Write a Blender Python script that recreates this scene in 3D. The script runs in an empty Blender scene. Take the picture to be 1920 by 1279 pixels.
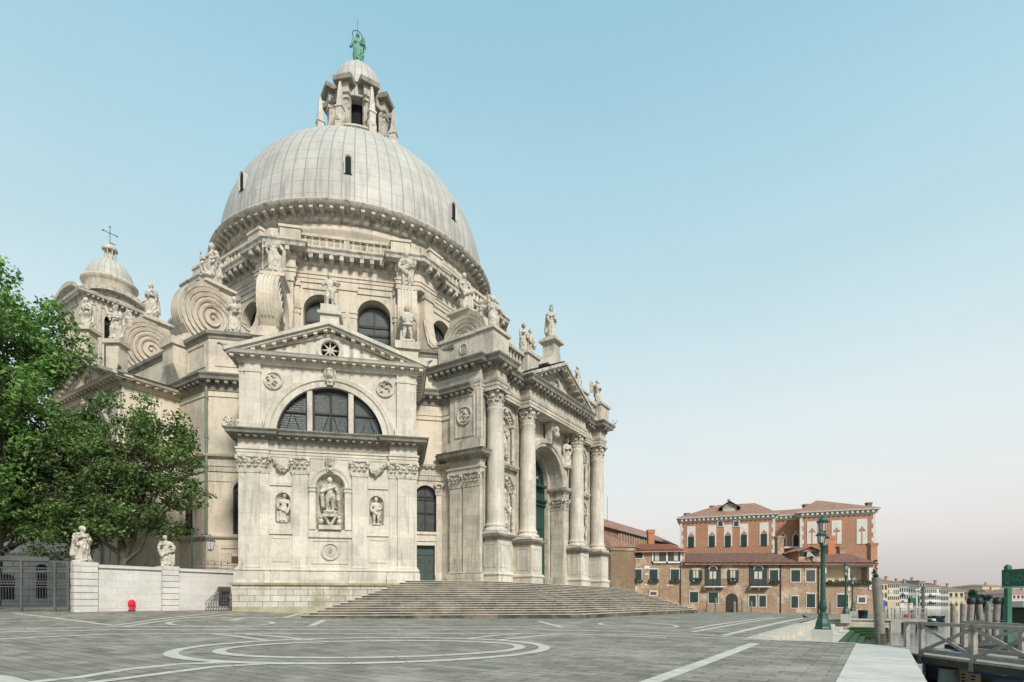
import bpy, bmesh, math, random
import numpy as np
from mathutils import Vector, Matrix
R = math.radians
pi = math.pi
SC = bpy.context.scene
COL = SC.collection

# ---------------------------------------------------------------- camera (eye at the origin, level, shifted upwards)
FP, YH, CX = 1050.0, 1128.0, 960.0
cam = bpy.data.cameras.new('camera')
cam.sensor_fit = 'HORIZONTAL'
cam.sensor_width = 36.0
cam.lens = 36.0 * FP / 1920.0
cam.shift_y = (YH - 639.5) / 1920.0
cam.clip_start = 0.1
cam.clip_end = 6000
camo = bpy.data.objects.new('camera', cam)
camo.rotation_euler = (R(90), 0, 0)
COL.objects.link(camo)
SC.camera = camo
SC.view_settings.view_transform = 'Standard'
SC.view_settings.look = 'None'
SC.view_settings.exposure = 0.1
SC.view_settings.gamma = 1.0
SC.render.engine = 'CYCLES'
SC.cycles.max_bounces = 6
SC.cycles.use_denoising = True

# ---------------------------------------------------------------- sky and sun (soft early light from behind the viewer)
SUN_EL, SUN_AZ = 38.0, 152.0     # azimuth clockwise from +Y
W = bpy.data.worlds.new('World')
SC.world = W
W.use_nodes = True
wn, wl = W.node_tree.nodes, W.node_tree.links
wn.clear()
sky = wn.new('ShaderNodeTexSky')
sky.sky_type = 'NISHITA'
sky.sun_disc = False
sky.sun_elevation = R(SUN_EL)
sky.sun_rotation = R(SUN_AZ)
sky.air_density = 1.0
sky.dust_density = 1.5
sky.ozone_density = 1.0
sky.altitude = 0
# pale dawn gradient by elevation, with a rosy belt above the horizon, laid over the physical sky
tcw = wn.new('ShaderNodeTexCoord'); spw = wn.new('ShaderNodeSeparateXYZ'); wl.new(tcw.outputs['Generated'], spw.inputs[0])
rw = wn.new('ShaderNodeValToRGB'); wl.new(spw.outputs['Z'], rw.inputs[0])
cr = rw.color_ramp; cr.interpolation = 'B_SPLINE'
SKY = [(0.0, (.50, .50, .51)), (.055, (.655, .60, .58)), (.11, (.80, .76, .73)), (.19, (.80, .835, .83)), (.32, (.70, .82, .845)), (.46, (.55, .75, .82)), (.62, (.40, .65, .76)), (.78, (.28, .55, .69)), (1.0, (.22, .47, .62))]
cr.elements[0].position, cr.elements[0].color = SKY[0][0], (*SKY[0][1], 1)
cr.elements[1].position, cr.elements[1].color = SKY[-1][0], (*SKY[-1][1], 1)
for p_, c_ in SKY[1:-1]:
    e_ = cr.elements.new(p_); e_.color = (*c_, 1)
nzw = wn.new('ShaderNodeTexNoise'); nzw.inputs['Scale'].default_value = 1.6; nzw.inputs['Detail'].default_value = 3
mpw = wn.new('ShaderNodeMapping'); mpw.inputs['Scale'].default_value = (1, 1, 3.5); wl.new(tcw.outputs['Generated'], mpw.inputs[0]); wl.new(mpw.outputs[0], nzw.inputs['Vector'])
mrw = wn.new('ShaderNodeMapRange'); mrw.inputs[1].default_value = .3; mrw.inputs[2].default_value = .7; mrw.inputs[3].default_value = .97; mrw.inputs[4].default_value = 1.03; wl.new(nzw.outputs[0], mrw.inputs[0])
bg = wn.new('ShaderNodeBackground'); bg.inputs['Strength'].default_value = 0.06
bg2 = wn.new('ShaderNodeBackground'); wl.new(mrw.outputs[0], bg2.inputs['Strength']); wl.new(rw.outputs[0], bg2.inputs['Color'])
mxw = wn.new('ShaderNodeMixShader'); mxw.inputs[0].default_value = .92
out = wn.new('ShaderNodeOutputWorld')
wl.new(sky.outputs[0], bg.inputs['Color'])
wl.new(bg.outputs[0], mxw.inputs[1]); wl.new(bg2.outputs[0], mxw.inputs[2])
wl.new(mxw.outputs[0], out.inputs['Surface'])

sun = bpy.data.lights.new('sun', 'SUN')
sun.energy = 4.2
sun.angle = R(11)
sun.color = (1.0, 0.925, 0.845)
suno = bpy.data.objects.new('sun', sun)
_d = Vector((math.sin(R(SUN_AZ)) * math.cos(R(SUN_EL)), math.cos(R(SUN_AZ)) * math.cos(R(SUN_EL)), math.sin(R(SUN_EL))))
suno.rotation_euler = _d.to_track_quat('Z', 'Y').to_euler()
COL.objects.link(suno)

# ---------------------------------------------------------------- frames of the church: octagon centre and face directions
A0 = R(11.6894)
CC = (-18.6514, 68.0)
def fr(k):
    a = A0 + k * pi / 4
    T = (math.cos(a), math.sin(a)); N = (math.sin(a), -math.cos(a))
    def g(t, n, z):
        return (CC[0] + t * T[0] + n * N[0], CC[1] + t * T[1] + n * N[1], z)
    return g
F0, F1, FL = fr(0), fr(1), fr(-1)
def WORLD(x, y, z): return (x, y, z)
def shifted(f, t0, n0, z0=0.0, ang=0.0):
    c, s = math.cos(ang), math.sin(ang)
    return lambda t, n, z: f(t0 + t * c - n * s, n0 + t * s + n * c, z0 + z)
def at(px, py, d): return ((px - CX) / FP * d, d, (YH - py) / FP * d)

GP = np.array([[-27.0, 30.0], [-24.4, 31.6], [-19.1, 38.0], [-16.6, 37.5], [-12.7, 33.7], [4.8, 37.3], [20.3, 61.0], [0.0, 10.0], [-9.0, 10.0], [8.0, 10.0], [10.9, 19.5], [0.0, 22.0], [-16.0, 20.0], [-24.0, 22.0], [28.0, 46.0], [22.0, 68.0], [36.0, 68.0], [0.0, 2.0], [-12.0, 2.0], [8.0, 2.0], [-40.0, 30.0], [-40.0, 10.0]])
GW = np.array([-0.014732, -0.011089, -0.009954, -0.004512, 0.019294, -0.00448, 0.005576, 0.003355, 0.002793, 0.005235, -0.004323, 0.003949, 0.005293, 0.006122, -0.002569, -0.002153, 0.004755, -0.002991, 0.000964, -0.012076, 0.000681, 0.010863, -1.674106, -0.012658, 0.011554])
def gz(x, y):
    r = np.hypot(x - GP[:, 0], y - GP[:, 1]); n = len(GP)
    return float(np.sqrt(r * r + 9.0) @ GW[:n] + GW[n] + GW[n + 1] * x + GW[n + 2] * y)
def gpx(px, py):
    d = 4.0
    while d < 120:
        z = (YH - py) / FP * d; x = (px - CX) / FP * d
        if z <= gz(x, d): return (x, d)
        d += 0.05
    return None

# ---------------------------------------------------------------- mesh builder
ORIGIN = {}
class MB:
    def __init__(s, f=WORLD):
        s.v, s.f, s.sm, s.mi, s.fr = [], [], [], [], f
    def add(s, vs, fs, smooth=False, raw=False, m=0):
        o = len(s.v)
        s.v.extend(vs if raw else [s.fr(*p) for p in vs])
        for f in fs:
            s.f.append([i + o for i in f]); s.sm.append(smooth); s.mi.append(m)
        return s
    def box(s, t0, t1, n0, n1, z0, z1, m=0):
        vs = [(t, n, z) for z in (z0, z1) for n in (n0, n1) for t in (t0, t1)]
        return s.add(vs, [(0, 1, 3, 2), (4, 6, 7, 5), (0, 4, 5, 1), (2, 3, 7, 6), (0, 2, 6, 4), (1, 5, 7, 3)], m=m)
    def frus(s, t0, t1, n0, n1, z0, z1, dt, dn, dn0=0.0, m=0):
        vs = [(t0, n0, z0), (t1, n0, z0), (t0, n1, z0), (t1, n1, z0), (t0 - dt, n0 - dn0, z1), (t1 + dt, n0 - dn0, z1), (t0 - dt, n1 + dn, z1), (t1 + dt, n1 + dn, z1)]
        return s.add(vs, [(0, 1, 3, 2), (4, 6, 7, 5), (0, 4, 5, 1), (2, 3, 7, 6), (0, 2, 6, 4), (1, 5, 7, 3)], m=m)
    def prism(s, base, off, smooth=False, m=0):
        n = len(base)
        top = [(p[0] + off[0], p[1] + off[1], p[2] + off[2]) for p in base]
        return s.add(list(base) + top, [list(range(n)), list(range(2 * n - 1, n - 1, -1))] + [(i, (i + 1) % n, n + (i + 1) % n, n + i) for i in range(n)], smooth, m=m)
    def lathe(s, c, prof, seg=16, smooth=True, a0=0.0, a1=2 * pi, m=0, sx=1.0, sy=1.0):
        full = abs(a1 - a0 - 2 * pi) < 1e-6
        k = seg if full else seg + 1
        vs, fs = [], []
        for r, z in prof:
            for i in range(k):
                a = a0 + (a1 - a0) * i / seg
                vs.append((c[0] + r * math.cos(a) * sx, c[1] + r * math.sin(a) * sy, c[2] + z))
        for j in range(len(prof) - 1):
            for i in range(seg):
                i2 = (i + 1) % k
                fs.append((j * k + i, j * k + i2, (j + 1) * k + i2, (j + 1) * k + i))
        s.add(vs, fs, smooth, m=m)
        if full:
            for j in (0, len(prof) - 1):
                if prof[j][0] > 1e-4: s.add(vs[j * k:(j + 1) * k], [list(range(k))], m=m)
        return s
    def sweep(s, path, prof, closed=False, m=0, cap=True):
        n = len(path); k = len(prof); vs, fs = [], []
        for i in range(n):
            p = path[i]
            pr = path[i - 1] if (i > 0 or closed) else None
            nx = path[(i + 1) % n] if (i < n - 1 or closed) else None
            def nd(a, b):
                dx, dy = b[0] - a[0], b[1] - a[1]; L = math.hypot(dx, dy) or 1
                return (-dy / L, dx / L)
            if pr is None: mm = nd(p, nx)
            elif nx is None: mm = nd(pr, p)
            else:
                a, b = nd(pr, p), nd(p, nx)
                q = 1 + a[0] * b[0] + a[1] * b[1]
                q = max(q, 0.2)
                mm = ((a[0] + b[0]) / q, (a[1] + b[1]) / q)
            for o, z in prof: vs.append((p[0] + mm[0] * o, p[1] + mm[1] * o, z))
        for i in range(n if closed else n - 1):
            j = (i + 1) % n
            for q in range(k):
                q2 = (q + 1) % k
                fs.append((i * k + q, j * k + q, j * k + q2, i * k + q2))
        if not closed and cap:
            fs.append(tuple(range(k))); fs.append(tuple((n - 1) * k + q for q in range(k)))
        return s.add(vs, fs, m=m)
    def mods(s, path, o0, o1, z0, z1, w, sp, closed=False, m=0):
        n = len(path)
        for i in range(n if closed else n - 1):
            a, b = path[i], path[(i + 1) % n]
            dx, dy = b[0] - a[0], b[1] - a[1]; L = math.hypot(dx, dy)
            if L < w * 1.2: continue
            ux, uy = dx / L, dy / L; nx, ny = -uy, ux
            c = max(1, int(round(L / sp)))
            for q in range(c):
                u = L * (q + .5) / c
                P = lambda e, o, z: (a[0] + ux * (u + e) + nx * o, a[1] + uy * (u + e) + ny * o, z)
                vs = [P(-w / 2, o0, z0), P(w / 2, o0, z0), P(w / 2, o1, z0 + (z1 - z0) * .25), P(-w / 2, o1, z0 + (z1 - z0) * .25), P(-w / 2, o0, z1), P(w / 2, o0, z1), P(w / 2, o1, z1), P(-w / 2, o1, z1)]
                s.add(vs, [(0, 1, 2, 3), (4, 7, 6, 5), (0, 4, 5, 1), (1, 5, 6, 2), (2, 6, 7, 3), (3, 7, 4, 0)], m=m)
        return s
    def tube(s, pts, rad, seg=8, smooth=True, caps=True, m=0):
        pts = [Vector(p) for p in pts]; n = len(pts)
        rr = rad if isinstance(rad, (list, tuple)) else [rad] * n
        vs, fs = [], []
        up = Vector((0, 0, 1))
        for i, p in enumerate(pts):
            d = (pts[min(i + 1, n - 1)] - pts[max(i - 1, 0)])
            d = d.normalized() if d.length > 1e-9 else up
            ref = up if abs(d.z) < .9 else Vector((1, 0, 0))
            a = d.cross(ref).normalized(); b = d.cross(a)
            for q in range(seg):
                w = 2 * pi * q / seg
                vs.append(tuple(p + a * (rr[i] * math.cos(w)) + b * (rr[i] * math.sin(w))))
        for i in range(n - 1):
            for q in range(seg):
                q2 = (q + 1) % seg
                fs.append((i * seg + q, i * seg + q2, (i + 1) * seg + q2, (i + 1) * seg + q))
        s.add(vs, fs, smooth, m=m)
        if caps: s.add(vs[:seg] + vs[-seg:], [tuple(range(seg)), tuple(range(2 * seg - 1, seg - 1, -1))], m=m)
        return s
    def ball(s, c, r, seg=8, rings=5, sz=1.0, m=0):
        prof = [(max(r * math.sin(pi * j / rings), 1e-5), -r * sz * math.cos(pi * j / rings)) for j in range(rings + 1)]
        return s.lathe(c, prof, seg, m=m)
    def holed(s, outer, holes, fn, m=0):
        """planar sheet with holes; outer/holes are 2-D loops, fn maps (a,b) to local coordinates"""
        bm = bmesh.new(); ed = []
        for lp in [outer] + list(holes):
            vv = [bm.verts.new((p[0], p[1], 0)) for p in lp]
            for i in range(len(vv)): ed.append(bm.edges.new((vv[i], vv[(i + 1) % len(vv)])))
        bmesh.ops.triangle_fill(bm, use_beauty=True, use_dissolve=False, edges=ed)
        bm.verts.index_update()
        s.add([fn(v.co.x, v.co.y) for v in bm.verts], [tuple(v.index for v in f.verts) for f in bm.faces], m=m)
        bm.free(); return s
    def band(s, l0, l1, closed=True, smooth=False, m=0):
        n = len(l0)
        return s.add(list(l0) + list(l1), [(i, (i + 1) % n, n + (i + 1) % n, n + i) for i in range(n if closed else n - 1)], smooth, m=m)
    def build(s, name, mats, parent=None, recalc=True, uvf=None, uvv=None):
        if not isinstance(mats, (list, tuple)): mats = [mats]
        me = bpy.data.meshes.new(name)
        V = np.array(s.v, dtype=float)
        if parent is not None:
            off = ORIGIN[parent.name]
        else:
            lo, hi = V.min(0), V.max(0); off = ((lo[0] + hi[0]) / 2, (lo[1] + hi[1]) / 2, lo[2])
        wv = s.v
        me.from_pydata([(p[0] - off[0], p[1] - off[1], p[2] - off[2]) for p in wv], [], s.f)
        for m_ in mats: me.materials.append(m_)
        me.polygons.foreach_set('use_smooth', s.sm)
        if len(mats) > 1: me.polygons.foreach_set('material_index', s.mi)
        if recalc:
            bm = bmesh.new(); bm.from_mesh(me)
            bmesh.ops.recalc_face_normals(bm, faces=bm.faces)
            bm.to_mesh(me); bm.free()
        uv = me.uv_layers.new(name='UVMap')
        L = len(me.loops)
        vi = np.empty(L, dtype=np.int32); me.loops.foreach_get('vertex_index', vi)
        if uvv is not None:
            U = np.array(uvv, dtype=np.float32)[vi]
        elif uvf is not None:
            U = np.array([uvf(*wv[i]) for i in vi], dtype=np.float32)
        else:
            nn = np.empty(len(me.polygons) * 3, dtype=np.float32); me.polygons.foreach_get('normal', nn); nn = nn.reshape(-1, 3)
            lt = np.empty(len(me.polygons), dtype=np.int32); me.polygons.foreach_get('loop_total', lt)
            fi = np.repeat(np.arange(len(lt)), lt)
            N = nn[fi]; X = V[vi]
            h = np.stack([-N[:, 1], N[:, 0]], 1); hl = np.linalg.norm(h, axis=1); flat = hl < .5
            h = h / np.maximum(hl, 1e-6)[:, None]
            U = np.stack([X[:, 0] * h[:, 0] + X[:, 1] * h[:, 1], X[:, 2]], 1)
            U[flat] = X[flat][:, :2]
            U = U.astype(np.float32)
        uv.data.foreach_set('uv', U.ravel())
        me.update()
        o = bpy.data.objects.new(name, me)
        COL.objects.link(o)
        if parent is not None: o.parent = parent
        else: o.location = off
        ORIGIN[o.name] = off
        return o

def thing(name, label, cat, loc, group=None):
    o = bpy.data.objects.new(name, None); COL.objects.link(o)
    o.location = loc; o.empty_display_size = 0.3
    ORIGIN[o.name] = tuple(loc)
    return tag(o, label, cat, group)
def tag(o, label, cat, group=None):
    o['label'] = label; o['category'] = cat
    if group: o['group'] = group
    return o
def struct(o, kind='structure'):
    o['kind'] = kind; return o
def arc(c, r, a0, a1, n, ry=None):
    ry = r if ry is None else ry
    return [(c[0] + r * math.cos(a0 + (a1 - a0) * i / n), c[1] + ry * math.sin(a0 + (a1 - a0) * i / n)) for i in range(n + 1)]
def archloop(tc, hw, zb, zs, n=14, rise=None):
    """loop of a round-headed opening, counter-clockwise from bottom left"""
    return [(tc - hw, zb), (tc + hw, zb)] + arc((tc, zs), hw, 0, pi, n, rise)

# ---------------------------------------------------------------- materials
def mat(name, c1, c2=None, rough=.8, scale=.6, detail=6, bump=.15, bscale=6.0, streak=0.0, scol=(.1, .1, .09), joint=None, jcol=None, jdark=.55,
        stain=0.0, stcol=(.2, .2, .12), stscale=.35, metal=0.0, spec=.3, coords='Object', jbump=.4, jvar=.0, stpos=.52, grain=.12):
    m = bpy.data.materials.new(name); m.use_nodes = True
    nt = m.node_tree; N, Lk = nt.nodes, nt.links; N.clear()
    o = N.new('ShaderNodeOutputMaterial'); b = N.new('ShaderNodeBsdfPrincipled')
    Lk.new(b.outputs[0], o.inputs[0])
    b.inputs['Roughness'].default_value = rough; b.inputs['Metallic'].default_value = metal
    b.inputs['Specular IOR Level'].default_value = spec
    tc = N.new('ShaderNodeTexCoord'); geo = N.new('ShaderNodeNewGeometry')
    src = geo.outputs['Position'] if coords == 'Object' else tc.outputs['UV']
    def noise(sc, det=4, vec=None, rgh=.6):
        n = N.new('ShaderNodeTexNoise'); n.inputs['Scale'].default_value = sc; n.inputs['Detail'].default_value = det; n.inputs['Roughness'].default_value = rgh
        Lk.new(vec or src, n.inputs['Vector']); return n.outputs[0]
    def ramp(f, a, c):
        r = N.new('ShaderNodeMapRange'); r.inputs[1].default_value = a; r.inputs[2].default_value = c
        Lk.new(f, r.inputs[0]); return r.outputs[0]
    def mix(f, a, c, mode='MIX'):
        x = N.new('ShaderNodeMix'); x.data_type = 'RGBA'; x.blend_type = mode
        if isinstance(f, float): x.inputs[0].default_value = f
        else: Lk.new(f, x.inputs[0])
        for i, q in ((6, a), (7, c)):
            if isinstance(q, tuple): x.inputs[i].default_value = (*q, 1)
            else: Lk.new(q, x.inputs[i])
        return x.outputs[2]
    def mul(a, k):
        x = N.new('ShaderNodeMath'); x.operation = 'MULTIPLY'; Lk.new(a, x.inputs[0])
        if isinstance(k, float): x.inputs[1].default_value = k
        else: Lk.new(k, x.inputs[1])
        return x.outputs[0]
    c2 = c2 or tuple(v * .8 for v in c1)
    col = mix(ramp(noise(scale, detail), .35, .68), c1, c2)
    gr = N.new('ShaderNodeMapRange'); gr.inputs[1].default_value = .3; gr.inputs[2].default_value = .7; gr.inputs[3].default_value = 1 - grain; gr.inputs[4].default_value = 1 + grain * .6
    Lk.new(noise(4.5, 8, None, .75), gr.inputs[0]); cg_ = N.new('ShaderNodeCombineColor')
    for i in range(3): Lk.new(gr.outputs[0], cg_.inputs[i])
    col = mix(1.0, col, cg_.outputs[0], 'MULTIPLY')
    hgt = noise(bscale, 5)
    if joint:
        br = N.new('ShaderNodeTexBrick')
        mp = N.new('ShaderNodeMapping'); Lk.new(tc.outputs['UV'], mp.inputs[0])
        Lk.new(mp.outputs[0], br.inputs['Vector'])
        br.inputs['Scale'].default_value = 1.0
        br.inputs['Brick Width'].default_value = joint[0]; br.inputs['Row Height'].default_value = joint[1]; br.inputs['Mortar Size'].default_value = joint[2]
        br.inputs['Mortar Smooth'].default_value = .2
        br.inputs['Color1'].default_value = (1, 1, 1, 1); v = 1 - jvar
        br.inputs['Color2'].default_value = (v, v, v, 1)
        jd = jdark
        br.inputs['Mortar'].default_value = (jd, jd, jd, 1) if jcol is None else (1, 1, 1, 1)
        br.offset = .5
        col = mix(1.0, col, br.outputs['Color'], 'MULTIPLY')
        if jcol is not None: col = mix(br.outputs['Fac'], col, jcol)
        inv = N.new('ShaderNodeMath'); inv.operation = 'MULTIPLY_ADD'; Lk.new(br.outputs['Fac'], inv.inputs[0]); inv.inputs[1].default_value = -jbump * 3; Lk.new(hgt, inv.inputs[2])
        hgt = inv.outputs[0]
    if streak > 0:
        mp2 = N.new('ShaderNodeMapping'); Lk.new(tc.outputs['UV'], mp2.inputs[0]); mp2.inputs['Scale'].default_value = (1.7, .16, 1)
        f1 = ramp(noise(1.6, 5, mp2.outputs[0], .65), .5, .72)
        f2 = ramp(noise(.22, 3), .38, .62)
        col = mix(mul(mul(f1, f2), streak), col, scol)
        mp3 = N.new('ShaderNodeMapping'); Lk.new(tc.outputs['UV'], mp3.inputs[0]); mp3.inputs['Scale'].default_value = (5.5, .45, 1)
        f3 = ramp(noise(1.0, 4, mp3.outputs[0], .6), .52, .7); f4 = ramp(noise(.5, 4), .45, .6)
        col = mix(mul(mul(f3, f4), streak * .6), col, scol)
    if stain > 0:
        f1 = ramp(noise(stscale, 7, None, .7), stpos, stpos + .14)
        col = mix(mul(f1, stain), col, stcol)
    Lk.new(col, b.inputs['Base Color'])
    if bump > 0:
        bp = N.new('ShaderNodeBump'); bp.inputs['Strength'].default_value = bump; bp.inputs['Distance'].default_value = .05
        Lk.new(hgt, bp.inputs['Height']); Lk.new(bp.outputs[0], b.inputs['Normal'])
    return m

M = {}
M['stone'] = mat('istrian_stone', (.62, .565, .47), (.50, .455, .375), scale=.45, streak=1.0, scol=(.14, .13, .11), joint=(1.15, .62, .010), jdark=.58, jvar=.2, jbump=.2, stain=.6, stcol=(.25, .235, .20), stscale=.5, stpos=.52, grain=.17)
M['white'] = mat('white_stone', (.66, .61, .52), (.55, .51, .435), scale=.5, streak=.85, scol=(.19, .18, .15), stain=.5, stcol=(.32, .30, .265), stscale=.55, joint=(1.3, 1.5, .008), jdark=.62, jvar=.2, jbump=.15, grain=.16)
M['carved'] = mat('carved_stone', (.60, .555, .47), (.42, .385, .32), scale=2.2, streak=.5, scol=(.09, .085, .075), stain=.7, stcol=(.10, .095, .085), stscale=1.6, bump=.3, bscale=9, stpos=.5, grain=.25)
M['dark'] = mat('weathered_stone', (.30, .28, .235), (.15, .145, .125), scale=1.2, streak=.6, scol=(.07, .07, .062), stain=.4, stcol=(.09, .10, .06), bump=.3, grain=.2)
M['plaster'] = mat('cream_plaster', (.63, .56, .445), (.54, .475, .37), scale=.25, streak=.8, scol=(.22, .21, .18), stain=.65, stcol=(.30, .285, .25), stscale=.25, stpos=.5, bump=.1, grain=.1)
M['drumst'] = mat('drum_stone', (.62, .55, .44), (.51, .45, .36), scale=.5, streak=.85, scol=(.17, .16, .135), joint=(1.6, .8, .009), jdark=.72, jvar=.08, stain=.5, stcol=(.28, .26, .22), stscale=.5, grain=.15)
M['lead'] = mat('lead_sheet', (.50, .49, .455), (.42, .415, .395), rough=.55, scale=.35, streak=.0, bump=.15, bscale=2, stain=.2, stcol=(.36, .355, .345), stscale=.5)
M['leadgrey'] = mat('dark_lead', (.25, .27, .275), (.17, .185, .19), rough=.5, scale=.6, streak=.3)
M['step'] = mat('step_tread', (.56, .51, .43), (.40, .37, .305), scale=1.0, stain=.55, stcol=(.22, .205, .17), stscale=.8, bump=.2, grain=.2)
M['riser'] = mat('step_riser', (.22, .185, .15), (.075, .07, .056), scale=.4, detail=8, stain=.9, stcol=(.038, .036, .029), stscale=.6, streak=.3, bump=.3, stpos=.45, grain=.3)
M['glass'] = mat('leaded_glass', (.075, .09, .085), (.045, .055, .052), rough=.22, spec=.5, joint=(.16, .16, .012), jdark=.35, bump=.25, bscale=14)
M['ironframe'] = mat('dark_window_frame', (.035, .03, .028), rough=.6, bump=.05)
M['iron'] = mat('wrought_iron', (.10, .10, .095), (.07, .07, .066), rough=.6, bump=.1)
M['doorgreen'] = mat('green_door_paint', (.02, .06, .054), (.016, .046, .042), rough=.5, bump=.15, streak=.3, scol=(.02, .04, .035))
M['sidedoor'] = mat('grey_green_door', (.055, .085, .075), (.045, .07, .06), rough=.6, bump=.1)
M['lampgreen'] = mat('lamp_green', (.012, .075, .055), (.010, .055, .042), rough=.4, bump=.05, spec=.5)
M['copper'] = mat('verdigris', (.17, .36, .26), (.08, .21, .15), scale=2.5, rough=.7, bump=.3, stain=.4, stcol=(.04, .09, .065), stscale=1.2)
M['rust'] = mat('downpipe_green', (.18, .23, .17), (.14, .17, .12), rough=.6)
M['dark_in'] = mat('dark_interior', (.012, .016, .018), rough=.9, bump=0)
M['pave'] = mat('trachyte_paving', (.33, .31, .255), (.225, .215, .18), rough=.85, scale=.9, detail=7, joint=(.86, .36, .016), jdark=.42, jvar=.34, bump=.4, bscale=9, stain=.55, stcol=(.40, .38, .325), stscale=.35, jbump=.5, grain=.22, spec=.12)
M['band'] = mat('white_paving_band', (.55, .53, .465), (.44, .42, .365), rough=.85, scale=1.6, joint=(50, 1.25, .018), jdark=.45, stain=.5, stcol=(.33, .32, .28), stscale=1.0, bump=.15, grain=.15, spec=.12)
M['quay'] = mat('quay_stone', (.55, .535, .485), (.45, .44, .395), rough=.85, scale=.8, joint=(50, 1.7, .010), jdark=.5, jvar=.12, bump=.25, stain=.4, stcol=(.38, .37, .335), stscale=.8, grain=.14, spec=.12)
M['quayside'] = mat('quay_face', (.36, .34, .29), (.22, .21, .17), scale=1, joint=(1.1, .35, .02), stain=.6, stcol=(.07, .09, .04), stscale=.9)
M['algae'] = mat('algae_stone', (.022, .07, .012), (.012, .035, .010), scale=1.5, rough=.5, bump=.4, bscale=12)
M['wallst'] = mat('garden_wall_stone', (.62, .60, .555), (.53, .515, .47), scale=.8, joint=(1.25, .42, .009), jdark=.72, jvar=.10, streak=.3, scol=(.30, .30, .28), stain=.2, stcol=(.42, .42, .40), bump=.2)
M['podium'] = mat('podium_stone', (.60, .56, .485), (.46, .43, .365), scale=.8, joint=(.98, .42, .020), jdark=.3, jvar=.2, streak=.6, scol=(.2, .19, .15), stain=.6, stcol=(.21, .195, .10), stscale=.4, bump=.35, stpos=.52, grain=.18)
M['moss'] = mat('mossy_stone', (.42, .40, .31), (.25, .235, .11), scale=.55, detail=8, stain=.7, stcol=(.17, .155, .05), stscale=.7, bump=.4)
M['brick'] = mat('old_brick', (.34, .185, .105), (.43, .30, .195), scale=.4, detail=8, joint=(.27, .08, .012), jcol=(.38, .305, .225), jvar=.5, bump=.35, stain=.8, stcol=(.52, .43, .32), stscale=.6, grain=.38)
M['brickred'] = mat('red_brick', (.49, .235, .135), (.40, .18, .10), scale=.5, joint=(.26, .075, .010), jcol=(.44, .29, .205), jvar=.3, bump=.2, stain=.55, stcol=(.35, .225, .155), stscale=.5, grain=.25)
M['brickdark'] = mat('dark_brick', (.25, .16, .095), (.17, .115, .072), scale=.6, joint=(.26, .075, .01), jcol=(.25, .19, .13), jvar=.35, stain=.45, stcol=(.33, .25, .165), stscale=.6, streak=.4, grain=.3)
M['trim'] = mat('white_trim', (.66, .64, .59), (.58, .56, .51), scale=2, stain=.2, stcol=(.45, .44, .41), bump=.1)
M['shutter'] = mat('dark_green_shutter', (.022, .042, .036), (.018, .034, .03), rough=.6, bump=.1)
M['shuttergrey'] = mat('grey_shutter', (.075, .075, .075), (.06, .06, .06), rough=.7)
M['pane'] = mat('window_pane', (.05, .06, .06), rough=.1, spec=.6, bump=0)
M['curtain'] = mat('pale_curtain', (.50, .47, .40), (.43, .40, .33), scale=3, rough=.9)
M['wood'] = mat('grey_wood', (.38, .36, .31), (.26, .245, .21), scale=3, bump=.3, streak=.5, scol=(.12, .115, .1), grain=.25)
M['wooddk'] = mat('dark_wet_wood', (.085, .075, .06), (.05, .05, .045), scale=2, bump=.4)
M['post'] = mat('mooring_post', (.27, .25, .21), (.18, .165, .14), scale=3, bump=.3, streak=.7, scol=(.09, .085, .075), grain=.25)
M['pile'] = mat('concrete_pile', (.36, .38, .35), (.2, .25, .22), scale=1.2, bump=.3, stain=.5, stcol=(.10, .17, .14))
M['bluecover'] = mat('blue_boat_cover', (.02, .15, .45), (.012, .09, .28), scale=1.5, rough=.45, bump=.25, bscale=4)
M['navy'] = mat('navy_hull', (.012, .02, .045), (.008, .012, .03), rough=.2, spec=.6, bump=0)
M['cream'] = mat('cream_paint', (.72, .62, .44), (.66, .56, .39), scale=3, bump=.05)
M['redpaint'] = mat('red_hydrant_paint', (.62, .02, .03), (.52, .015, .025), rough=.4, bump=.05)
M['orange'] = mat('orange_plaster', (.46, .20, .11), (.38, .16, .085), bump=.1, stain=.4, stcol=(.30, .16, .11))
M['pinkplaster'] = mat('pale_pink_plaster', (.60, .53, .46), (.53, .46, .40), scale=.3, streak=.4, scol=(.3, .29, .27), stain=.25, stcol=(.4, .38, .35))
M['rustic'] = mat('rusticated_stone', (.50, .49, .46), (.38, .375, .35), scale=.9, joint=(1.3, .48, .03), jdark=.35, jvar=.15, streak=.3, bump=.3)
M['black'] = mat('black_cap', (.02, .022, .025), rough=.5, bump=.1)
M['bark'] = mat('bark', (.10, .085, .06), (.06, .052, .038), scale=5, bump=.5)
M['opening'] = mat('dark_opening', (.055, .058, .058), rough=.7, bump=0)
def emit(name, c, s):
    m = mat(name, (.10, .03, .015), bump=0); b = [n for n in m.node_tree.nodes if n.type == 'BSDF_PRINCIPLED'][0]
    b.inputs['Emission Color'].default_value = (*c, 1); b.inputs['Emission Strength'].default_value = s
    return m
M['litwin'] = emit('lit_window', (1.0, .45, .15), .10)
# ================================================================ the basilica
ZL = 1.5        # landing in front of the doors
church = thing('basilica', 'domed white stone basilica with scroll buttresses and a columned entrance', 'church', (CC[0], CC[1], -1.0))
def LK(k, t, n):
    d = k * pi / 4
    return (t * math.cos(d) + n * math.sin(d), -t * math.sin(d) + n * math.cos(d))
def octo(a, k0=-4, k1=4):
    return [LK(k, -a * math.tan(pi / 8), a) for k in range(k0, k1)]

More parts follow.
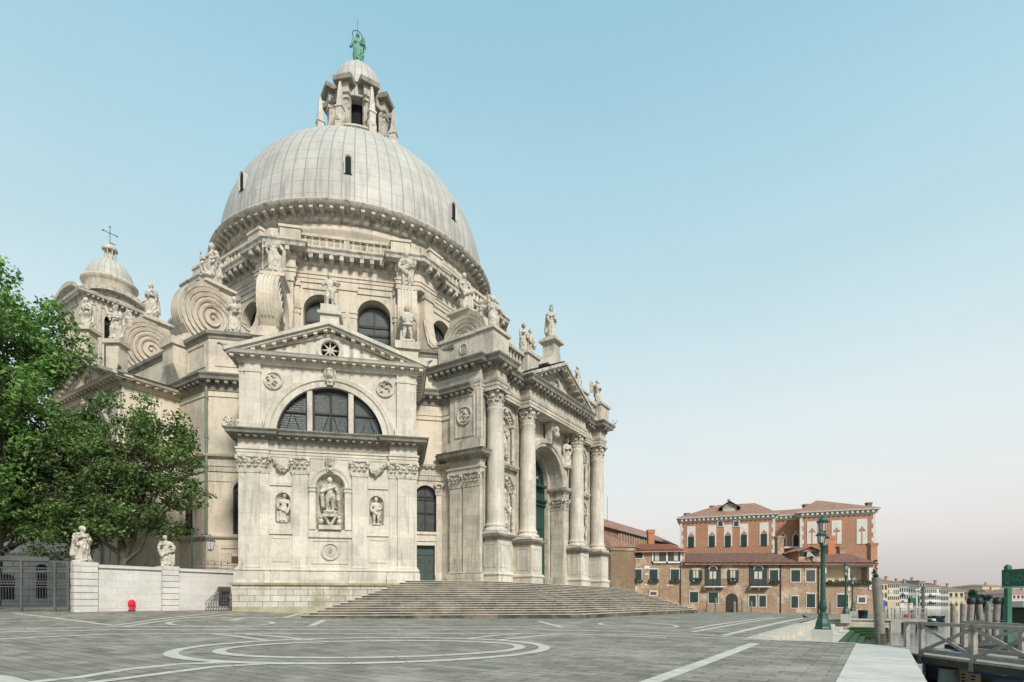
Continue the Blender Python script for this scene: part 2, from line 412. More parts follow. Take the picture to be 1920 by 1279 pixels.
def leaf(mb, p, d, w, h, out):
    """one acanthus leaf: base point p, outward direction d (2-D), width, height, overhang"""
    tx, ty = -d[1], d[0]
    def q(a, o, z): return (p[0] + tx * a + d[0] * o, p[1] + ty * a + d[1] * o, p[2] + z)
    A = [q(-w * .5, .0, 0), q(w * .5, .0, 0), q(-w * .55, .03, h * .6), q(w * .55, .03, h * .6), q(-w * .4, out, h * .97), q(w * .4, out, h * .97), q(-w * .25, out * 1.15, h * .78), q(w * .25, out * 1.15, h * .78)]
    mb.add(A, [(0, 1, 3, 2), (2, 3, 5, 4), (4, 5, 7, 6)])
def capital(f, t, n, z, h, w, dep=.22, rnd=False):
    mb = MB(f)
    if rnd:
        r = w / 2
        mb.lathe((t, n, z), [(r * 1.08, 0), (r * 1.08, .08), (r * .98, .1), (r * .98, h * .5), (r * 1.15, h * .85)], 16)
        for row, (zz, hh, k, off) in enumerate([(h * .08, h * .36, 8, 0), (h * .08, h * .62, 8, .5)]):
            for i in range(k):
                a = 2 * pi * (i + off) / k; d = (math.cos(a), math.sin(a))
                leaf(mb, (t + d[0] * r * .98, n + d[1] * r * .98, z + zz), d, r * .62, hh, .17)
        for i in range(4):
            a = pi / 4 + i * pi / 2; d = (math.cos(a), math.sin(a))
            mb.ball((t + d[0] * r * 1.42, n + d[1] * r * 1.42, z + h * .8), .17, 8, 5)
            mb.tube([(t + d[0] * r * .95, n + d[1] * r * .95, z + h * .5), (t + d[0] * r * 1.15, n + d[1] * r * 1.15, z + h * .75), (t + d[0] * r * 1.42, n + d[1] * r * 1.42, z + h * .88)], [.07, .08, .07], 6)
            d2 = (math.cos(a + pi / 4), math.sin(a + pi / 4))
            mb.ball((t + d2[0] * r * 1.2, n + d2[1] * r * 1.2, z + h * .92), .13, 6, 4)
        e = r * 1.36
        mb.box(t - e, t + e, n - e, n + e, z + h * .88, z + h)
    else:
        x0, x1 = t - w / 2, t + w / 2
        mb.box(x0 - .05, x1 + .05, n - dep, n + .05, z, z + .08)
        mb.frus(x0, x1, n - dep, n, z + .08, z + h * .88, .1, .12)
        k = max(2, int(round(w / .36)))
        for zz, hh, c, o in [(h * .1, h * .33, k, 0), (h * .1, h * .6, k + 1, 0)]:
            for i in range(c):
                u = x0 + w * ((i + .5) / c if c == k else i / k)
                leaf(mb, (u, n + .01, z + zz), (0, 1), w / k * .72, hh, .16)
        for sx in (-1, 1):
            xe = t + sx * (w / 2 + .07)
            mb.ball((xe, n + .13, z + h * .78), .14, 8, 5)
            mb.tube([(t + sx * w * .18, n + .05, z + h * .5), (t + sx * w * .36, n + .1, z + h * .76), (xe, n + .13, z + h * .88)], [.05, .06, .05], 6)
        mb.ball((t, n + .14, z + h * .9), .12, 6, 4)
        mb.box(x0 - .16, x1 + .16, n - dep, n + .2, z + h * .88, z + h)
    return mb

def niche(mb, tc, hw, zb, zs, n0, depth, seg=10):
    """curved niche recess: half cylinder and quarter dome behind an opening at plane n0"""
    pts = lambda z, s: [(tc + hw * s * math.cos(pi * i / seg), n0 - depth * s * math.sin(pi * i / seg), z) for i in range(seg + 1)]
    rows = [pts(zb, 1), pts(zs, 1)] + [pts(zs + hw * math.sin(a), math.cos(a)) for a in [pi / 2 * j / 5 for j in range(1, 5)]] + [pts(zs + hw, .02)]
    k = seg + 1; vs = [p for r in rows for p in r]
    fs = [(j * k + i, j * k + i + 1, (j + 1) * k + i + 1, (j + 1) * k + i) for j in range(len(rows) - 1) for i in range(seg)]
    mb.add(vs, fs, True)
    mb.add(pts(zb, 1), [tuple(range(k))])

def arched_window(f, tc, n, hw, zb, zs, bars_v=(0,), bars_h=(), parent=None, name='window', bw=.11, rise=None, mats=None):
    """dark frame and leaded glass of a round-headed window lying in the plane n"""
    mb = MB(f)
    lp = archloop(tc, hw, zb, zs, 16, rise)
    mb.add([(a, n, z) for a, z in lp], [tuple(range(len(lp)))], m=1)
    ry = rise or hw
    inner = archloop(tc, hw - bw, zb + bw, zs, 16, ry - bw)
    mb.band([(a, n + .08, z) for a, z in lp], [(a, n + .08, z) for a, z in inner])
    mb.band([(a, n + .08, z) for a, z in inner], [(a, n, z) for a, z in inner])
    for u in bars_v:
        zt = zs + ry * math.sqrt(max(0, 1 - (u / hw) ** 2))
        mb.box(tc + u - .045, tc + u + .045, n + .01, n + .07, zb, zt)
    for z, h in bars_h:
        w = hw if z < zs else hw * math.sqrt(max(0, 1 - ((z - zs) / ry) ** 2))
        mb.box(tc - w, tc + w, n + .012, n + .09, z - h / 2, z + h / 2)
    return mb.build(name, mats or [M['ironframe'], M['glass']], parent)

def garland(f, t0, t1, n, z, drop):
    mb = MB(f); rnd = random.Random(int(t0 * 100))
    for i in range(19):
        u = i / 18; tt = t0 + (t1 - t0) * u; s = 1 - (2 * u - 1) ** 2
        zz = z - drop * s
        for j in range(2 + int(3 * s)):
            r = .06 + .05 * s * rnd.random() + .03
            mb.ball((tt + rnd.uniform(-.05, .05), n + rnd.uniform(0, .12 + .08 * s), zz + rnd.uniform(-.11, .11) * (.5 + s)), r, 6, 4)
    return mb
def medallion(f, tc, n, zc, r, relief=True, seed=1):
    mb = MB(f); fn = lambda a, z, o: (a, n + o, z)
    def ring(rad, o): return [fn(tc + rad * math.cos(2 * pi * i / 28), zc + rad * math.sin(2 * pi * i / 28), o) for i in range(28)]
    mb.band(ring(r, -.05), ring(r, .09)); mb.band(ring(r, .09), ring(r * .82, .10)); mb.band(ring(r * .82, .10), ring(r * .78, .0))
    mb.add(ring(r * .78, .0), [tuple(range(28))])
    if relief:
        rnd = random.Random(seed)
        for i in range(12):
            a, q = rnd.uniform(0, 2 * pi), r * .62 * math.sqrt(rnd.random())
            p = (tc + q * math.cos(a), n + .03, zc + q * math.sin(a))
            b = rnd.uniform(0, 2 * pi); L = r * rnd.uniform(.15, .38)
            mb.tube([p, (p[0] + L * .5 * math.cos(b), n + .09, p[2] + L * .5 * math.sin(b)), (p[0] + L * math.cos(b + .6), n + .03, p[2] + L * math.sin(b + .6))], [.05, .085, .04], 6)
    else:
        for i, (ra, o) in enumerate([(.6, .05), (.42, .02), (.24, .07)]):
            mb.band(ring(r * ra, 0), ring(r * ra * .9, o)); mb.band(ring(r * ra * .9, o), ring(r * ra * .7, o)); mb.band(ring(r * ra * .7, o), ring(r * ra * .66, 0))
        mb.ball((tc, n, zc), r * .12)
    return mb
def balusters(mb, p0, p1, z0, z1, sp=.42, r=.15):
    L = math.hypot(p1[0] - p0[0], p1[1] - p0[1]); c = max(1, int(L / sp)); h = z1 - z0
    for i in range(c):
        u = (i + .5) / c
        mb.lathe((p0[0] + (p1[0] - p0[0]) * u, p0[1] + (p1[1] - p0[1]) * u, z0), [(r * .9, 0), (r * .9, h * .1), (r * .5, h * .14), (r, h * .36), (r * .85, h * .5), (r * .42, h * .74), (r * .55, h * .82), (r * .85, h * .88), (r * .85, h)], 8)
def rake(mb, t0, z0, t1, z1, n0, n1, th, m=0):
    """sloping cornice block from (t0,z0) to (t1,z1) measured along its top edge, vertical thickness th"""
    vs = [(t0, n0, z0 - th), (t1, n0, z1 - th), (t1, n0, z1), (t0, n0, z0), (t0, n1, z0 - th), (t1, n1, z1 - th), (t1, n1, z1), (t0, n1, z0)]
    mb.add(vs, [(0, 1, 2, 3), (4, 7, 6, 5), (0, 4, 5, 1), (1, 5, 6, 2), (2, 6, 7, 3), (3, 7, 4, 0)], m=m)
def pediment(f, hw, zc, za, nb, nf, parent, wallm, proj=.75, th=.62, modsp=.62, oculus=None):
    """gable: horizontal cornice top at zc, apex za, tympanum plane nb, rake front nf"""
    sl = (za - zc) / (hw + proj)
    mb = MB(f)
    tz = za - th - .12
    tri = [(-(hw - .05), zc), (hw - .05, zc), (0, zc + (hw - .05) * sl * .995 - .0)]
    tri = [(-(tz - zc) / sl, zc), ((tz - zc) / sl, zc), (0, tz)]
    holes = []
    if oculus: holes = [[(oculus[1] * math.cos(2 * pi * i / 20), oculus[0] + oculus[1] * math.sin(2 * pi * i / 20)) for i in range(20)]]
    mb.holed(tri, holes, lambda a, z: (a, nb, z))
    if oculus:
        zc_, r = oculus
        mb.band([(a, nb, z) for a, z in holes[0]], [(a, nb - .35, z) for a, z in holes[0]])
        R0 = [(r * 1.45 * math.cos(2 * pi * i / 24), zc_ + r * 1.45 * math.sin(2 * pi * i / 24)) for i in range(24)]
        R1 = [(r * 1.08 * math.cos(2 * pi * i / 24), zc_ + r * 1.08 * math.sin(2 * pi * i / 24)) for i in range(24)]
        mb.band([(a, nb, z) for a, z in R0], [(a, nb + .09, z) for a, z in R0]); mb.band([(a, nb + .09, z) for a, z in R0], [(a, nb + .05, z) for a, z in R1]); mb.band([(a, nb + .05, z) for a, z in R1], [(a, nb - .1, z) for a, z in R1])
    ped = mb.build('pediment', wallm, parent)
    rk = MB(f)
    for s in (-1, 1):
        rake(rk, s * (hw + proj), zc + .06, 0, za, nb - .6, nf, th * .42)
        rake(rk, s * (hw + proj - .12), zc + .06 - th * .42 + .12 * sl, 0, za - th * .42, nb - .6, nf - .17, th * .3)
        rake(rk, s * (hw + .0), zc + .03, 0, za - th * .72 - .2, nb - .5, nb + .14, th * .35)
        L = hw + proj; c = int(L / modsp)
        for i in range(c):
            u = (i + .6) / c; tt = s * L * (1 - u); zz = zc + .06 + L * u * sl - th * .72
            rk.box(tt - .13, tt + .13, nb + .1, nf - .24, zz - .22, zz + .02)
    rk.build('raking_cornice', M['white'] if wallm is M['white'] else M['carved'], ped)
    if oculus:
        st = MB(f); zc_, r = oculus
        st.add([(r * math.cos(2 * pi * i / 20), nb - .3, zc_ + r * math.sin(2 * pi * i / 20)) for i in range(20)], [tuple(range(20))])
        pts = []
        for i in range(16):
            q = r if i % 2 == 0 else r * .27
            pts.append((q * math.cos(pi * i / 8 + pi / 2), zc_ + q * math.sin(pi * i / 8 + pi / 2)))
        st.add([(a, nb - .06, z) for a, z in pts] + [(a, nb - .2, z) for a, z in pts], [tuple(range(16)), tuple(range(31, 15, -1))] + [(i, (i + 1) % 16, 16 + (i + 1) % 16, 16 + i) for i in range(16)], m=1)
        st.build('star_oculus', [M['dark_in'], M['white']], ped)
    return ped

# ---------------------------------------------------------------- side chapel (the gabled front facing the square, and its twin on the left)
def chapel(k, b, full=True):
    f = fr(k); hw = 5.78; wp = b - .16
    zt = 16.45
    mb = MB(f)
    lun = [(-3.6, 11.66), (3.6, 11.66)] + arc((0, 11.35), 3.6, math.asin(.31 / 3.6), pi - math.asin(.31 / 3.6), 28)
    cn = archloop(0, .95, 5.0, 7.95, 14)
    holes = [lun, cn] + [archloop(s * 3.12, .5, 5.4, 6.98, 10) for s in (-1, 1)]
    mb.holed([(-hw, -1.2), (hw, -1.2), (hw, zt), (-hw, zt)], holes, lambda a, z: (a, wp, z))
    mb.band([(a, wp, z) for a, z in lun], [(a, wp - .55, z) for a, z in lun])
    for s in (-1, 1):
        mb.add([(s * hw, wp, -1.2), (s * hw, 22.5, -1.2), (s * hw, 22.5, zt), (s * hw, wp, zt)], [(0, 1, 2, 3)])
    wall = mb.build('chapel_wall', M['white'] if k == 0 else M['plaster'], church)
    roof = MB(f)
    za = 19.15
    for s in (-1, 1):
        roof.add([(s * 6.7, b + .35, 16.8), (0, b + .35, za - .02), (0, 20, za - .02), (s * 6.7, 20, 16.8)], [(0, 1, 2, 3)])
    roof.build('chapel_roof', M['leadgrey'], wall)
    # podium and its ledge
    if full:
        pm = MB(f); pm.box(-6.25, 6.1, 23.7, b + .22, -1.35, 1.12); pm.build('podium', M['podium'], wall)
        pm = MB(f); pm.sweep([(-6.25, 23.7), (-6.25, b + .22), (6.1, b + .22), (6.1, 23.7)], [(-.4, 1.12), (.14, 1.12), (.16, 1.27), (-.4, 1.30)]); pm.build('podium_ledge', M['moss'], wall)
        pm = MB(f); pm.box(-6.22, 5.9, b + .2, b + .30, -1.3, -.36); pm.build('podium_footing', M['moss'], wall)
    base = MB(f)
    bp = [(-6.0, 23.7), (-6.0, b), (-4.0, b), (-4.0, b - .12), (-2.55, b - .12), (-2.55, b), (-1.42, b), (-1.42, b - .12), (1.42, b - .12), (1.42, b), (2.55, b), (2.55, b - .12), (4.0, b - .12), (4.0, b), (6.0, b), (6.0, 23.7)]
    base.sweep(bp, [(-.3, 1.28), (.16, 1.28), (.16, 2.0), (.05, 2.05), (.13, 2.13), (.13, 2.2), (.04, 2.3), (-.3, 2.3)])
    base.build('plinth', M['white'], wall)
    # pilasters with capitals: broad corner pilasters with set-back strips, two inner ones
    spec = [(-5.02, .84, 0), (-5.69, .5, -.1), (-4.31, .58, -.1), (-1.98, 1.0, 0), (1.98, 1.0, 0), (5.02, .84, 0), (5.69, .5, -.1), (4.31, .58, -.1)]
    for t, w, dn in spec:
        p = MB(f); p.box(t - w / 2, t + w / 2, wp - .05, b + dn, 2.3, 8.75); p.frus(t - w / 2, t + w / 2, wp - .05, b + dn, 2.3, 2.301, 0, 0)
        p.sweep([(t - w / 2, wp), (t - w / 2, b + dn), (t + w / 2, b + dn), (t + w / 2, wp)], [(0, 2.3), (.07, 2.3), (.07, 2.38), (.0, 2.46)])
        p.build('pilaster', M['white'], wall)
        capital(f, t, b + dn, 8.75, 1.15, w, .2 + dn).build('capital', M['carved'], wall)
    # lower entablature
    e = [(-5.98, 23.7), (-5.98, b), (-4.02, b), (-4.02, b - .14), (4.02, b - .14), (4.02, b), (5.98, b), (5.98, 23.7)]
    mb = MB(f)
    mb.sweep(e, [(-.4, 9.9), (.02, 9.9), (.02, 10.08), (.06, 10.08), (.06, 10.28), (.13, 10.3), (.13, 10.42), (-.02, 10.44), (-.02, 11.0), (-.4, 11.0)])
    ent = mb.build('entablature', M['white'], wall)
    mb = MB(f)
    mb.sweep(e, [(-.4, 11.0), (.1, 11.0), (.16, 11.1), (.16, 11.14), (.62, 11.26), (.66, 11.4), (.78, 11.52), (.78, 11.58), (-.4, 11.66)])
    mb.mods(e, .1, .48, 11.02, 11.2, .22, .55)
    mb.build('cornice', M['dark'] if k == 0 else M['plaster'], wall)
    # upper order
    for s in (-1, 1):
        for t, w, dn in [(5.02, .98, 0), (5.66, .48, -.12)]:
            p = MB(f); t *= s
            p.box(t - w / 2, t + w / 2, wp - .05, b + dn, 12.3, zt)
            p.box(t - w / 2 - .05, t + w / 2 + .05, wp - .05, b + dn + .05, 15.55, 15.72)
            p.box(t - w / 2 - .13, t + w / 2 + (.13 if s > 0 else .13), wp - .05, b + dn + .12, 11.6, 12.3)
            p.build('pilaster', M['white'], wall)
    # archivolt around the lunette
    av = MB(f)
    for r0, r1, o0, o1 in [(3.58, 3.95, .05, .05), (3.95, 4.02, .05, .14), (4.02, 4.3, .14, .16), (4.3, 4.42, .16, .0)]:
        A = lambda r, o: [(a, wp + o, z) for a, z in arc((0, 11.35), r, .07, pi - .07, 30)]
        av.band(A(r0, o0), A(r1, o1), False)
    av.band([(a, wp - .1, z) for a, z in arc((0, 11.35), 3.58, .07, pi - .07, 30)], [(a, wp + .05, z) for a, z in arc((0, 11.35), 3.58, .07, pi - .07, 30)], False)
    for s in (-1, 1): av.box(s * 1.38 - .17, s * 1.38 + .17, wp - .5, wp - .02, 11.66, 14.6)
    av.build('lunette_surround', M['white'], wall)
    for lo, hi in [(-3.52, -1.55), (-1.21, 1.21), (1.55, 3.52)]:
        lw = MB(f); n = wp - .42
        top = [(lo + (hi - lo) * i / 10, 11.35 + math.sqrt(max(.0, 3.55 ** 2 - (lo + (hi - lo) * i / 10) ** 2))) for i in range(11)]
        top = [(a, max(z, 11.7)) for a, z in top]
        lp = [(lo, 11.68), (hi, 11.68)] + top[::-1]
        lw.add([(a, n, z) for a, z in lp], [tuple(range(len(lp)))], m=1)
        cx_, cz_ = (lo + hi) / 2, 12.9
        inn = [(cx_ + (a - cx_) * .9, cz_ + (z - cz_) * .92) for a, z in lp]
        lw.band([(a, n + .1, z) for a, z in lp], [(a, n + .1, z) for a, z in inn]); lw.band([(a, n + .1, z) for a, z in inn], [(a, n, z) for a, z in inn])
        zb = 13.15; xl = [a for a in (lo, hi)]
        e0 = -math.sqrt(3.5 ** 2 - (zb - 11.35) ** 2)
        lw.box(max(lo, e0), min(hi, -e0), n + .01, n + .11, zb - .06, zb + .06)
        if lo == -1.21: lw.box(-.06, .06, n + .012, n + .12, 11.68, 14.85)
        for q in (-.35, .35):
            m_ = (lo + hi) / 2 + q * (hi - lo) * .55
            lw.tube([(m_ - q * .9, n + .06, 13.1), (m_ + q * .4, n + .06, 11.7)], .018, 5)
        lw.build('lunette_window', [M['ironframe'], M['glass']], wall)
    for s, sd in ((-1, 3), (1, 8)): medallion(f, s * 3.72, wp + .03, 15.1, .62, True, sd).build('medallion', M['carved'], wall)
    kh = MB(f)
    kh.ball((0, wp + .28, 15.72), .27, 10, 8, 1.2)
    for s in (-1, 1):
        for i in range(7): kh.ball((s * (.28 + .05 * math.sin(i)), wp + .2, 15.95 - i * .11), .13 - .008 * i, 7, 5)
        kh.ball((s * .09, wp + .53, 15.78), .045, 6, 4)
    kh.ball((0, wp + .57, 15.66), .05, 6, 4, 1.5); kh.ball((0, wp + .3, 16.0), .26, 8, 5, .6); kh.box(-.2, .2, wp, wp + .28, 15.0, 15.5); kh.ball((0, wp + .2, 15.3), .2, 8, 5)
    kh.build('carved_head_keystone', M['carved'], wall)
    # top entablature and gable
    e2 = [(-5.9, 22), (-5.9, b), (5.9, b), (5.9, 22)]
    mb = MB(f)
    mb.sweep(e2, [(-.5, 16.1), (.03, 16.1), (.1, 16.3), (.16, 16.34), (.16, 16.48), (.6, 16.55), (.66, 16.68), (.72, 16.76), (-.5, 16.8)])
    mb.mods(e2, .1, .5, 16.34, 16.5, .24, .64)
    mb.build('gable_cornice', M['white'] if k == 0 else M['plaster'], wall)
    pediment(f, 5.9, 16.78, 19.2, b + .02, b + .74, wall, M['white'] if k == 0 else M['plaster'], .72, .6, .66, (17.45, .62))
    for s in (-1, 1):
        g = MB(f); g.box(s * 6.62 - .14, s * 6.62 + .14, b + .1, b + .5, 16.7, 17.0); g.tube([(s * 6.6, b + .3, 16.9), (s * 6.8, b + .4, 17.05), (s * 7.0, b + .6, 17.1)], [.12, .1, .05], 8)
        g.build('rain_spout', M['leadgrey'], wall)
    # niches of the lower storey
    nb = MB(f); niche(nb, 0, .95, 5.0, 7.95, wp, .62); nb.build('niche', M['carved'], wall)
    ns = MB(f)
    for r0, r1, o0, o1 in [(.95, 1.0, .0, .08), (1.0, 1.2, .08, .1), (1.2, 1.26, .1, .16), (1.26, 1.42, .16, .17), (1.42, 1.46, .17, 0)]:
        A = lambda r, o: [(a, wp + o, z) for a, z in arc((0, 7.95), r, 0, pi, 20)]
        ns.band(A(r0, o0), A(r1, o1), False)
    for s in (-1, 1):
        ns.box(s * 1.2 - .22, s * 1.2 + .22, wp - .05, wp + .09, 5.0, 7.62)
        ns.box(s * 1.19 - .28, s * 1.19 + .28, wp - .3, wp + .15, 7.62, 7.72); ns.box(s * 1.19 - .24, s * 1.19 + .24, wp - .3, wp + .1, 7.72, 7.88); ns.box(s * 1.19 - .3, s * 1.19 + .3, wp - .3, wp + .17, 7.88, 7.96)
    ns.build('niche_surround', M['white'], wall)
    kb = MB(f); kb.frus(-.2, .2, wp, wp + .2, 9.0, 9.9, .1, .16); kb.ball((0, wp + .28, 9.5), .17, 8, 5); kb.ball((0, wp + .22, 9.15), .13, 8, 5); kb.build('keystone_bracket', M['carved'], wall)
    for s in (-1, 1):
        nb = MB(f); niche(nb, s * 3.12, .5, 5.4, 6.98, wp, .42); nb.build('niche', M['carved'], wall)
        q = MB(f)
        q.box(s * 3.24 - .7, s * 3.24 + .7, wp - .02, wp + .1, 7.95, 8.08); q.box(s * 3.24 - .7, s * 3.24 + .7, wp - .02, wp + .06, 8.1, 8.3)
        q.box(s * 3.24 - .75, s * 3.24 + .75, wp - .02, wp + .10, 4.62, 4.95)
        q.build('string_band', M['white'], wall); q = MB(f)
        q.sweep([(s * 3.24 - .52, wp + .0), (s * 3.24 + .52, wp + .0)], [(-.05, 2.72), (.03, 2.72), (.05, 2.8), (-.05, 2.8)])
        for a, c in ((-.6, -.52), (.52, .6)): q.box(s * 3.24 + a, s * 3.24 + c, wp - .02, wp + .04, 2.72, 4.4)
        q.box(s * 3.24 - .6, s * 3.24 + .6, wp - .02, wp + .04, 4.32, 4.4)
        q.build('wall_panel', M['white'], wall)
        garland(f, s * 3.12 - .62, s * 3.12 + .62, wp + .06, 9.75, .72).build('garland', M['carved'], wall)
    q = MB(f); q.box(-1.45, 1.45, wp - .02, wp + .12, 4.45, 4.85)
    for z0, z1 in ((2.62, 2.7), (4.2, 4.28)): q.box(-1.25, 1.25, wp - .02, wp + .05, z0, z1)
    for a in (-1.25, 1.17): q.box(a, a + .08, wp - .02, wp + .05, 2.7, 4.2)
    q.box(-.04, .04, wp - .02, wp + .05, 2.7, 2.9)
    q.build('wall_panel', M['white'], wall)
    medallion(f, 0, wp + .02, 3.5, .62, False).build('rosette', M['white'], wall)
    return wall
chapel(0, 29.74)

# ---------------------------------------------------------------- ambulatory walls between the chapels
AW = 23.6
mb = MB(F0)
ring = [LK(-2, -9.77, AW), LK(-1, -9.77, AW), LK(0, -9.77, AW), (8.19, AW)]
ret = LK(1, -10.9, 26.3)
ring.append(ret)
# plain wall sheets with window openings
def wall_sheet(k, t0, t1, z0, z1, holes, n=AW, depth=.5):
    f = fr(k); w = MB(f)
    w.holed([(t0, z0), (t1, z0), (t1, z1), (t0, z1)], holes, lambda a, z: (a, n, z))
    for h in holes: w.band([(a, n, z) for a, z in h], [(a, n - depth, z) for a, z in h])
    return w
wl0 = wall_sheet(0, -9.77, 8.19, -1.3, 17.0, [archloop(6.87, .86, 5.75, 8.75, 14), archloop(-7.0, .86, 5.2, 8.55, 14), [(6.03, 1.3), (7.62, 1.3), (7.62, 4.63), (6.03, 4.63)]])
amb = wl0.build('ambulatory_wall', M['plaster'], church)
w2 = wall_sheet(-1, -9.77, 9.77, -1.3, 17.0, [archloop(7.0, .86, 5.2, 8.55, 14)]); w2.build('ambulatory_wall', M['plaster'], church)
w3 = MB(F0); a, b_ = (8.19, AW), LK(1, -10.9, 26.3)
w3.add([(a[0], a[1], -1.3), (b_[0], b_[1], -1.3), (b_[0], b_[1], 17), (a[0], a[1], 17)], [(0, 1, 2, 3)]); w3.build('ambulatory_wall', M['stone'], church)
arched_window(F0, 6.87, AW - .35, .84, 5.78, 8.75, (0,), ((7.35, .1), (8.72, .14), (8.45, .06)), amb)
arched_window(F0, -7.0, AW - .35, .84, 5.23, 8.55, (0,), ((7.0, .1), (8.5, .14)), amb)
arched_window(FL, 7.0, AW - .35, .84, 5.23, 8.55, (0,), ((7.0, .1), (8.5, .14)), amb)
for f_, tc, zb, zs in ((F0, 6.87, 5.75, 8.75), (F0, -7.0, 5.2, 8.55), (FL, 7.0, 5.2, 8.55)):
    s = MB(f_)
    for r0, r1, o0, o1 in [(.86, .86, -.1, .06), (.86, 1.08, .06, .08), (1.08, 1.1, .08, 0)]:
        A = lambda r, o: [(p[0], AW + o, p[1]) for p in ([(tc + r, zb)] + arc((tc, zs), r, 0, pi, 16) + [(tc - r, zb)])]
        s.band(A(r0, o0), A(r1, o1), False)
    s.box(tc - 1.2, tc + 1.2, AW - .1, AW + .16, zb - .22, zb)
    s.build('window_surround', M['white'], amb)
d = MB(F0); n = AW - .22
d.box(6.03, 7.62, n - .06, n, 1.4, 4.63)
for u in (6.1, 6.9):
    for z0, z1 in ((1.75, 2.35), (2.5, 3.1), (3.25, 3.72)): d.box(u + .12, u + .56, n, n + .035, z0, z1)
    for zz in (3.48,): d.ball((u + .34, n + .04, zz), .09, 8, 4)
d.box(6.8, 6.86, n, n + .03, 1.4, 3.85); d.box(6.03, 7.62, n, n + .06, 3.85, 3.95)
d.build('side_door', M['sidedoor'], amb)
s = MB(F0); s.box(5.86, 6.03, AW - .1, AW + .1, 1.4, 4.85); s.box(7.62, 7.82, AW - .1, AW + .1, 1.4, 4.85); s.box(5.86, 7.82, AW - .1, AW + .14, 4.63, 4.9)
s.box(5.9, 7.8, AW - .05, AW + .09, 4.98, 5.45); s.build('door_surround', M['white'], amb)
# little order beside the side door, string courses
s = MB(F0); s.box(7.75, 8.15, AW - .05, AW + .14, ZL, 8.8); s.box(7.68, 8.19, AW - .05, AW + .22, ZL, 2.2); s.build('pilaster', M['stone'], amb)
capital(F0, 7.94, AW + .14, 8.8, .95, .42, .2).build('capital', M['carved'], amb)
path = [LK(-1, 5.9, AW), LK(0, -9.77, AW), (8.19, AW), LK(1, -10.9, 26.3)]
pL = [LK(-1, 5.9, AW), LK(0, -9.77, AW), (-5.8, AW)]
pR = [(5.8, AW), (8.19, AW), LK(1, -10.9, 24)]
for pp in (pL, pR):
    s = MB(F0); s.sweep(pp, [(-.2, 10.0), (.08, 10.0), (.1, 10.35), (.16, 10.4), (.16, 10.5), (.04, 10.55), (.04, 10.95), (.1, 11.0), (.3, 11.12), (.36, 11.3), (-.2, 11.42)])
    if pp is pR: s.mods(pR, .06, .26, 10.98, 11.12, .2, .45)
    s.build('string_course', M['stone'], amb)
s = MB(F0)
s.sweep(pL, [(-.2, 4.85), (.12, 4.85), (.22, 4.98), (.22, 5.12), (-.2, 5.18)])
s.build('string_course', M['plaster'], amb); s = MB(F0); s.sweep(pR, [(-.2, 15.0), (.09, 15.0), (.1, 15.3), (.16, 15.35), (-.2, 15.42)]); s.build('string_course', M['plaster'], amb); s = MB(F0); s.sweep(pL, [(-.2, 15.75), (.07, 15.75), (.07, 15.9), (-.2, 15.9)])
s.build('string_course', M['plaster'], amb); s = MB(F0); s.sweep(pL, [(-.2, 9.25), (.05, 9.25), (.05, 9.33), (-.2, 9.33)])
s.build('string_course', M['plaster'], amb)
# panelled base beneath the left windows
s = MB(F0)
for t0, t1, z0, z1 in [(-9.4, -8.9, 2.6, 4.4), (-8.7, -6.3, 4.1, 4.4), (-8.7, -8.4, 2.4, 4.0), (-6.6, -6.3, 2.4, 4.0), (-8.4, -7.9, 2.3, 2.6), (-8.3, -7.95, 3.0, 3.75), (-7.0, -6.65, 3.0, 3.75)]:
    s.box(t0, t1, AW - .05, AW + .09, z0, z1)
s.build('base_panel', M['stone'], amb)
bw = MB(F0); bw.box(-8.1, -6.85, AW - .02, AW + .03, 2.82, 3.62, m=0)
bw.box(-7.98, -6.97, AW + .03, AW + .035, 2.94, 3.5, m=1)
for i in range(8): bw.box(-7.93 + i * .13, -7.90 + i * .13, AW + .035, AW + .06, 2.94, 3.5, m=2)
for i in range(3): bw.box(-7.98, -6.97, AW + .037, AW + .058, 3.06 + i * .16, 3.085 + i * .16, m=2)
bw.build('barred_window', [M['trim'], M['litwin'], M['iron']], amb)
# main cornice and attic
s = MB(F0)
cp = [LK(-2, -9.77, AW), LK(-1, -9.77, AW), LK(0, -9.77, AW), (8.19, AW), LK(1, -10.9, 26)]
s.sweep(cp, [(-.3, 16.2), (.06, 16.2), (.1, 16.5), (.2, 16.6), (.2, 16.8), (.62, 16.9), (.66, 17.1), (.78, 17.25), (.78, 17.36), (-.3, 17.5)])
s.mods(cp, .15, .55, 16.6, 16.84, .26, .62)
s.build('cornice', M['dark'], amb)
s = MB(F0)
AT = 23.35
ap = [LK(-2, -9.67, AT), LK(-1, -9.67, AT), LK(0, -9.67, AT), (8.1, AT), LK(1, -11.0, 24)]
s.sweep(ap, [(-.5, 17.4), (.0, 17.4), (.0, 20.45), (-.5, 20.45)])
s.sweep(ap, [(-.4, 17.45), (.12, 17.45), (.12, 17.75), (.05, 17.8), (-.4, 17.8)])
att = s.build('attic', M['drumst'], church)
s = MB(F0)
s.sweep(ap, [(-.5, 20.3), (.05, 20.3), (.08, 20.5), (.24, 20.62), (.28, 20.86), (-.5, 20.92)])
s.build('attic_coping', M['dark'], att)
s = MB(F0)
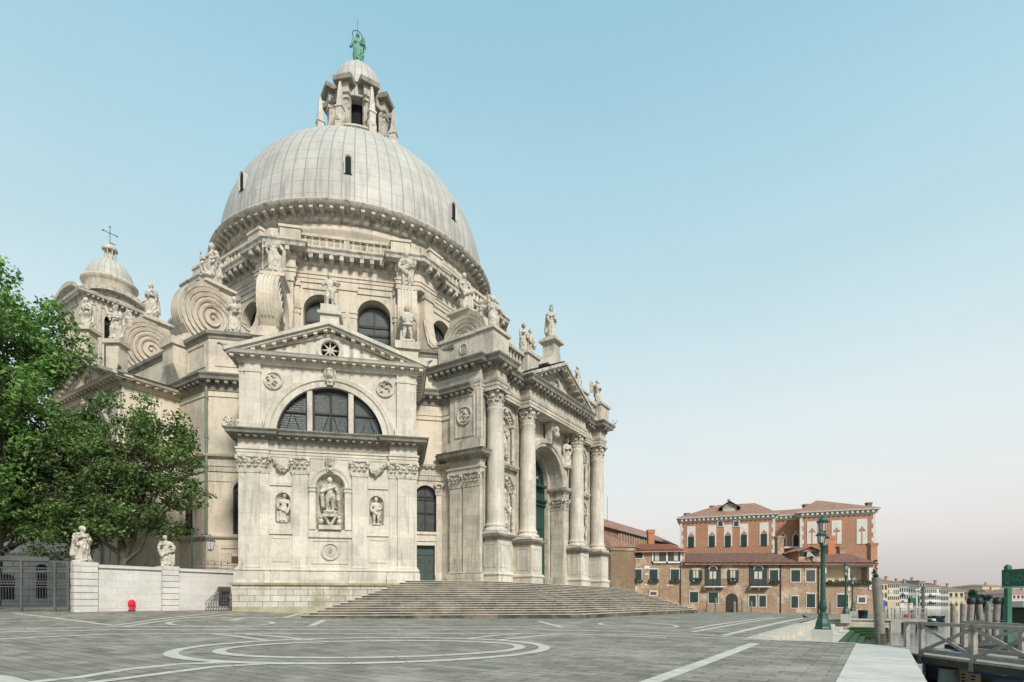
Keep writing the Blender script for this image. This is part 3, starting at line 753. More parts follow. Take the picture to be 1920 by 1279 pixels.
for k in (-1, 0):
    f = fr(k)
    for t0, t1 in ((-9.2, -6.6), (6.6, 9.2)):
        if k == 0 and t0 > 0: continue
        q = MB(f)
        for a, b2, c, d2 in ((t0, t1, 18.2, 18.3), (t0, t1, 19.95, 20.05), (t0, t0 + .1, 18.3, 19.95), (t1 - .1, t1, 18.3, 19.95)): q.box(a, b2, AT - .02, AT + .06, c, d2)
        q.build('attic_panel', M['drumst'], att)
    for t in (-5.4, 5.4):
        q = MB(f)
        q.box(t - .85, t + .85, AT - .3, AT + .95, 18.9, 20.4); q.frus(t - .7, t + .7, AT - .3, AT + .35, 17.6, 18.9, .15, .6); q.box(t - 1.0, t + 1.0, AT - .3, AT + 1.15, 20.4, 21.0)
        q.build('attic_pedestal', M['drumst'], att)
# lead roof between attic and drum
s = MB(F0)
o1, o2 = octo(23.0), octo(15.4)
s.band([(a, b, 20.7) for a, b in o1], [(a, b, 23.2) for a, b in o2]); s.build('ambulatory_roof', M['leadgrey'], church)
# green downpipe on the corner
p = fr(0)(-9.7, AW + .18, 0); dp = MB(); dp.tube([(p[0], p[1], 16.4), (p[0], p[1], 5.2)], .11, 8)
for z in (15.5, 12.5, 10.2, 7.4): dp.tube([(p[0], p[1], z), (p[0], p[1], z + .18)], .15, 8)
dp.build('downpipe', M['rust'], amb)
chapel(-1, 27.85, False)
# ---------------------------------------------------------------- drum with its paired windows
DA = 15.4; TV = 5.4
vis = (-2, -1, 0, 1, 2)
h8 = DA * math.tan(pi / 8)
drum = None
for k in vis:
    f = fr(k)
    holes = [archloop(s * 2.42, 1.55, 22.6, 27.2, 14) for s in (-1, 1)]
    w = MB(f)
    w.holed([(-h8, 21), (h8, 21), (h8, 31.0), (-h8, 31.0)], holes, lambda a, z: (a, DA, z))
    for h in holes: w.band([(a, DA, z) for a, z in h], [(a, DA - .95, z) for a, z in h])
    o = w.build('drum_wall' if drum else 'drum', M['drumst'], drum or church)
    if drum is None: drum = o
    par = drum
    for s in (-1, 1):
        arched_window(f, s * 2.42, DA - .95, 1.54, 22.6, 26.95, (0,), ((26.55, .22), (25.75, .2), (24.6, .06)), par, 'drum_window', .12)
    p = MB(f)
    for t, wd in ((0, .84), (-4.66, .36), (4.66, .36)):
        p.box(t - wd, t + wd, DA - .1, DA + .14, 21, 29.6); p.box(t - wd - .1, t + wd + .1, DA - .1, DA + .24, 29.3, 29.75)
    for t in (-4.55, -.55, .55, 4.55):
        p.box(t - .38, t + .38, DA - .5, DA + .18, 26.75, 26.9); p.box(t - .34, t + .34, DA - .5, DA + .12, 26.9, 27.2); p.box(t - .4, t + .4, DA - .5, DA + .2, 27.2, 27.32)
    for s in (-1, 1):
        x0, x1 = (s * 2.42 - 1.6, s * 2.42 + 1.6)
        p.box(x0, x1, DA - .02, DA + .1, 29.15, 29.25)
    # corner piers carrying the scrolls
    for s in (-1, 1):
        p.box(s * 5.35 - .62, s * 5.35 + .62, DA - .2, DA + .75, 21, 29.5); p.box(s * 5.35 - .72, s * 5.35 + .72, DA - .2, DA + .86, 29.3, 29.8)
    p.build('pilaster', M['drumst'], par)
def dpath(e, br):
    """octagonal path broken forward over the corner piers"""
    P = []
    for k in range(-4, 4):
        c = 4.55
        P += [LK(k, -c, e + br), LK(k, -c, e), LK(k, c, e), LK(k, c, e + br)]
        a = e + br; q = a * math.tan(pi / 8)
        P += [LK(k, q, a)]
    return P
s = MB(F0); dp_ = dpath(DA + .05, .75)
s.sweep(dp_, [(-1.2, 29.75), (.05, 29.75), (.05, 30.1), (.12, 30.12), (.12, 30.4), (.2, 30.45), (.2, 30.55), (.02, 30.6), (.02, 31.35), (-1.2, 31.35)], True)
s.build('drum_frieze', M['drumst'], drum)
s = MB(F0)
s.sweep(dp_, [(-1.2, 31.3), (.08, 31.3), (.22, 31.45), (.22, 31.9), (.98, 32.0), (1.02, 32.25), (1.15, 32.4), (1.15, 32.52), (-1.2, 32.6)], True)
s.mods(dp_, .18, .95, 31.45, 31.98, .36, .95, True)
s.build('drum_cornice', M['carved'], drum)
for k in vis:
    f = fr(k); b = MB(f); e = DA + .75
    for t0, t1 in ((-4.0, -.25), (.25, 4.0)):
        balusters(b, (t0, e), (t1, e), 32.72, 33.5, .55, .235)
    b.box(-4.2, 4.2, e - .25, e + .25, 32.5, 32.72); b.box(-4.2, 4.2, e - .22, e + .24, 33.5, 33.75)
    b.box(-.25, .25, e - .2, e + .2, 32.7, 33.5)
    for s_ in (-1, 1):
        b.box(s_ * 4.9 - .9, s_ * 4.9 + .9, e - .3, e + .5, 32.5, 33.85); b.box(s_ * 4.9 - 1.0, s_ * 4.9 + 1.0, e - .4, e + .6, 33.85, 34.08)
        b.box(s_ * 6.25 - .42, s_ * 6.25 + .42, e - .8, e + .15, 32.5, 33.85)
    b.build('balustrade', M['drumst'], drum)

# ---------------------------------------------------------------- round upper drum, dome, lantern
ctr = (0, 0, 0)
u = MB(F0)
u.lathe(ctr, [(14.65, 31.5), (14.65, 35.3), (14.75, 35.4), (14.75, 35.6), (14.65, 35.7), (14.65, 36.4)], 96)
upper = u.build('upper_drum', M['drumst'], church)
u = MB(F0)
u.lathe(ctr, [(14.6, 36.1), (14.9, 36.15), (15.0, 36.5), (15.05, 37.0), (15.9, 37.08), (15.95, 37.3), (16.1, 37.42), (16.1, 37.52), (15.3, 37.9), (15.2, 38.0)], 96)
for i in range(104):
    a = 2 * pi * (i + .5) / 104
    g = shifted(F0, 0, 0, 0, a)
    m_ = MB(g); 
    vs = [g(15.0, -.17, 36.5), g(15.0, .17, 36.5), g(15.8, .17, 36.8), g(15.8, -.17, 36.8), g(15.0, -.17, 37.06), g(15.0, .17, 37.06), g(15.8, .17, 37.06), g(15.8, -.17, 37.06)]
    u.add(vs, [(0, 1, 2, 3), (4, 7, 6, 5), (0, 4, 5, 1), (1, 5, 6, 2), (2, 6, 7, 3), (3, 7, 4, 0)], raw=True)
u.build('dome_cornice', M['carved'], upper)
dm = MB(F0); RD, ZD = 15.1, 38.0
prof = [(RD * math.cos(e), ZD + RD * math.sin(e) * 1.0) for e in [R(71.5) * i / 36 for i in range(37)]]
dm.lathe(ctr, prof, 160)
def domeuv(x, y, z):
    a = math.atan2(y - CC[1], x - CC[0]) - A0; rr = math.hypot(x - CC[0], y - CC[1])
    return (a / (2 * pi) * 80, math.atan2(z - ZD, rr) * RD)
def domemat():
    m = mat('dome_lead', (.50, .475, .42), (.40, .38, .335), rough=.5, scale=.4, bump=.1, bscale=2, stain=.2, stcol=(.33, .335, .33), stscale=.4)
    nt = m.node_tree; N, Lk = nt.nodes, nt.links
    b = [n for n in N if n.type == 'BSDF_PRINCIPLED'][0]; old = b.inputs['Base Color'].links[0].from_socket
    uv = N.new('ShaderNodeTexCoord'); sp = N.new('ShaderNodeSeparateXYZ'); Lk.new(uv.outputs['UV'], sp.inputs[0])
    def M1(op, a, b_=None, c=None):
        x = N.new('ShaderNodeMath'); x.operation = op
        for i, q in enumerate((a, b_, c)):
            if q is None: continue
            if isinstance(q, (int, float)): x.inputs[i].default_value = q
            else: Lk.new(q, x.inputs[i])
        return x.outputs[0]
    fu = M1('FRACT', sp.outputs[0]); su = M1('LESS_THAN', M1('ABSOLUTE', M1('SUBTRACT', fu, .5)), .05)
    fl = M1('FLOOR', sp.outputs[0])
    wn_ = N.new('ShaderNodeTexWhiteNoise'); wn_.noise_dimensions = '1D'; Lk.new(fl, wn_.inputs['W'])
    v = M1('MULTIPLY', sp.outputs[1], .78)
    fv = M1('FRACT', v); sv = M1('LESS_THAN', M1('ABSOLUTE', M1('SUBTRACT', fv, .5)), .028)
    cellv = M1('FLOOR', M1('ADD', v, .5)); cu = M1('FLOOR', M1('ADD', sp.outputs[0], .5))
    w2_ = N.new('ShaderNodeTexWhiteNoise'); w2_.noise_dimensions = '2D'; cb = N.new('ShaderNodeCombineXYZ'); Lk.new(cu, cb.inputs[0]); Lk.new(cellv, cb.inputs[1]); Lk.new(cb.outputs[0], w2_.inputs['Vector'])
    # vertical dirt runs near the foot of the dome
    nz = N.new('ShaderNodeTexNoise'); nz.inputs['Scale'].default_value = 1; nz.inputs['Detail'].default_value = 4
    mp = N.new('ShaderNodeMapping'); mp.inputs['Scale'].default_value = (2.6, .25, 1); Lk.new(uv.outputs['UV'], mp.inputs[0]); Lk.new(mp.outputs[0], nz.inputs['Vector'])
    mr = N.new('ShaderNodeMapRange'); mr.inputs[1].default_value = .5; mr.inputs[2].default_value = .68; Lk.new(nz.outputs[0], mr.inputs[0])
    low = N.new('ShaderNodeMapRange'); low.inputs[1].default_value = 8.0; low.inputs[2].default_value = 0.5; Lk.new(sp.outputs[1], low.inputs[0])
    runs = M1('MULTIPLY', M1('MULTIPLY', mr.outputs[0], low.outputs[0]), .75)
    def mixc(f, a, c):
        x = N.new('ShaderNodeMix'); x.data_type = 'RGBA'
        Lk.new(f, x.inputs[0]); Lk.new(a, x.inputs[6]); x.inputs[7].default_value = (*c, 1); return x.outputs[2]
    c = mixc(M1('MULTIPLY', w2_.outputs['Value'], .3), old, (.37, .365, .345))
    c = mixc(runs, c, (.20, .21, .22))
    c = mixc(M1('MULTIPLY', su, .8), c, (.23, .225, .205))
    c = mixc(M1('MULTIPLY', sv, .6), c, (.25, .245, .225))
    # rust runs under the little windows
    a8 = M1('MULTIPLY', sp.outputs[0], .1); f8 = M1('ABSOLUTE', M1('SUBTRACT', M1('FRACT', M1('ADD', a8, .5)), .5))
    st = M1('MULTIPLY', M1('LESS_THAN', f8, .022), M1('MULTIPLY', M1('LESS_THAN', sp.outputs[1], 3.3), M1('GREATER_THAN', mr.outputs[0], -.1)))
    c = mixc(M1('MULTIPLY', st, M1('ADD', M1('MULTIPLY', mr.outputs[0], .4), .4)), c, (.24, .19, .13))
    Lk.new(c, b.inputs['Base Color'])
    bp = N.new('ShaderNodeBump'); bp.inputs['Strength'].default_value = .5; bp.inputs['Distance'].default_value = .08
    Lk.new(su, bp.inputs['Height']); Lk.new(bp.outputs[0], b.inputs['Normal'])
    return m
M['dome'] = domemat()
dome = dm.build('dome', M['dome'], church, uvf=domeuv)
# atan2 seam falls behind; windows on the eight axes
for k in (-2, -1, 0, 1, 2):
    e0 = R(13.5); g = fr(k); s = MB(g)
    for z0, z1, wv in ((40.8, 42.35, .27),):
        q0 = math.sqrt(RD ** 2 - (z0 - ZD) ** 2)
        lp = [(-wv, z0), (wv, z0)] + arc((0, z1 - .1), wv, 0, pi, 8)
        nf = q0 + .04
        s.add([(a, nf, z) for a, z in lp], [tuple(range(len(lp)))], m=1)
        lo = [(-wv - .12, z0), (wv + .12, z0)] + arc((0, z1 - .1), wv + .12, 0, pi, 8)
        s.band([(a, nf, z) for a, z in lp], [(a, nf + .08, z) for a, z in lo]); s.band([(a, nf + .08, z) for a, z in lo], [(a, nf - 1.3, z) for a, z in lo])
    s.build('dormer', [M['lead'], M['dark_in']], dome)

Z0 = 52.3
lt = MB(F0)
lt.lathe(ctr, [(4.95, Z0), (4.95, Z0 + .5), (4.75, Z0 + .6), (4.75, Z0 + .75), (3.0, Z0 + .8)], 48)
lantern = lt.build('lantern', M['lead'], church)
b = MB(F0)
for i in range(56):
    a = 2 * pi * i / 56; q = (4.45 * math.cos(a), 4.45 * math.sin(a))
    b.lathe((q[0], q[1], Z0 + .75), [(.07, 0), (.11, .3), (.06, .7), (.08, .9)], 6)
b.lathe(ctr, [(4.3, Z0 + 1.65), (4.6, Z0 + 1.65), (4.62, Z0 + 1.85), (4.3, Z0 + 1.88)], 48)
b.build('lantern_balustrade', M['white'], lantern)
core = MB(F0); core.lathe(ctr, [(2.0, Z0 + .7), (2.0, 58.8)], 24); core.lathe(ctr, [(2.0, 58.7), (3.1, 58.75)], 24); core.build('dark_core', M['dark_in'], lantern)
for i in range(8):
    a = A0 * 0 + (i + .5) * pi / 4
    g = shifted(F0, 0, 0, 0, a); 
    p = MB(g)
    p.box(2.85, 3.35, -.5, .5, Z0 + .7, 59.7); p.box(3.35, 3.6, -.4, .4, Z0 + .7, 58.0); p.box(2.8, 3.75, -.5, .5, 57.9, 58.2); p.box(3.0, 3.7, -.58, .58, 58.6, 59.72); p.box(3.67, 3.71, -.3, .3, 58.85, 59.45)
    pr = [(3.5, 53.0), (4.15, 53.0), (4.2, 54.6), (4.0, 55.4), (3.75, 55.8), (3.6, 56.8), (3.5, 57.9)]
    p.prism([(x, -.3, z) for x, z in pr], (0, .6, 0))
    p.build('lantern_pier', M['carved'], lantern)
    o = MB(g); c = 4.55
    o.box(c - .42, c + .42, -.42, .42, Z0 + .3, 54.4)
    o.lathe((c, 0, 54.6), [(.5, -.25), (.56, 0), (.5, .3), (.42, .45)], 12)
    o.box(c - .36, c + .36, -.36, .36, 54.9, 55.9); o.box(c - .45, c + .45, -.45, .45, 55.9, 56.08)
    o.frus(c - .33, c + .33, -.33, .33, 56.08, 58.75, -.2, -.2, -.2); o.ball((c, 0, 58.85), .16)
    o.build('obelisk', M['white'], lantern)
def lpath(e, br):
    P = []
    for i in range(8):
        a = (i + .5) * pi / 4; c, s_ = math.cos(a), math.sin(a)
        w_ = .62
        for rr, q in ((e, w_), (e + br, w_), (e + br, -w_), (e, -w_)):
            P.append((rr * c - q * s_, rr * s_ + q * c))
    # run clockwise so that outward is on the left of travel
    return P[::-1]
lp = lpath(3.15, .55)[::-1]
cn = MB(F0)
P_ = lpath(3.15, .55)
cn.sweep(P_, [(-.5, 59.7), (.04, 59.7), (.1, 59.8), (.3, 59.86), (.34, 60.0), (.42, 60.12), (-.5, 60.25)], True)
cn.build('lantern_cornice', M['dark'], lantern)
ld = MB(F0)
ld.lathe(ctr, [(3.12, 58.6), (3.2, 58.65), (3.2, 58.8), (3.12, 58.85), (3.12, 59.9)], 48)
ld.lathe(ctr, [(3.15, 60.3), (3.12, 60.8)] + [(3.06 * math.cos(e), 60.8 + 4.0 * math.sin(e)) for e in [R(80) * i / 14 for i in range(15)]] + [(.62, 64.85), (.66, 65.2), (.3, 65.25)], 48)
ld.build('lantern_dome', M['dome'], lantern, uvf=lambda x, y, z: (math.atan2(y - CC[1], x - CC[0]) / (2 * pi) * 24, (z - 60) * 1.0 + 20))

# ---------------------------------------------------------------- the great scroll buttresses
def volute(k, t):
    f = fr(k); hw = .62; c = (21.05, 23.85); rr = 2.72
    pr = [(23.45, 20.9), (23.45, 21.6), (22.9, 21.9)] + arc(c, rr, R(-46), R(104), 24)
    pr += [(19.9, 26.5), (19.35, 26.5), (19.25, 25.6), (18.95, 24.95), (18.6, 24.45), (18.0, 24.3), (17.4, 24.45), (16.9, 24.95), (16.5, 25.8), (16.25, 27.0), (16.1, 28.6), (15.3, 28.6), (15.3, 20.9)]
    m = MB(f)
    m.prism([(t - hw, n, z) for n, z in pr], (2 * hw, 0, 0))
    # flutes on the curved front
    for q in (-.4, -.14, .14, .4):
        m.prism([(t + q - .075, n, z) for n, z in arc(c, rr + .07, R(-30), R(100), 20) + arc(c, rr - .1, R(100), R(-30), 20)], (.15, 0, 0))
    v = m.build('scroll_buttress', M['drumst'], church)
    for sd in (-1, 1):
        sp = MB(f)
        x = t + sd * hw
        def ring(a0, a1, fn_o, fn_i, h):
            N_ = 130
            A, B = [], []
            for i in range(N_ + 1):
                a = a0 + (a1 - a0) * i / N_
                A.append((c[0] + fn_o(i / N_) * math.cos(a), c[1] + fn_o(i / N_) * math.sin(a))); B.append((c[0] + fn_i(i / N_) * math.cos(a), c[1] + fn_i(i / N_) * math.sin(a)))
            P = lambda L, e: [(x + sd * e, p[0], p[1]) for p in L]
            sp.band(P(A, -.02), P(A, h), False); sp.band(P(A, h), P(B, h * .55), False); sp.band(P(B, h * .55), P(B, -.02), False)
        turns = 5.3 * 2 * pi; st = R(-60) if True else 0
        ro = lambda u_: 2.58 * (1 - u_) ** .85 + .22
        ring(R(100), R(100) - turns, ro, lambda u_: ro(u_) - .26 * (1 - u_) - .08, .17)
        sp.ball((x, c[0], c[1]), .17, 10, 6)
        nk = [(19.55, 25.3), (19.0, 24.75), (18.4, 24.3), (17.9, 24.1), (17.2, 24.25), (16.7, 24.8), (16.35, 25.8), (16.1, 27.2)]
        sp.tube([(x, a, b_) for a, b_ in nk], .09, 6)
        sp.tube([(x, 18.9, 21.0), (x, 18.6, 22.0), (x, 18.0, 22.7), (x, 17.3, 22.9), (x, 16.6, 22.6)], .09, 6)
        sp.build('spiral_carving', M['drumst'], v)
    cp = MB(f)
    cp.box(t - .66, t + .66, 19.4, 21.45, 25.0, 26.5); cp.frus(t - .68, t + .68, 19.38, 21.47, 26.4, 26.62, .2, .2, .2); cp.box(t - .95, t + .95, 19.1, 21.8, 26.62, 26.85); cp.box(t - .6, t + .6, 19.8, 21.4, 26.85, 27.1)
    cp.build('statue_pedestal', M['drumst'], v)
    lo = MB(f); lo.box(t - .7, t + .7, 22.6, 23.85, 20.85, 21.3); lo.build('block', M['white'], v)
for k, t in ((0, -TV), (0, TV), (-1, TV), (-1, -TV), (1, -TV), (1, TV)): volute(k, t)

# ---------------------------------------------------------------- second dome over the choir, behind
cd = thing('choir_dome', 'lead-covered rear dome with a plain drum, half hidden behind a scroll buttress', 'dome', (CC[0] - .836 * 27, CC[1] + .549 * 27, 25))
q = shifted(F1, 0, -27)
d2 = MB(q); d2.lathe(ctr, [(7.9, 25), (7.9, 38.2), (8.3, 38.3), (8.4, 38.8), (7.9, 39.0)], 48); d2.build('drum', M['lead'], cd)
d2 = MB(q); d2.lathe(ctr, [(7.7 * math.cos(e), 39 + 7.7 * math.sin(e)) for e in [R(88) * i / 16 for i in range(17)]], 64); d2.build('dome', M['leadgrey'], cd)
# ---------------------------------------------------------------- main entrance front
f = F1; WF = 26.2; NC = 27.1
mf = MB(f)
arch = archloop(0, 3.25, ZL, 11.5, 24)
nl = [archloop(s * 7.2, .72, 6.3, 9.3, 12) for s in (-1, 1)] + [archloop(s * 7.2, .72, 12.2, 14.9, 12) for s in (-1, 1)]
mf.holed([(-10.9, -1.2), (10.9, -1.2), (10.9, 19.2), (-10.9, 19.2)], [arch] + nl, lambda a, z: (a, WF, z))
for s in (-1, 1): mf.add([(s * 10.9, WF, -1.2), (s * 10.9, 15, -1.2), (s * 10.9, 15, 19.2), (s * 10.9, WF, 19.2)], [(0, 1, 2, 3)])
mf.add([(-10.9, WF, 19.2), (10.9, WF, 19.2), (10.9, 15, 19.2), (-10.9, 15, 19.2)], [(0, 1, 2, 3)])
front = mf.build('main_front', M['stone'], church)
# deep portal: reveal, outer archivolt, impost pilasters
po = MB(f); DN = 24.4
lpo = [(-3.25, ZL), (-3.25, 11.5)] + arc((0, 11.5), 3.25, pi, 0, 24) + [(3.25, ZL)]
po.band([(a, WF, z) for a, z in lpo], [(a, WF - 1.35, z) for a, z in lpo], False)
lpi = [(-2.85, ZL), (-2.85, 11.5)] + arc((0, 11.5), 2.85, pi, 0, 24) + [(2.85, ZL)]
po.band([(a, WF - 1.35, z) for a, z in lpo], [(a, WF - 1.35, z) for a, z in lpi], False)
po.band([(a, WF - 1.35, z) for a, z in lpi], [(a, DN, z) for a, z in lpi], False)
for r0, r1, o0, o1 in [(3.25, 3.28, 0, .16), (3.28, 3.5, .16, .2), (3.5, 3.58, .2, .32), (3.58, 3.95, .32, .34), (3.95, 4.05, .34, 0)]:
    A = lambda r, o: [(a, WF + o, z) for a, z in arc((0, 11.5), r, .0, pi, 30)]
    po.band(A(r0, o0), A(r1, o1), False)
po.build('portal_arch', M['stone'], front)
for s in (-1, 1):
    p = MB(f)
    x0, x1 = sorted((s * 3.2, s * 4.0))
    p.box(x0, x1, WF - .1, WF + .28, ZL, 9.2); p.box(*sorted((s * 3.12, s * 3.3)), WF - 1.2, WF + .2, ZL, 9.2); p.box(*sorted((s * 3.05, s * 3.3)), WF - 1.25, WF + .25, ZL, 2.4)
    p.box(x0 - .1, x1 + .1, WF - .1, WF + .4, ZL, 2.5)
    p.build('impost_pilaster', M['stone'], front)
    jf = lambda a, o, z, s=s: f(s * (3.14 - o), a, z)
    capital(jf, WF - .55, .0, 9.2, 1.15, 1.3, .1).build('capital', M['carved'], front)
    capital(f, s * 3.62, WF + .28, 9.2, 1.15, .8, .4).build('capital', M['carved'], front)
    p = MB(f)
    ip = [(s * 2.5, WF - 2.6), (s * 2.86, WF - 2.0), (s * 2.86, WF + .3), (s * 4.05, WF + .3)]
    pth = [(-4.05, WF), (-4.05, WF + .3), (-3.12, WF + .3), (-3.12, WF - 1.3)] if s < 0 else [(3.12, WF - 1.3), (3.12, WF + .3), (4.05, WF + .3), (4.05, WF)]
    p.sweep(pth, [(-.15, 10.35), (.02, 10.35), (.05, 10.8), (.12, 10.85), (.12, 11.0), (.4, 11.15), (.45, 11.35), (-.15, 11.5)])
    p.mods(pth, .05, .32, 11.0, 11.14, .16, .34)
    p.build('impost_cornice', M['carved'], front)
dr = MB(f)
dr.box(-2.85, 2.85, DN - .1, DN, ZL, 10.3)
dr.add([(a, DN - .02, z) for a, z in [(-2.85, 10.3), (2.85, 10.3)] + arc((0, 11.5), 2.85, 0, pi, 24)], [tuple(range(27))])
dr.box(-2.85, 2.85, DN, DN + .3, 10.0, 10.25); dr.box(-2.85, 2.85, DN, DN + .2, 9.6, 9.75); dr.mods([(-2.5, DN), (2.5, DN)], .02, .2, 9.8, 9.98, .14, .3)
for s in (-1, 1):
    for z0, z1 in ((1.9, 3.9), (4.2, 6.9), (7.2, 9.3)):
        a, c = sorted((s * .25, s * 2.2))
        for e, h in ((0, .05), (.14, .1)):
            dr.box(a + e, c - e, DN, DN + .06 + h * .4, z0 + e, z1 - e)
    dr.box(*sorted((s * .0, s * .06)), DN, DN + .12, ZL, 9.6)
for r in (2.3, 1.5): dr.band([(a, DN - .02, z) for a, z in arc((0, 11.5), r + .16, 0, pi, 24)], [(a, DN + .1, z) for a, z in arc((0, 11.5), r, 0, pi, 24)], False)
for q in range(1, 6):
    a = pi * q / 6; dr.tube([(.5 * math.cos(a), DN + .04, 11.5 + .5 * math.sin(a)), (2.4 * math.cos(a), DN + .04, 11.5 + 2.4 * math.sin(a))], .07, 6)
dr.box(-2.5, 2.5, DN, DN + .5, 11.35, 11.6)
dr.build('portal_door', M['doorgreen'], front)
kb = MB(f); kb.frus(-.42, .42, WF + .2, WF + .6, 15.0, 16.85, .18, .5); kb.ball((0, WF + 1.0, 16.2), .42, 10, 6); kb.ball((0, WF + 1.2, 15.75), .3, 8, 5); kb.build('keystone_bracket', M['carved'], front)
# giant columns on pedestals
for t in (-9.7, -4.75, 4.75, 9.7):
    pd = MB(f)
    pd.box(t - 1.0, t + 1.0, WF - .2, NC + 1.0, ZL - .1, 2.05); pd.sweep([(t - .98, WF), (t - .98, NC + .98), (t + .98, NC + .98), (t + .98, WF)], [(-.1, 2.05), (.05, 2.05), (.12, 2.15), (.02, 2.35), (-.1, 2.4)])
    pd.box(t - .9, t + .9, WF - .2, NC + .9, 2.35, 4.9)
    for a in (t - .62, t + .50): pd.box(a, a + .12, NC + .88, NC + .93, 2.75, 4.5)
    for z in (2.7, 4.5): pd.box(t - .62, t + .62, NC + .88, NC + .93, z, z + .1)
    for sx in (-1, 1):
        for z in (2.7, 4.5): pd.box(*sorted((t + sx * .88, t + sx * .93)), WF + .35, NC + .62, z, z + .1)
        for n0 in (WF + .35, NC + .5): pd.box(*sorted((t + sx * .88, t + sx * .93)), n0, n0 + .12, 2.75, 4.5)
    pd.build('pedestal', M['white'], front)
    pc = MB(f); pc.sweep([(t - .9, WF), (t - .9, NC + .9), (t + .9, NC + .9), (t + .9, WF)], [(-.3, 4.85), (.02, 4.85), (.12, 5.05), (.3, 5.15), (.34, 5.32), (-.3, 5.4)]); pc.build('pedestal_cap', M['dark'], front)
    c = MB(f); r = .72
    c.box(t - 1.0, t + 1.0, NC - .95, NC + .95, 5.38, 5.58)
    c.lathe((t, NC, 0), [(r * 1.36, 5.58), (r * 1.42, 5.68), (r * 1.36, 5.8), (r * 1.16, 5.84), (r * 1.12, 5.94), (r * 1.2, 6.0), (r * 1.22, 6.08), (r * 1.1, 6.16), (r * 1.03, 6.3), (r, 6.6), (r, 8.5), (r * .985, 10.5), (r * .95, 12.5), (r * .9, 14.4), (r * .875, 15.2), (r * .96, 15.3), (r * .96, 15.42)], 32)
    c.build('column', M['white'], front)
    capital(f, t, NC, 15.4, 1.5, r * 1.76, 0, True).build('capital', M['carved'], front)
    q = MB(f); q.box(t - .62, t + .62, WF - .1, WF + .2, ZL, 16.9); q.build('pilaster', M['stone'], front)
# bays between the columns: wall niches with small frames and ledges
for s in (-1, 1):
    t = s * 7.2
    for zb, zs in ((6.3, 9.3), (12.2, 14.9)):
        n_ = MB(f); niche(n_, t, .72, zb, zs, WF, .62); n_.build('niche', M['carved'], front)
        q = MB(f)
        for r0, r1, o0, o1 in [(.72, .74, 0, .14), (.74, .98, .14, .18), (.98, 1.0, .18, 0)]:
            A = lambda r, o: [(a, WF + o, z) for a, z in arc((t, zs), r, 0, pi, 16)]
            q.band(A(r0, o0), A(r1, o1), False)
        for e in (-1, 1):
            q.lathe((t + e * 1.05, WF + .22, zb - .1), [(.17, 0), (.17, .12), (.13, .2), (.12, zs - zb - .3), (.19, zs - zb - .05), (.2, zs - zb + .1)], 10)
            q.box(t + e * 1.05 - .24, t + e * 1.05 + .24, WF - .1, WF + .44, zs, zs + .28)
        hi = zs + 1.15
        for e in (-1, 1):
            q.tube([(t + e * 1.3, WF + .25, zs + .35), (t + e * .9, WF + .28, hi - .1), (t + e * .45, WF + .28, hi + .2), (t, WF + .28, hi + .28)], [.15, .15, .14, .13], 8)
            for j in range(4): q.ball((t + e * (.45 + .22 * j), WF + .2, zs + .85 - .2 * j), .13, 6, 4)
        q.ball((t, WF + .22, hi), .24, 8, 6)
        q.build('niche_frame', M['carved'], front)
    q = MB(f); q.sweep([(t - 1.75, WF - .05), (t + 1.75, WF - .05)], [(-.1, 11.1), (.1, 11.1), (.12, 11.3), (.5, 11.45), (.55, 11.65), (-.1, 11.8)]); q.mods([(t - 1.7, WF), (t + 1.7, WF)], 0, .4, 11.25, 11.43, .15, .3)
    q.build('bay_ledge', M['carved'], front)
    medallion(f, t, WF + .05, 3.4, .8, False).build('rosette', M['carved'], front)
# entablature, broken forward over the columns
e = [(-11, 21.5), (-11, 26.5), (-10.42, 26.5), (-10.42, 27.75), (-8.98, 27.75), (-8.98, 26.85), (-5.5, 26.85), (-5.5, 27.75), (5.5, 27.75), (5.5, 26.85), (8.98, 26.85), (8.98, 27.75), (10.42, 27.75), (10.42, 26.5), (11, 26.5), (11, 21.5)]
q = MB(f)
q.sweep(e, [(-.55, 16.9), (.0, 16.9), (.0, 17.12), (.05, 17.12), (.05, 17.4), (.1, 17.4), (.16, 17.62), (.0, 17.68), (.0, 18.3), (-.55, 18.3)])
for t0, t1 in ((-9.9, -9.5), (-5.3, 5.3), (9.5, 9.9)): q.box(t0, t1, WF - .1, 27.6, 16.92, 18.3)
q.build('entablature', M['stone'], front)
q = MB(f)
q.sweep(e, [(-.6, 18.3), (.06, 18.3), (.16, 18.45), (.16, 18.72), (.66, 18.82), (.7, 19.02), (.84, 19.2), (.84, 19.3), (-.6, 19.4)])
q.mods(e, .1, .6, 18.44, 18.8, .28, .66)
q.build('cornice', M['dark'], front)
pf = pediment(f, 5.5, 19.35, 22.45, 27.35, 28.45, front, M['stone'], .78, .66, .7, (20.35, .55))
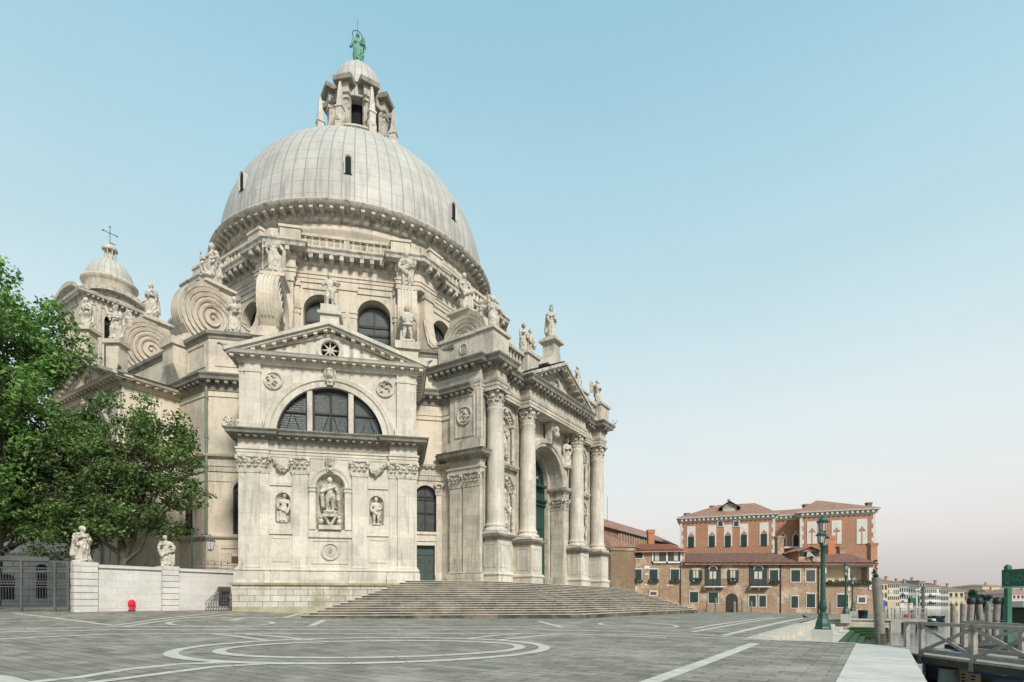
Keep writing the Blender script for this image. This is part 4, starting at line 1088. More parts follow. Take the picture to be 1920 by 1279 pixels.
# side of the entrance block: pilasters in two storeys, panel with medallion
g = shifted(f, -10.9, 0, 0, pi / 2)      # local x runs along +n, local "out" runs along -t
sd = lambda a, o, z: f(-10.9 - o, a, z)
class SIDE: pass
q = MB(sd)
q.box(23.5, 26.6, -.05, .12, ZL - .3, 19.0)
for a, c in ((23.6, 24.75), (24.95, 26.65)): q.box(a, c, -.05, .3, ZL, 9.15)
q.sweep([(26.7, 0), (26.7, .32), (23.5, .32), (23.5, 0)][::-1] if False else [(23.5, 0), (23.5, .32), (26.7, .32), (26.7, 0)], [(-.1, ZL - .2), (.12, ZL - .2), (.12, 2.15), (.02, 2.2), (.08, 2.3), (-.1, 2.4)])
q.box(23.55, 26.7, -.05, .2, 12.85, 16.9); q.box(23.3, 26.8, -.05, .42, 12.05, 12.85)
for a, c, z0, z1 in ((24.1, 26.05, 13.2, 13.3), (24.1, 26.05, 16.4, 16.5), (24.1, 24.2, 13.3, 16.4), (25.95, 26.05, 13.3, 16.4), (26.3, 26.4, 12.9, 16.8)): q.box(a, c, .18, .27, z0, z1)
q.build('side_pilasters', M['stone'], front)
for a, w in ((24.17, 1.1), (25.8, 1.6)): capital(sd, a, .3, 9.15, 1.15, w, .2).build('capital', M['carved'], front)
q = MB(sd)
sp_ = [(22.4, 0), (23.5, 0), (23.5, .3), (26.68, .3), (26.68, -.3)]
q.sweep(sp_, [(-.2, 10.3), (.05, 10.3), (.08, 10.55), (.16, 10.6), (.16, 10.75), (.02, 10.8), (.02, 11.35), (-.2, 11.35)]); q.build('side_entablature', M['stone'], front)
q = MB(sd); q.sweep(sp_, [(-.2, 11.3), (.1, 11.3), (.16, 11.45), (.6, 11.6), (.66, 11.8), (.76, 11.95), (-.2, 12.08)]); q.mods(sp_, .1, .48, 11.42, 11.58, .2, .42); q.build('side_cornice', M['dark'], front)
medallion(sd, 25.08, .22, 14.95, .78, True, 5).build('medallion', M['carved'], front)
medallion(sd, 25.0, .2, 20.3, .42, False).build('rosette', M['white'], front)
# attic pedestals and balustrades
for s in (-1, 1):
    q = MB(f)
    q.box(*sorted((s * 11.1, s * 8.9)), 26.2, 27.85, 19.3, 21.25); q.box(*sorted((s * 11.25, s * 8.75)), 26.1, 28.0, 21.25, 21.5)
    q.box(*sorted((s * 11.1, s * 10.0)), 22.3, 26.2, 19.3, 21.25); q.box(*sorted((s * 11.25, s * 9.9)), 22.2, 26.25, 21.2, 21.46)
    q.box(*sorted((s * 5.9, s * 4.1)), 26.2, 27.8, 19.3, 21.25); q.box(*sorted((s * 6.05, s * 3.95)), 26.1, 27.95, 21.25, 21.48)
    balusters(q, (s * 8.9, 27.2), (s * 6.0, 27.2), 19.75, 21.0, .46, .17)
    q.box(*sorted((s * 8.9, s * 5.9)), 26.95, 27.45, 19.3, 19.75); q.box(*sorted((s * 8.9, s * 5.9)), 26.9, 27.5, 21.0, 21.28)
    q.build('attic_balustrade', M['stone'], front)
q = MB(f)
pr = [(-1.8, 22.0), (1.8, 22.0), (1.3, 22.4), (.85, 22.9), (.62, 23.6), (.58, 24.3), (-.58, 24.3), (-.62, 23.6), (-.85, 22.9), (-1.3, 22.4)]
q.prism([(a, 26.2, z) for a, z in pr], (0, 1.2, 0)); q.frus(-.6, .6, 26.18, 27.42, 24.3, 24.5, .22, .22, .22); q.box(-.88, .88, 25.9, 27.7, 24.5, 24.72); q.box(-.6, .6, 26.2, 27.4, 24.72, 25.0)
q.build('crowning_pedestal', M['stone'], front)
q = MB(f)
for s in (-1, 1):
    for j in range(7):
        n1 = 28.2 - j * .95
        q.add([(s * 6.3, n1, 19.6), (0, n1, 22.52 + .05), (0, n1 - 1.0, 22.48), (s * 6.3, n1 - 1.0, 19.5)], [(0, 1, 2, 3)])
        q.add([(s * 6.3, n1 - .95, 19.6), (0, n1 - .95, 22.57), (0, n1 - .95, 22.4), (s * 6.3, n1 - .95, 19.4)], [(0, 1, 2, 3)])
q.build('gable_roof', M['leadgrey'], front)

# ---------------------------------------------------------------- the great octagonal stair
def ground_w(p): return gz(min(45, max(-40, p[0])), min(75, max(2, p[1])))
NS = 16
st = MB(F0)
def isect(n0, n1):
    # meeting of the line n=n0 (face 0) with n=n1 (face 1), in F0 coordinates
    c = math.cos(pi / 4); return ((n1 - n0 * c) / c, n0)
def isect12(n1, n2):
    p = isect(n1, n2); d = pi / 4
    return (p[0] * math.cos(d) + p[1] * math.sin(d), -p[0] * math.sin(d) + p[1] * math.cos(d))
zs_bot = -1.0
for i in range(NS):
    u = i / (NS - 1)
    t0 = -1.1 + 6.3 * u; n0 = 34.8 - 4.75 * u; n1 = 36.45 - 7.2 * u; n2 = 36.45 - 7.2 * u
    z1 = -1.0 + 2.5 * (i + 1) / NS if i else -.84
    z1 = -.98 + (ZL + .98) * (i + 1) / NS
    poly = [(t0, 29.9), (t0, n0), isect(n0, n1), isect12(n1, n2), LK(2, 14.0, n2), LK(1, 10.0, 24), LK(1, -10, 24), (6.2, 24), (6.2, 29.9)]
    zb = z1 - .4 if i else -2.0
    base = [(a, b, zb) for a, b in poly]; nP = len(poly)
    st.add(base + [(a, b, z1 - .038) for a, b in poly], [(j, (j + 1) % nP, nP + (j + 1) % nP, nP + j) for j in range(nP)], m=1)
    # nosing: a slightly overhanging slab on the front edges
    e = .035
    poly2 = [(t0 - e, 29.9), (t0 - e, n0 + e), isect(n0 + e, n1 + e), isect12(n1 + e, n2 + e), LK(2, 14.0, n2 + e), LK(1, 10.0, 24), LK(1, -10, 24), (6.2, 24), (6.2, 29.9)]
    st.add([(a, b, z1 - .038) for a, b in poly2] + [(a, b, z1) for a, b in poly2], [(j, (j + 1) % nP, nP + (j + 1) % nP, nP + j) for j in range(nP)] + [tuple(range(nP, 2 * nP))] + [tuple(range(nP))], m=0)
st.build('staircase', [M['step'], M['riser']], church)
# ================================================================ statues: one continuous carved body each, grown from overlapping limbs
def cap_mesh(mb, p0, r0, p1, r1, seg=10):
    p0, p1 = Vector(p0), Vector(p1); d = p1 - p0; L = d.length or 1e-4; d.normalize()
    pts, rad = [], []
    for j in range(4):
        a = pi / 2 * (1 - j / 3.0); pts.append(p0 - d * r0 * math.sin(a)); rad.append(max(r0 * math.cos(a), 1e-3))
    for j in range(1, 5):
        a = pi / 2 * (j - 1) / 3.0; pts.append(p1 + d * r1 * math.sin(a)); rad.append(max(r1 * math.cos(a), 1e-3))
    mb.tube(pts, rad, seg)
def ell(mb, c, rx, ry, rz, seg=14, rings=9):
    prof = [(max(math.sin(pi * j / rings), 1e-3), -math.cos(pi * j / rings)) for j in range(rings + 1)]
    vs, fs = [], []
    for r, z in prof:
        for i in range(seg):
            a = 2 * pi * i / seg; vs.append((c[0] + rx * r * math.cos(a), c[1] + ry * r * math.sin(a), c[2] + rz * z))
    for j in range(rings):
        for i in range(seg): fs.append((j * seg + i, j * seg + (i + 1) % seg, (j + 1) * seg + (i + 1) % seg, (j + 1) * seg + i))
    mb.add(vs, fs, True); mb.add(vs[:seg] + vs[-seg:], [tuple(range(seg)), tuple(range(seg, 2 * seg))])
def sculpt(name, parts, vox=.0115, fold=.012, seed=0, foldz=(.06, .56), smooth=1):
    """join the limbs, fuse them into one surface and cut drapery folds; figure 1 unit tall, front is +y"""
    mb = MB()
    for p in parts:
        if p[0] == 'c': cap_mesh(mb, *p[1:])
        elif p[0] == 'e': ell(mb, *p[1:])
        elif p[0] == 'b': mb.box(*p[1:])
        elif p[0] == 'f': mb.frus(*p[1:])
        elif p[0] == 'p': mb.prism(p[1], p[2])
    me = bpy.data.meshes.new(name + '_raw'); me.from_pydata(mb.v, [], mb.f)
    bm = bmesh.new(); bm.from_mesh(me); bmesh.ops.remove_doubles(bm, verts=bm.verts, dist=1e-5); bmesh.ops.recalc_face_normals(bm, faces=bm.faces); bm.to_mesh(me); bm.free()
    ob = bpy.data.objects.new(name + '_raw', me); COL.objects.link(ob)
    rm = ob.modifiers.new('r', 'REMESH'); rm.mode = 'VOXEL'; rm.voxel_size = vox; rm.use_smooth_shade = True
    sm = ob.modifiers.new('s', 'SMOOTH'); sm.iterations = smooth; sm.factor = .5
    dg = bpy.context.evaluated_depsgraph_get()
    out_ = bpy.data.meshes.new_from_object(ob.evaluated_get(dg))
    bpy.data.objects.remove(ob); bpy.data.meshes.remove(me)
    n = len(out_.vertices)
    co = np.empty(n * 3, dtype=np.float32); out_.vertices.foreach_get('co', co); co = co.reshape(-1, 3)
    no = np.empty(n * 3, dtype=np.float32); out_.vertices.foreach_get('normal', no); no = no.reshape(-1, 3)
    rs = np.random.RandomState(seed); ph = rs.rand(6) * 6.28
    th = np.arctan2(co[:, 1], co[:, 0])
    w = np.clip((co[:, 2] - foldz[0]) / .08, 0, 1) * np.clip((foldz[1] - co[:, 2]) / .12, 0, 1)
    slant = 3.2 * np.sin(co[:, 2] * 5 + ph[0]) + 2.0 * np.sin(co[:, 2] * 9 + th + ph[1])
    g = np.sin(th * 11 + slant * 1.6 + ph[2]) * .7 + np.sin(th * 19 + slant * 2.3 + ph[3]) * .4
    up = np.clip((co[:, 2] - .5) / .1, 0, 1) * np.clip((.84 - co[:, 2]) / .05, 0, 1)
    g2 = np.sin(co[:, 2] * 70 + th * 3 + 3 * np.sin(th * 2 + ph[4]))
    co = co + no * (fold * w * g + fold * .45 * up * g2)[:, None]
    out_.vertices.foreach_set('co', co.ravel().astype(np.float32))
    out_.polygons.foreach_set('use_smooth', [True] * len(out_.polygons))
    out_.materials.clear(); out_.materials.append(M['carved']); out_.name = name
    out_.uv_layers.new(name='UVMap'); out_.update()
    return out_
def body(robe=True, aL=((-.13, .02, .60), (-.10, .10, .56)), aR=((.15, .0, .60), (.13, .06, .48)), legs=None, lean=.02, head=(0, 0), cape=False, wings=False, extra=(), plinth=True, sit=False, hair=.012):
    """limb list; arms are (elbow, hand)"""
    P = []
    hx = lean
    if plinth: P.append(('b', -.15, .15, -.13, .13, 0, .05))
    zt = .8
    if sit:
        P += [('b', -.14, .14, -.17, .06, .03, .36), ('c', (-.075, 0, .42), .085, (-.10, .22, .40), .07), ('c', (.075, 0, .42), .085, (.10, .22, .38), .07), ('c', (-.10, .22, .40), .065, (-.09, .21, .09), .05), ('c', (.10, .22, .38), .065, (.11, .19, .09), .05), ('e', (0, .1, .26), .17, .17, .24), ('e', (0, .16, .12), .19, .13, .1)]
        P += [('e', (-.09, .27, .07), .04, .07, .03), ('e', (.11, .25, .07), .04, .07, .03)]
    elif robe:
        P += [('c', (-.04, 0, .1), .115, (-.03 + hx * .5, 0, .5), .095), ('c', (.05, .03, .1), .105, (.04 + hx * .5, .0, .5), .095), ('e', (0, .01, .1), .165, .14, .09), ('c', (.05, .08, .1), .06, (.06, .07, .36), .07), ('c', (-.1, -.02, .1), .06, (-.08, 0, .45), .07)]
        P += [('e', (-.05, .12, .065), .035, .06, .025), ('e', (.07, .13, .065), .035, .06, .025)]
    else:
        lg = legs or (((-.06, .02, .28), (-.065, -.01, .07)), ((.075, .05, .29), (.085, .02, .07)))
        for (kn, ft), sx in zip(lg, (-1, 1)):
            P += [('c', (sx * .055 + hx * .4, 0, .5), .072, kn, .05), ('c', kn, .05, ft, .032), ('e', (ft[0], ft[1] + .045, .065), .032, .065, .024)]
        P.append(('e', (hx * .4, 0, .51), .105, .08, .075))
    P += [('c', (hx * .5, 0, .5), .10, (hx * .8, 0, .62), .088), ('e', (hx, .01, .70), .118, .078, .10), ('c', (hx - .1, 0, .765), .048, (hx + .1, 0, .765), .048), ('c', (hx, .0, .78), .04, (hx + head[0] * .3, .01, .865), .036)]
    h = (hx + head[0], .018 + head[1], .915)
    P += [('e', h, .052, .062, .072), ('e', (h[0], h[1] - .012, h[2] + .014), .052 + hair, .06 + hair, .066 + hair), ('c', (h[0], h[1] + .058, h[2] + .005), .012, (h[0], h[1] + .07, h[2] - .016), .013), ('e', (h[0], h[1] + .045, h[2] - .045), .022, .02, .018)]
    for (el, hd), sx in ((aL, -1), (aR, 1)):
        sh = (hx + sx * .125, 0, .755)
        P += [('c', sh, .05, el, .042), ('c', el, .042, hd, .028), ('e', hd, .03, .035, .03)]
        if robe or sit: P.append(('c', (el[0], el[1] - .01, el[2] - .01), .045, (el[0] * .85, el[1] - .02, el[2] - .14), .03))
    if cape:
        P += [('c', (hx - .09, -.08, .74), .05, (-.13, -.1, .2), .06), ('c', (hx + .09, -.08, .74), .05, (.13, -.1, .2), .06), ('c', (hx, -.09, .72), .06, (0, -.12, .16), .09), ('c', (hx - .1, .05, .76), .03, (hx + .12, .06, .66), .03)]
    if wings:
        for sx in (-1, 1):
            P += [('c', (sx * .05, -.09, .72), .035, (sx * .2, -.17, .9), .04), ('c', (sx * .2, -.17, .9), .04, (sx * .27, -.2, .74), .035), ('c', (sx * .25, -.19, .8), .035, (sx * .26, -.2, .48), .022), ('c', (sx * .2, -.18, .82), .035, (sx * .2, -.18, .46), .022), ('c', (sx * .14, -.15, .8), .035, (sx * .14, -.15, .5), .022), ('c', (sx * .23, -.19, .85), .04, (sx * .16, -.16, .6), .03)]
    P += list(extra)
    return P
SM = {}
SM['robed'] = sculpt('draped_figure', body(aL=((-.17, .03, .6), (-.06, .12, .62)), aR=((.18, .0, .6), (.2, .07, .46)), cape=True, extra=[('c', (-.02, .13, .55), .02, (.04, .12, .7), .02)]), seed=1)
SM['book'] = sculpt('draped_figure', body(lean=-.02, aL=((-.17, .03, .58), (-.09, .15, .53)), aR=((.17, .05, .62), (.05, .14, .68)), head=(.01, .01), extra=[('b', -.15, -.03, .12, .17, .5, .64)]), seed=2)
SM['lean'] = sculpt('draped_figure', body(lean=.04, aL=((-.2, -.02, .62), (-.22, .04, .47)), aR=((.2, .05, .66), (.24, .13, .57)), head=(.01, .01), extra=[('c', (.24, .13, .06), .018, (.24, .13, .72), .018), ('c', (-.2, .0, .2), .05, (-.21, .02, .46), .05)]), seed=3)
SM['angel'] = sculpt('winged_figure', body(lean=.02, aL=((-.16, .05, .62), (-.02, .14, .64)), aR=((.17, .06, .62), (.03, .15, .67)), wings=True, head=(.0, .01)), seed=4)
SM['angelup'] = sculpt('winged_figure', body(lean=.03, aL=((-.16, .05, .62), (-.05, .16, .6)), aR=((.2, .06, .74), (.25, .1, .9)), wings=True), seed=5)
SM['nude'] = sculpt('nude_figure', body(robe=False, aL=((-.2, .02, .66), (-.13, .05, .76)), aR=((.2, .0, .66), (.12, .03, .8)), head=(.02, 0), extra=[('c', (.13, -.04, .06), .045, (.12, -.05, .42), .05), ('c', (-.26, .05, .7), .03, (-.12, .05, .74), .04)]), seed=6, fold=.003)
SM['armour'] = sculpt('armoured_figure', body(robe=False, aL=((-.19, .04, .6), (-.2, .1, .47)), aR=((.19, .07, .66), (.22, .12, .58)), cape=True, hair=.02, extra=[('e', (0, .0, .47), .125, .10, .10), ('c', (-.2, .1, .47), .05, (-.21, .1, .38), .05), ('c', (-.1, .07, .74), .035, (.2, .1, .6), .04), ('c', (.22, .06, .6), .06, (.2, .0, .2), .05), ('e', (0, .07, .06), .2, .1, .05)]), seed=7, fold=.006, foldz=(.3, .56))
SM['child'] = sculpt('child_figure_with_shield', body(robe=False, legs=(((-.09, .03, .26), (-.11, .0, .07)), ((.09, .03, .26), (.11, .0, .07))), aL=((-.2, .04, .62), (-.16, .13, .66)), aR=((.2, .04, .62), (.16, .13, .66)), hair=.03, extra=[('e', (0, .12, .66), .19, .035, .15), ('e', (0, .05, .48), .16, .09, .06), ('e', (0, .03, .55), .13, .1, .1), ('c', (.17, -.02, .06), .06, (.16, -.04, .3), .05)]), seed=8, fold=.004)
SM['seated'] = sculpt('seated_figure', body(sit=True, aL=((-.19, .05, .62), (-.12, .18, .5)), aR=((.2, .04, .64), (.17, .2, .52)), cape=True, hair=.025, extra=[('c', (.2, .2, .2), .02, (.19, .18, .72), .02)]), seed=9)
SM['muse'] = sculpt('draped_figure', body(lean=-.03, aL=((-.2, .02, .62), (-.2, .1, .5)), aR=((.19, .0, .62), (.11, .05, .58)), head=(-.02, .0), extra=[('c', (-.14, .12, .36), .05, (.14, .13, .5), .05), ('c', (.17, .06, .06), .03, (.17, .06, .56), .03), ('c', (-.2, .1, .5), .04, (-.12, .12, .34), .05)]), seed=10)
SM['philos'] = sculpt('half_draped_figure', body(robe=False, lean=.02, aL=((-.19, .02, .63), (-.2, .08, .78)), aR=((.19, .04, .62), (.17, .1, .5)), hair=.02, extra=[('c', (-.13, .06, .58), .055, (.15, .1, .5), .06), ('c', (.14, .09, .52), .055, (.0, .08, .4), .06), ('c', (-.12, .0, .58), .07, (-.11, -.05, .2), .05), ('c', (.1, -.06, .06), .05, (.1, -.06, .45), .05)]), seed=11, fold=.006, foldz=(.35, .66))
def statue(kind, pos, h, facing, label, name='statue', mir=False, mtl=None, width=1.0):
    """pos in world, facing = heading of the figure's front (world angle)"""
    me = SM[kind]
    if mtl: me = me.copy(); me.materials.clear(); me.materials.append(mtl)
    o = bpy.data.objects.new(name, me); COL.objects.link(o)
    o.location = pos; o.scale = (h * width * (-1 if mir else 1), h * width, h); o.rotation_euler = (0, 0, facing - pi / 2)
    tag(o, label, 'statue', None); ORIGIN[o.name] = tuple(pos)
    return o
NDIR = lambda k: A0 + k * pi / 4 - pi / 2    # heading of a face's outward direction
def ont(k, t, px, py):
    a = A0 + k * pi / 4; T = (math.cos(a), math.sin(a)); r = (px - CX) / FP
    d = (t + CC[0] * T[0] + CC[1] * T[1]) / (r * T[0] + T[1])
    return (r * d, d, (YH - py) / FP * d)
G_ST = 'stone statues of the basilica'
S = lambda *a, **k: statue(*a, **k)
# crown of the church
mm = sculpt('madonna', body(lean=.02, aL=((-.19, .03, .64), (-.12, .12, .72)), aR=((.19, .06, .58), (.26, .08, .40)), extra=[('e', (-.12, .12, .76), .05, .05, .06), ('c', (-.12, .1, .62), .06, (-.12, .12, .72), .05), ('e', (0, .0, .3), .18, .16, .25)]), seed=12)
mm.materials.clear(); mm.materials.append(M['copper'])
mo = bpy.data.objects.new('statue', mm); COL.objects.link(mo); mo.location = F0(0, 0, 65.2); mo.scale = (3.8, 3.8, 3.72); mo.rotation_euler = (0, 0, NDIR(0.35) - pi / 2)
tag(mo, 'green copper statue with ring of stars on top of the lantern', 'statue'); ORIGIN[mo.name] = (0, 0, 0)
hb = MB()
for i in range(14):
    a = 2 * pi * i / 14 + .2
    hb.ball((.03 + .155 * math.cos(a), 0, .93 + .16 * math.sin(a)), .02, 6, 4)
hb.tube([(.03 + .155 * math.cos(2 * pi * i / 24), 0, .93 + .16 * math.sin(2 * pi * i / 24)) for i in range(25)], .007, 5)
hb.build('star_halo', M['iron'], mo)
hb = MB(); hb.tube([(.02, -.03, .9), (.02, -.03, 1.5)], .007, 5); hb.build('lightning_rod', M['iron'], mo)
# on the scroll buttresses
S('seated', FL(5.4, 20.7, 27.1), 3.4, NDIR(-.6), 'seated stone figure on the large side-on scroll left of the dome')
S('lean', F0(-5.4, 20.7, 27.1), 3.5, NDIR(0), 'stone figure with a staff on the scroll just left of the drum windows')
S('philos', F0(5.4, 20.7, 27.1), 3.4, NDIR(-.1), 'half draped stone figure raising one arm on the scroll right of the drum windows')
S('muse', F1(-5.4, 20.7, 27.1), 3.4, NDIR(.6), 'slender draped stone figure on the scroll buttress above the entrance block', mir=True)
S('robed', FL(-5.4, 20.7, 27.1), 3.4, NDIR(-.5), 'robed stone figure on the far left scroll, beside the bell tower')
S('book', F0(-7.9, 23.1, 20.9), 2.9, NDIR(-.3), 'stone figure on the attic corner just left of the edge-on scroll')
S('child', F0(5.4, 24.15, 21.0), 2.9, NDIR(-.05), 'naked stone child holding a shield at the foot of a scroll')
pz = MB(F0); pz.box(-.62, .62, 28.9, 30.1, 18.6, 20.15); pz.box(-.78, .78, 28.75, 30.25, 19.75, 19.95); pz.box(-.6, .6, 28.95, 30.05, 20.15, 20.5)
pz.build('gable_pedestal', M['white'], church)
S('nude', F0(0, 29.5, 20.45), 2.45, NDIR(0), 'nude stone youth with raised arms on the point of the front gable')
for px, py, t, kind, h, lb in ((163, 617, 0, 'robed', 2.5, 'draped stone figure on the point of the left gable'), (219, 642, 3.2, 'angelup', 2.9, 'winged stone angel between the left gable and the small scroll')):
    p = ont(-1, t, px, py)
    q = MB(); q.box(p[0] - .5, p[0] + .5, p[1] - .5, p[1] + .5, p[2] - 2.4, p[2] - .3); q.box(p[0] - .72, p[0] + .72, p[1] - .72, p[1] + .72, p[2] - .32, p[2] - .02)
    q.build('statue_pedestal', M['drumst'], church)
    S(kind, p, h, NDIR(-.5), lb)
# on the entrance front
S('angelup', F1(-9.8, 27.0, 21.48), 3.0, NDIR(.6), 'winged stone angel on the near corner of the entrance front', width=1.1)
S('book', F1(-5.4, 27.0, 21.46), 2.7, NDIR(.8), 'broad cloaked stone figure, left one of the pair beside the gable')
S('muse', F1(-4.5, 27.1, 21.46), 2.6, NDIR(.9), 'slim stone woman, right one of the pair beside the gable')
cm = S('robed', F1(0, 26.8, 24.95), 3.05, NDIR(.8), 'crowned stone statue on the high pedestal above the entrance gable')
q = MB()
for i in range(8):
    a = 2 * pi * i / 8; c, s_ = math.cos(a), math.sin(a)
    q.add([(.02 + .055 * math.cos(a - .35), .018 + .055 * math.sin(a - .35), .97), (.02 + .055 * math.cos(a + .35), .018 + .055 * math.sin(a + .35), .97), (.02 + .075 * c, .018 + .075 * s_, 1.09)], [(0, 1, 2)])
q.lathe((.02, .018, .95), [(.055, 0), (.06, .03)], 12)
ORIGIN[cm.name] = (0, 0, 0); q.build('crown', M['copper'], cm)
S('lean', F1(5.0, 27.1, 21.46), 2.6, NDIR(1), 'stone figure behind the right slope of the entrance gable')
S('angel', F1(9.9, 27.0, 21.48), 2.8, NDIR(1.2), 'winged stone angel on the far right end of the entrance front')
for s, kl in ((-1, ('muse', 'robed')), (1, ('lean', 'philos'))):
    side = 'near' if s < 0 else 'far'
    S(kl[0], F1(s * 7.2, 26.1, 6.35), 3.3, NDIR(1 if s < 0 else .7), 'draped stone figure in the lower niche between the two %s columns' % side)
    S(kl[1], F1(s * 7.2, 26.1, 12.25), 3.1, NDIR(1 if s < 0 else .7), 'stone figure in the upper niche between the two %s columns' % side)
for s in (-1, 1):
    S('angel', F1(s * 3.55, 26.55, 13.4), 3.0, NDIR(1 - .5 * s), 'carved angel leaning on the %s shoulder of the portal arch' % ('left' if s < 0 else 'right'), mir=s > 0)
# in the niches of the front chapel
cb = MB(F0)
cb.box(-.75, .75, 29.15, 29.85, 5.0, 5.3)
for s in (-1, 1):
    cb.tube([(s * .05, 29.65, 5.35), (s * .4, 29.7, 5.95)], [.12, .09], 8); cb.ball((s * .62, 29.7, 5.55), .2, 8, 6); cb.ball((s * .6, 29.72, 5.85), .13, 8, 6)
cb.box(-.5, .5, 29.2, 29.8, 5.9, 6.1); cb.build('eagle_bracket', M['carved'], church)
S('armour', F0(0, 29.5, 6.1), 2.55, NDIR(0), 'stone warrior in armour and cloak in the tall middle niche')
S('muse', F0(-3.12, 29.4, 5.42), 2.0, NDIR(0), 'draped stone woman in the small niche left of the warrior', width=1.05)
S('philos', F0(3.12, 29.4, 5.42), 1.98, NDIR(0), 'half draped stone man in the small niche right of the warrior')
# ================================================================ the square, its paving bands, the quay and the water steps
def F1inv(x, y):
    a = A0 + pi / 4; dx, dy = x - CC[0], y - CC[1]
    return (dx * math.cos(a) + dy * math.sin(a), dx * math.sin(a) - dy * math.cos(a))
def gzc(x, y): return gz(min(45, max(-40, x)), min(75, max(2, y)))
def frange(a, b, st): 
    n = max(1, int(round((b - a) / st))); return [a + (b - a) * i / n for i in range(n + 1)]
TD0, TD1, ND = -24.2, 5.4, 48.6
ts = frange(-75, -48, 3) + frange(-47, TD0, .8) + frange(TD0, TD1, .8)[1:] + frange(TD1, 30, 2)[1:] + frange(30, 80, 5)[1:]
ns = frange(-45, 8, 3) + frange(9, 34, 1.0) + frange(34, ND, .8)[1:] + frange(ND, 53.6, 1.0)[1:]
mb = MB(); uvv = []
gv = {}
for i, t in enumerate(ts):
    for j, n in enumerate(ns):
        p = F1(t, n, 0); gv[i, j] = len(mb.v); mb.v.append((p[0], p[1], gzc(p[0], p[1]))); uvv.append((n, t))
for i in range(len(ts) - 1):
    for j in range(len(ns) - 1):
        tc, nc = (ts[i] + ts[i + 1]) / 2, (ns[j] + ns[j + 1]) / 2
        if TD0 < tc < TD1 and nc > ND: continue
        mb.f.append([gv[i, j], gv[i, j + 1], gv[i + 1, j + 1], gv[i + 1, j]]); mb.sm.append(True); mb.mi.append(0)
struct(mb.build('square', M['pave'], uvv=uvv))
def resample(pts, st=.3):
    out_ = [pts[0]]
    for a, b in zip(pts, pts[1:]):
        L = math.hypot(b[0] - a[0], b[1] - a[1]); n = max(1, int(L / st))
        for i in range(1, n + 1): out_.append((a[0] + (b[0] - a[0]) * i / n, a[1] + (b[1] - a[1]) * i / n))
    return out_
def ribbon(mb, uvv, pts, w, closed=False, h=.007):
    pts = resample(pts); d = 0; o = len(mb.v); n = len(pts)
    for i, p in enumerate(pts):
        a, b = pts[max(i - 1, 0)], pts[min(i + 1, n - 1)]
        if closed: a, b = pts[i - 1 if i else n - 2], pts[(i + 1) if i < n - 1 else 1]
        dx, dy = b[0] - a[0], b[1] - a[1]; L = math.hypot(dx, dy) or 1
        if i: d += math.hypot(p[0] - pts[i - 1][0], p[1] - pts[i - 1][1])
        for s in (-1, 1):
            x, y = p[0] - s * dy / L * w / 2, p[1] + s * dx / L * w / 2
            mb.v.append((x, y, gzc(x, y) + h)); uvv.append((s * w / 2 + 10, d))
    for i in range(n - 1):
        mb.f.append([o + 2 * i, o + 2 * i + 1, o + 2 * i + 3, o + 2 * i + 2]); mb.sm.append(True); mb.mi.append(0)
mb = MB(); uvv = []
E_ = lambda c, a, b: [F0(c[0] + a * math.cos(2 * pi * i / 48), c[1] + b * math.sin(2 * pi * i / 48), 0)[:2] for i in range(49)]
ribbon(mb, uvv, E_((3.75, 53.0), 5.3, 3.85), .36, True, .012)
ribbon(mb, uvv, E_((3.95, 53.05), 4.35, 2.6), .34, True, .012)
ribbon(mb, uvv, E_((-3.9, 40.4), 2.3, 2.3), .26, True, .012)
ribbon(mb, uvv, E_((17.2, 42.2), 1.9, 2.6), .24, True, .012)
px = lambda L: [q for q in (gpx(*p) for p in L) if q]
for k, (L, w) in enumerate([([(-120, 1183), (0, 1180.5), (205, 1175.5), (480, 1175), (960, 1175.5)], .26), ([(-120, 1189), (0, 1186), (220, 1181), (480, 1180.5), (960, 1181)], .26), ([(-120, 1202), (0, 1198.5), (200, 1189.5), (480, 1188), (960, 1188)], .28),
        ([(950, 1175.5), (1130, 1177), (1250, 1180), (1400, 1187)], .24), ([(950, 1181), (1150, 1184), (1300, 1190), (1465, 1202)], .26), ([(950, 1188), (1100, 1190), (1250, 1196)], .26),
        ([(-60, 1292), (150, 1270), (240, 1255.5), (340, 1245.5), (440, 1242.5)], .30), ([(90, 1296), (180, 1280), (310, 1263), (400, 1251), (500, 1245)], .30),
        ([(28, 1151), (110, 1160), (210, 1173)], .26), ([(210, 1174), (300, 1161), (410, 1149)], .24), ([(230, 1175.5), (330, 1161), (460, 1149.5)], .24), ([(0, 1166), (110, 1163.5)], .2),
        ([(395, 1188.5), (440, 1193), (500, 1201)], .28), ([(460, 1189), (530, 1195), (590, 1201)], .28), ([(870, 1199), (930, 1192), (980, 1188)], .26), ([(930, 1201), (1000, 1193), (1060, 1189)], .26),
        ([(583, 1174), (608, 1163)], .34), ([(532, 1158.5), (572, 1149)], .3), ([(432, 1164), (458, 1158.5)], .26), ([(1010, 1165.5), (1056, 1177)], .32), ([(390, 1158), (530, 1158.5)], .2),
        ([(460, 1168), (590, 1168.5)], .2), ([(-80, 1262), (0, 1271), (40, 1282)], .36)]):
    ribbon(mb, uvv, px(L), w, False, .006 + .0012 * (k % 5))
for n, t0, t1 in ((49.4, -40, -26.3), (45.3, -19.0, 5.5), (46.0, -21.5, 7.5), (47.66, -23, 5.4)):
    ribbon(mb, uvv, [F1(t0, n, 0)[:2], F1(t1, n, 0)[:2]], .34 if n > 47 else .26)
ribbon(mb, uvv, [F1(-24.6, 44, 0)[:2], F1(-24.6, 49.6, 0)[:2]], .22)
ribbon(mb, uvv, [F1(-24.05 + 0, 48.7, 0)[:2], F1(-24.3, 52.3, 0)[:2]], .32, False, .016)
struct(mb.build('paving_bands', M['band'], uvv=uvv))
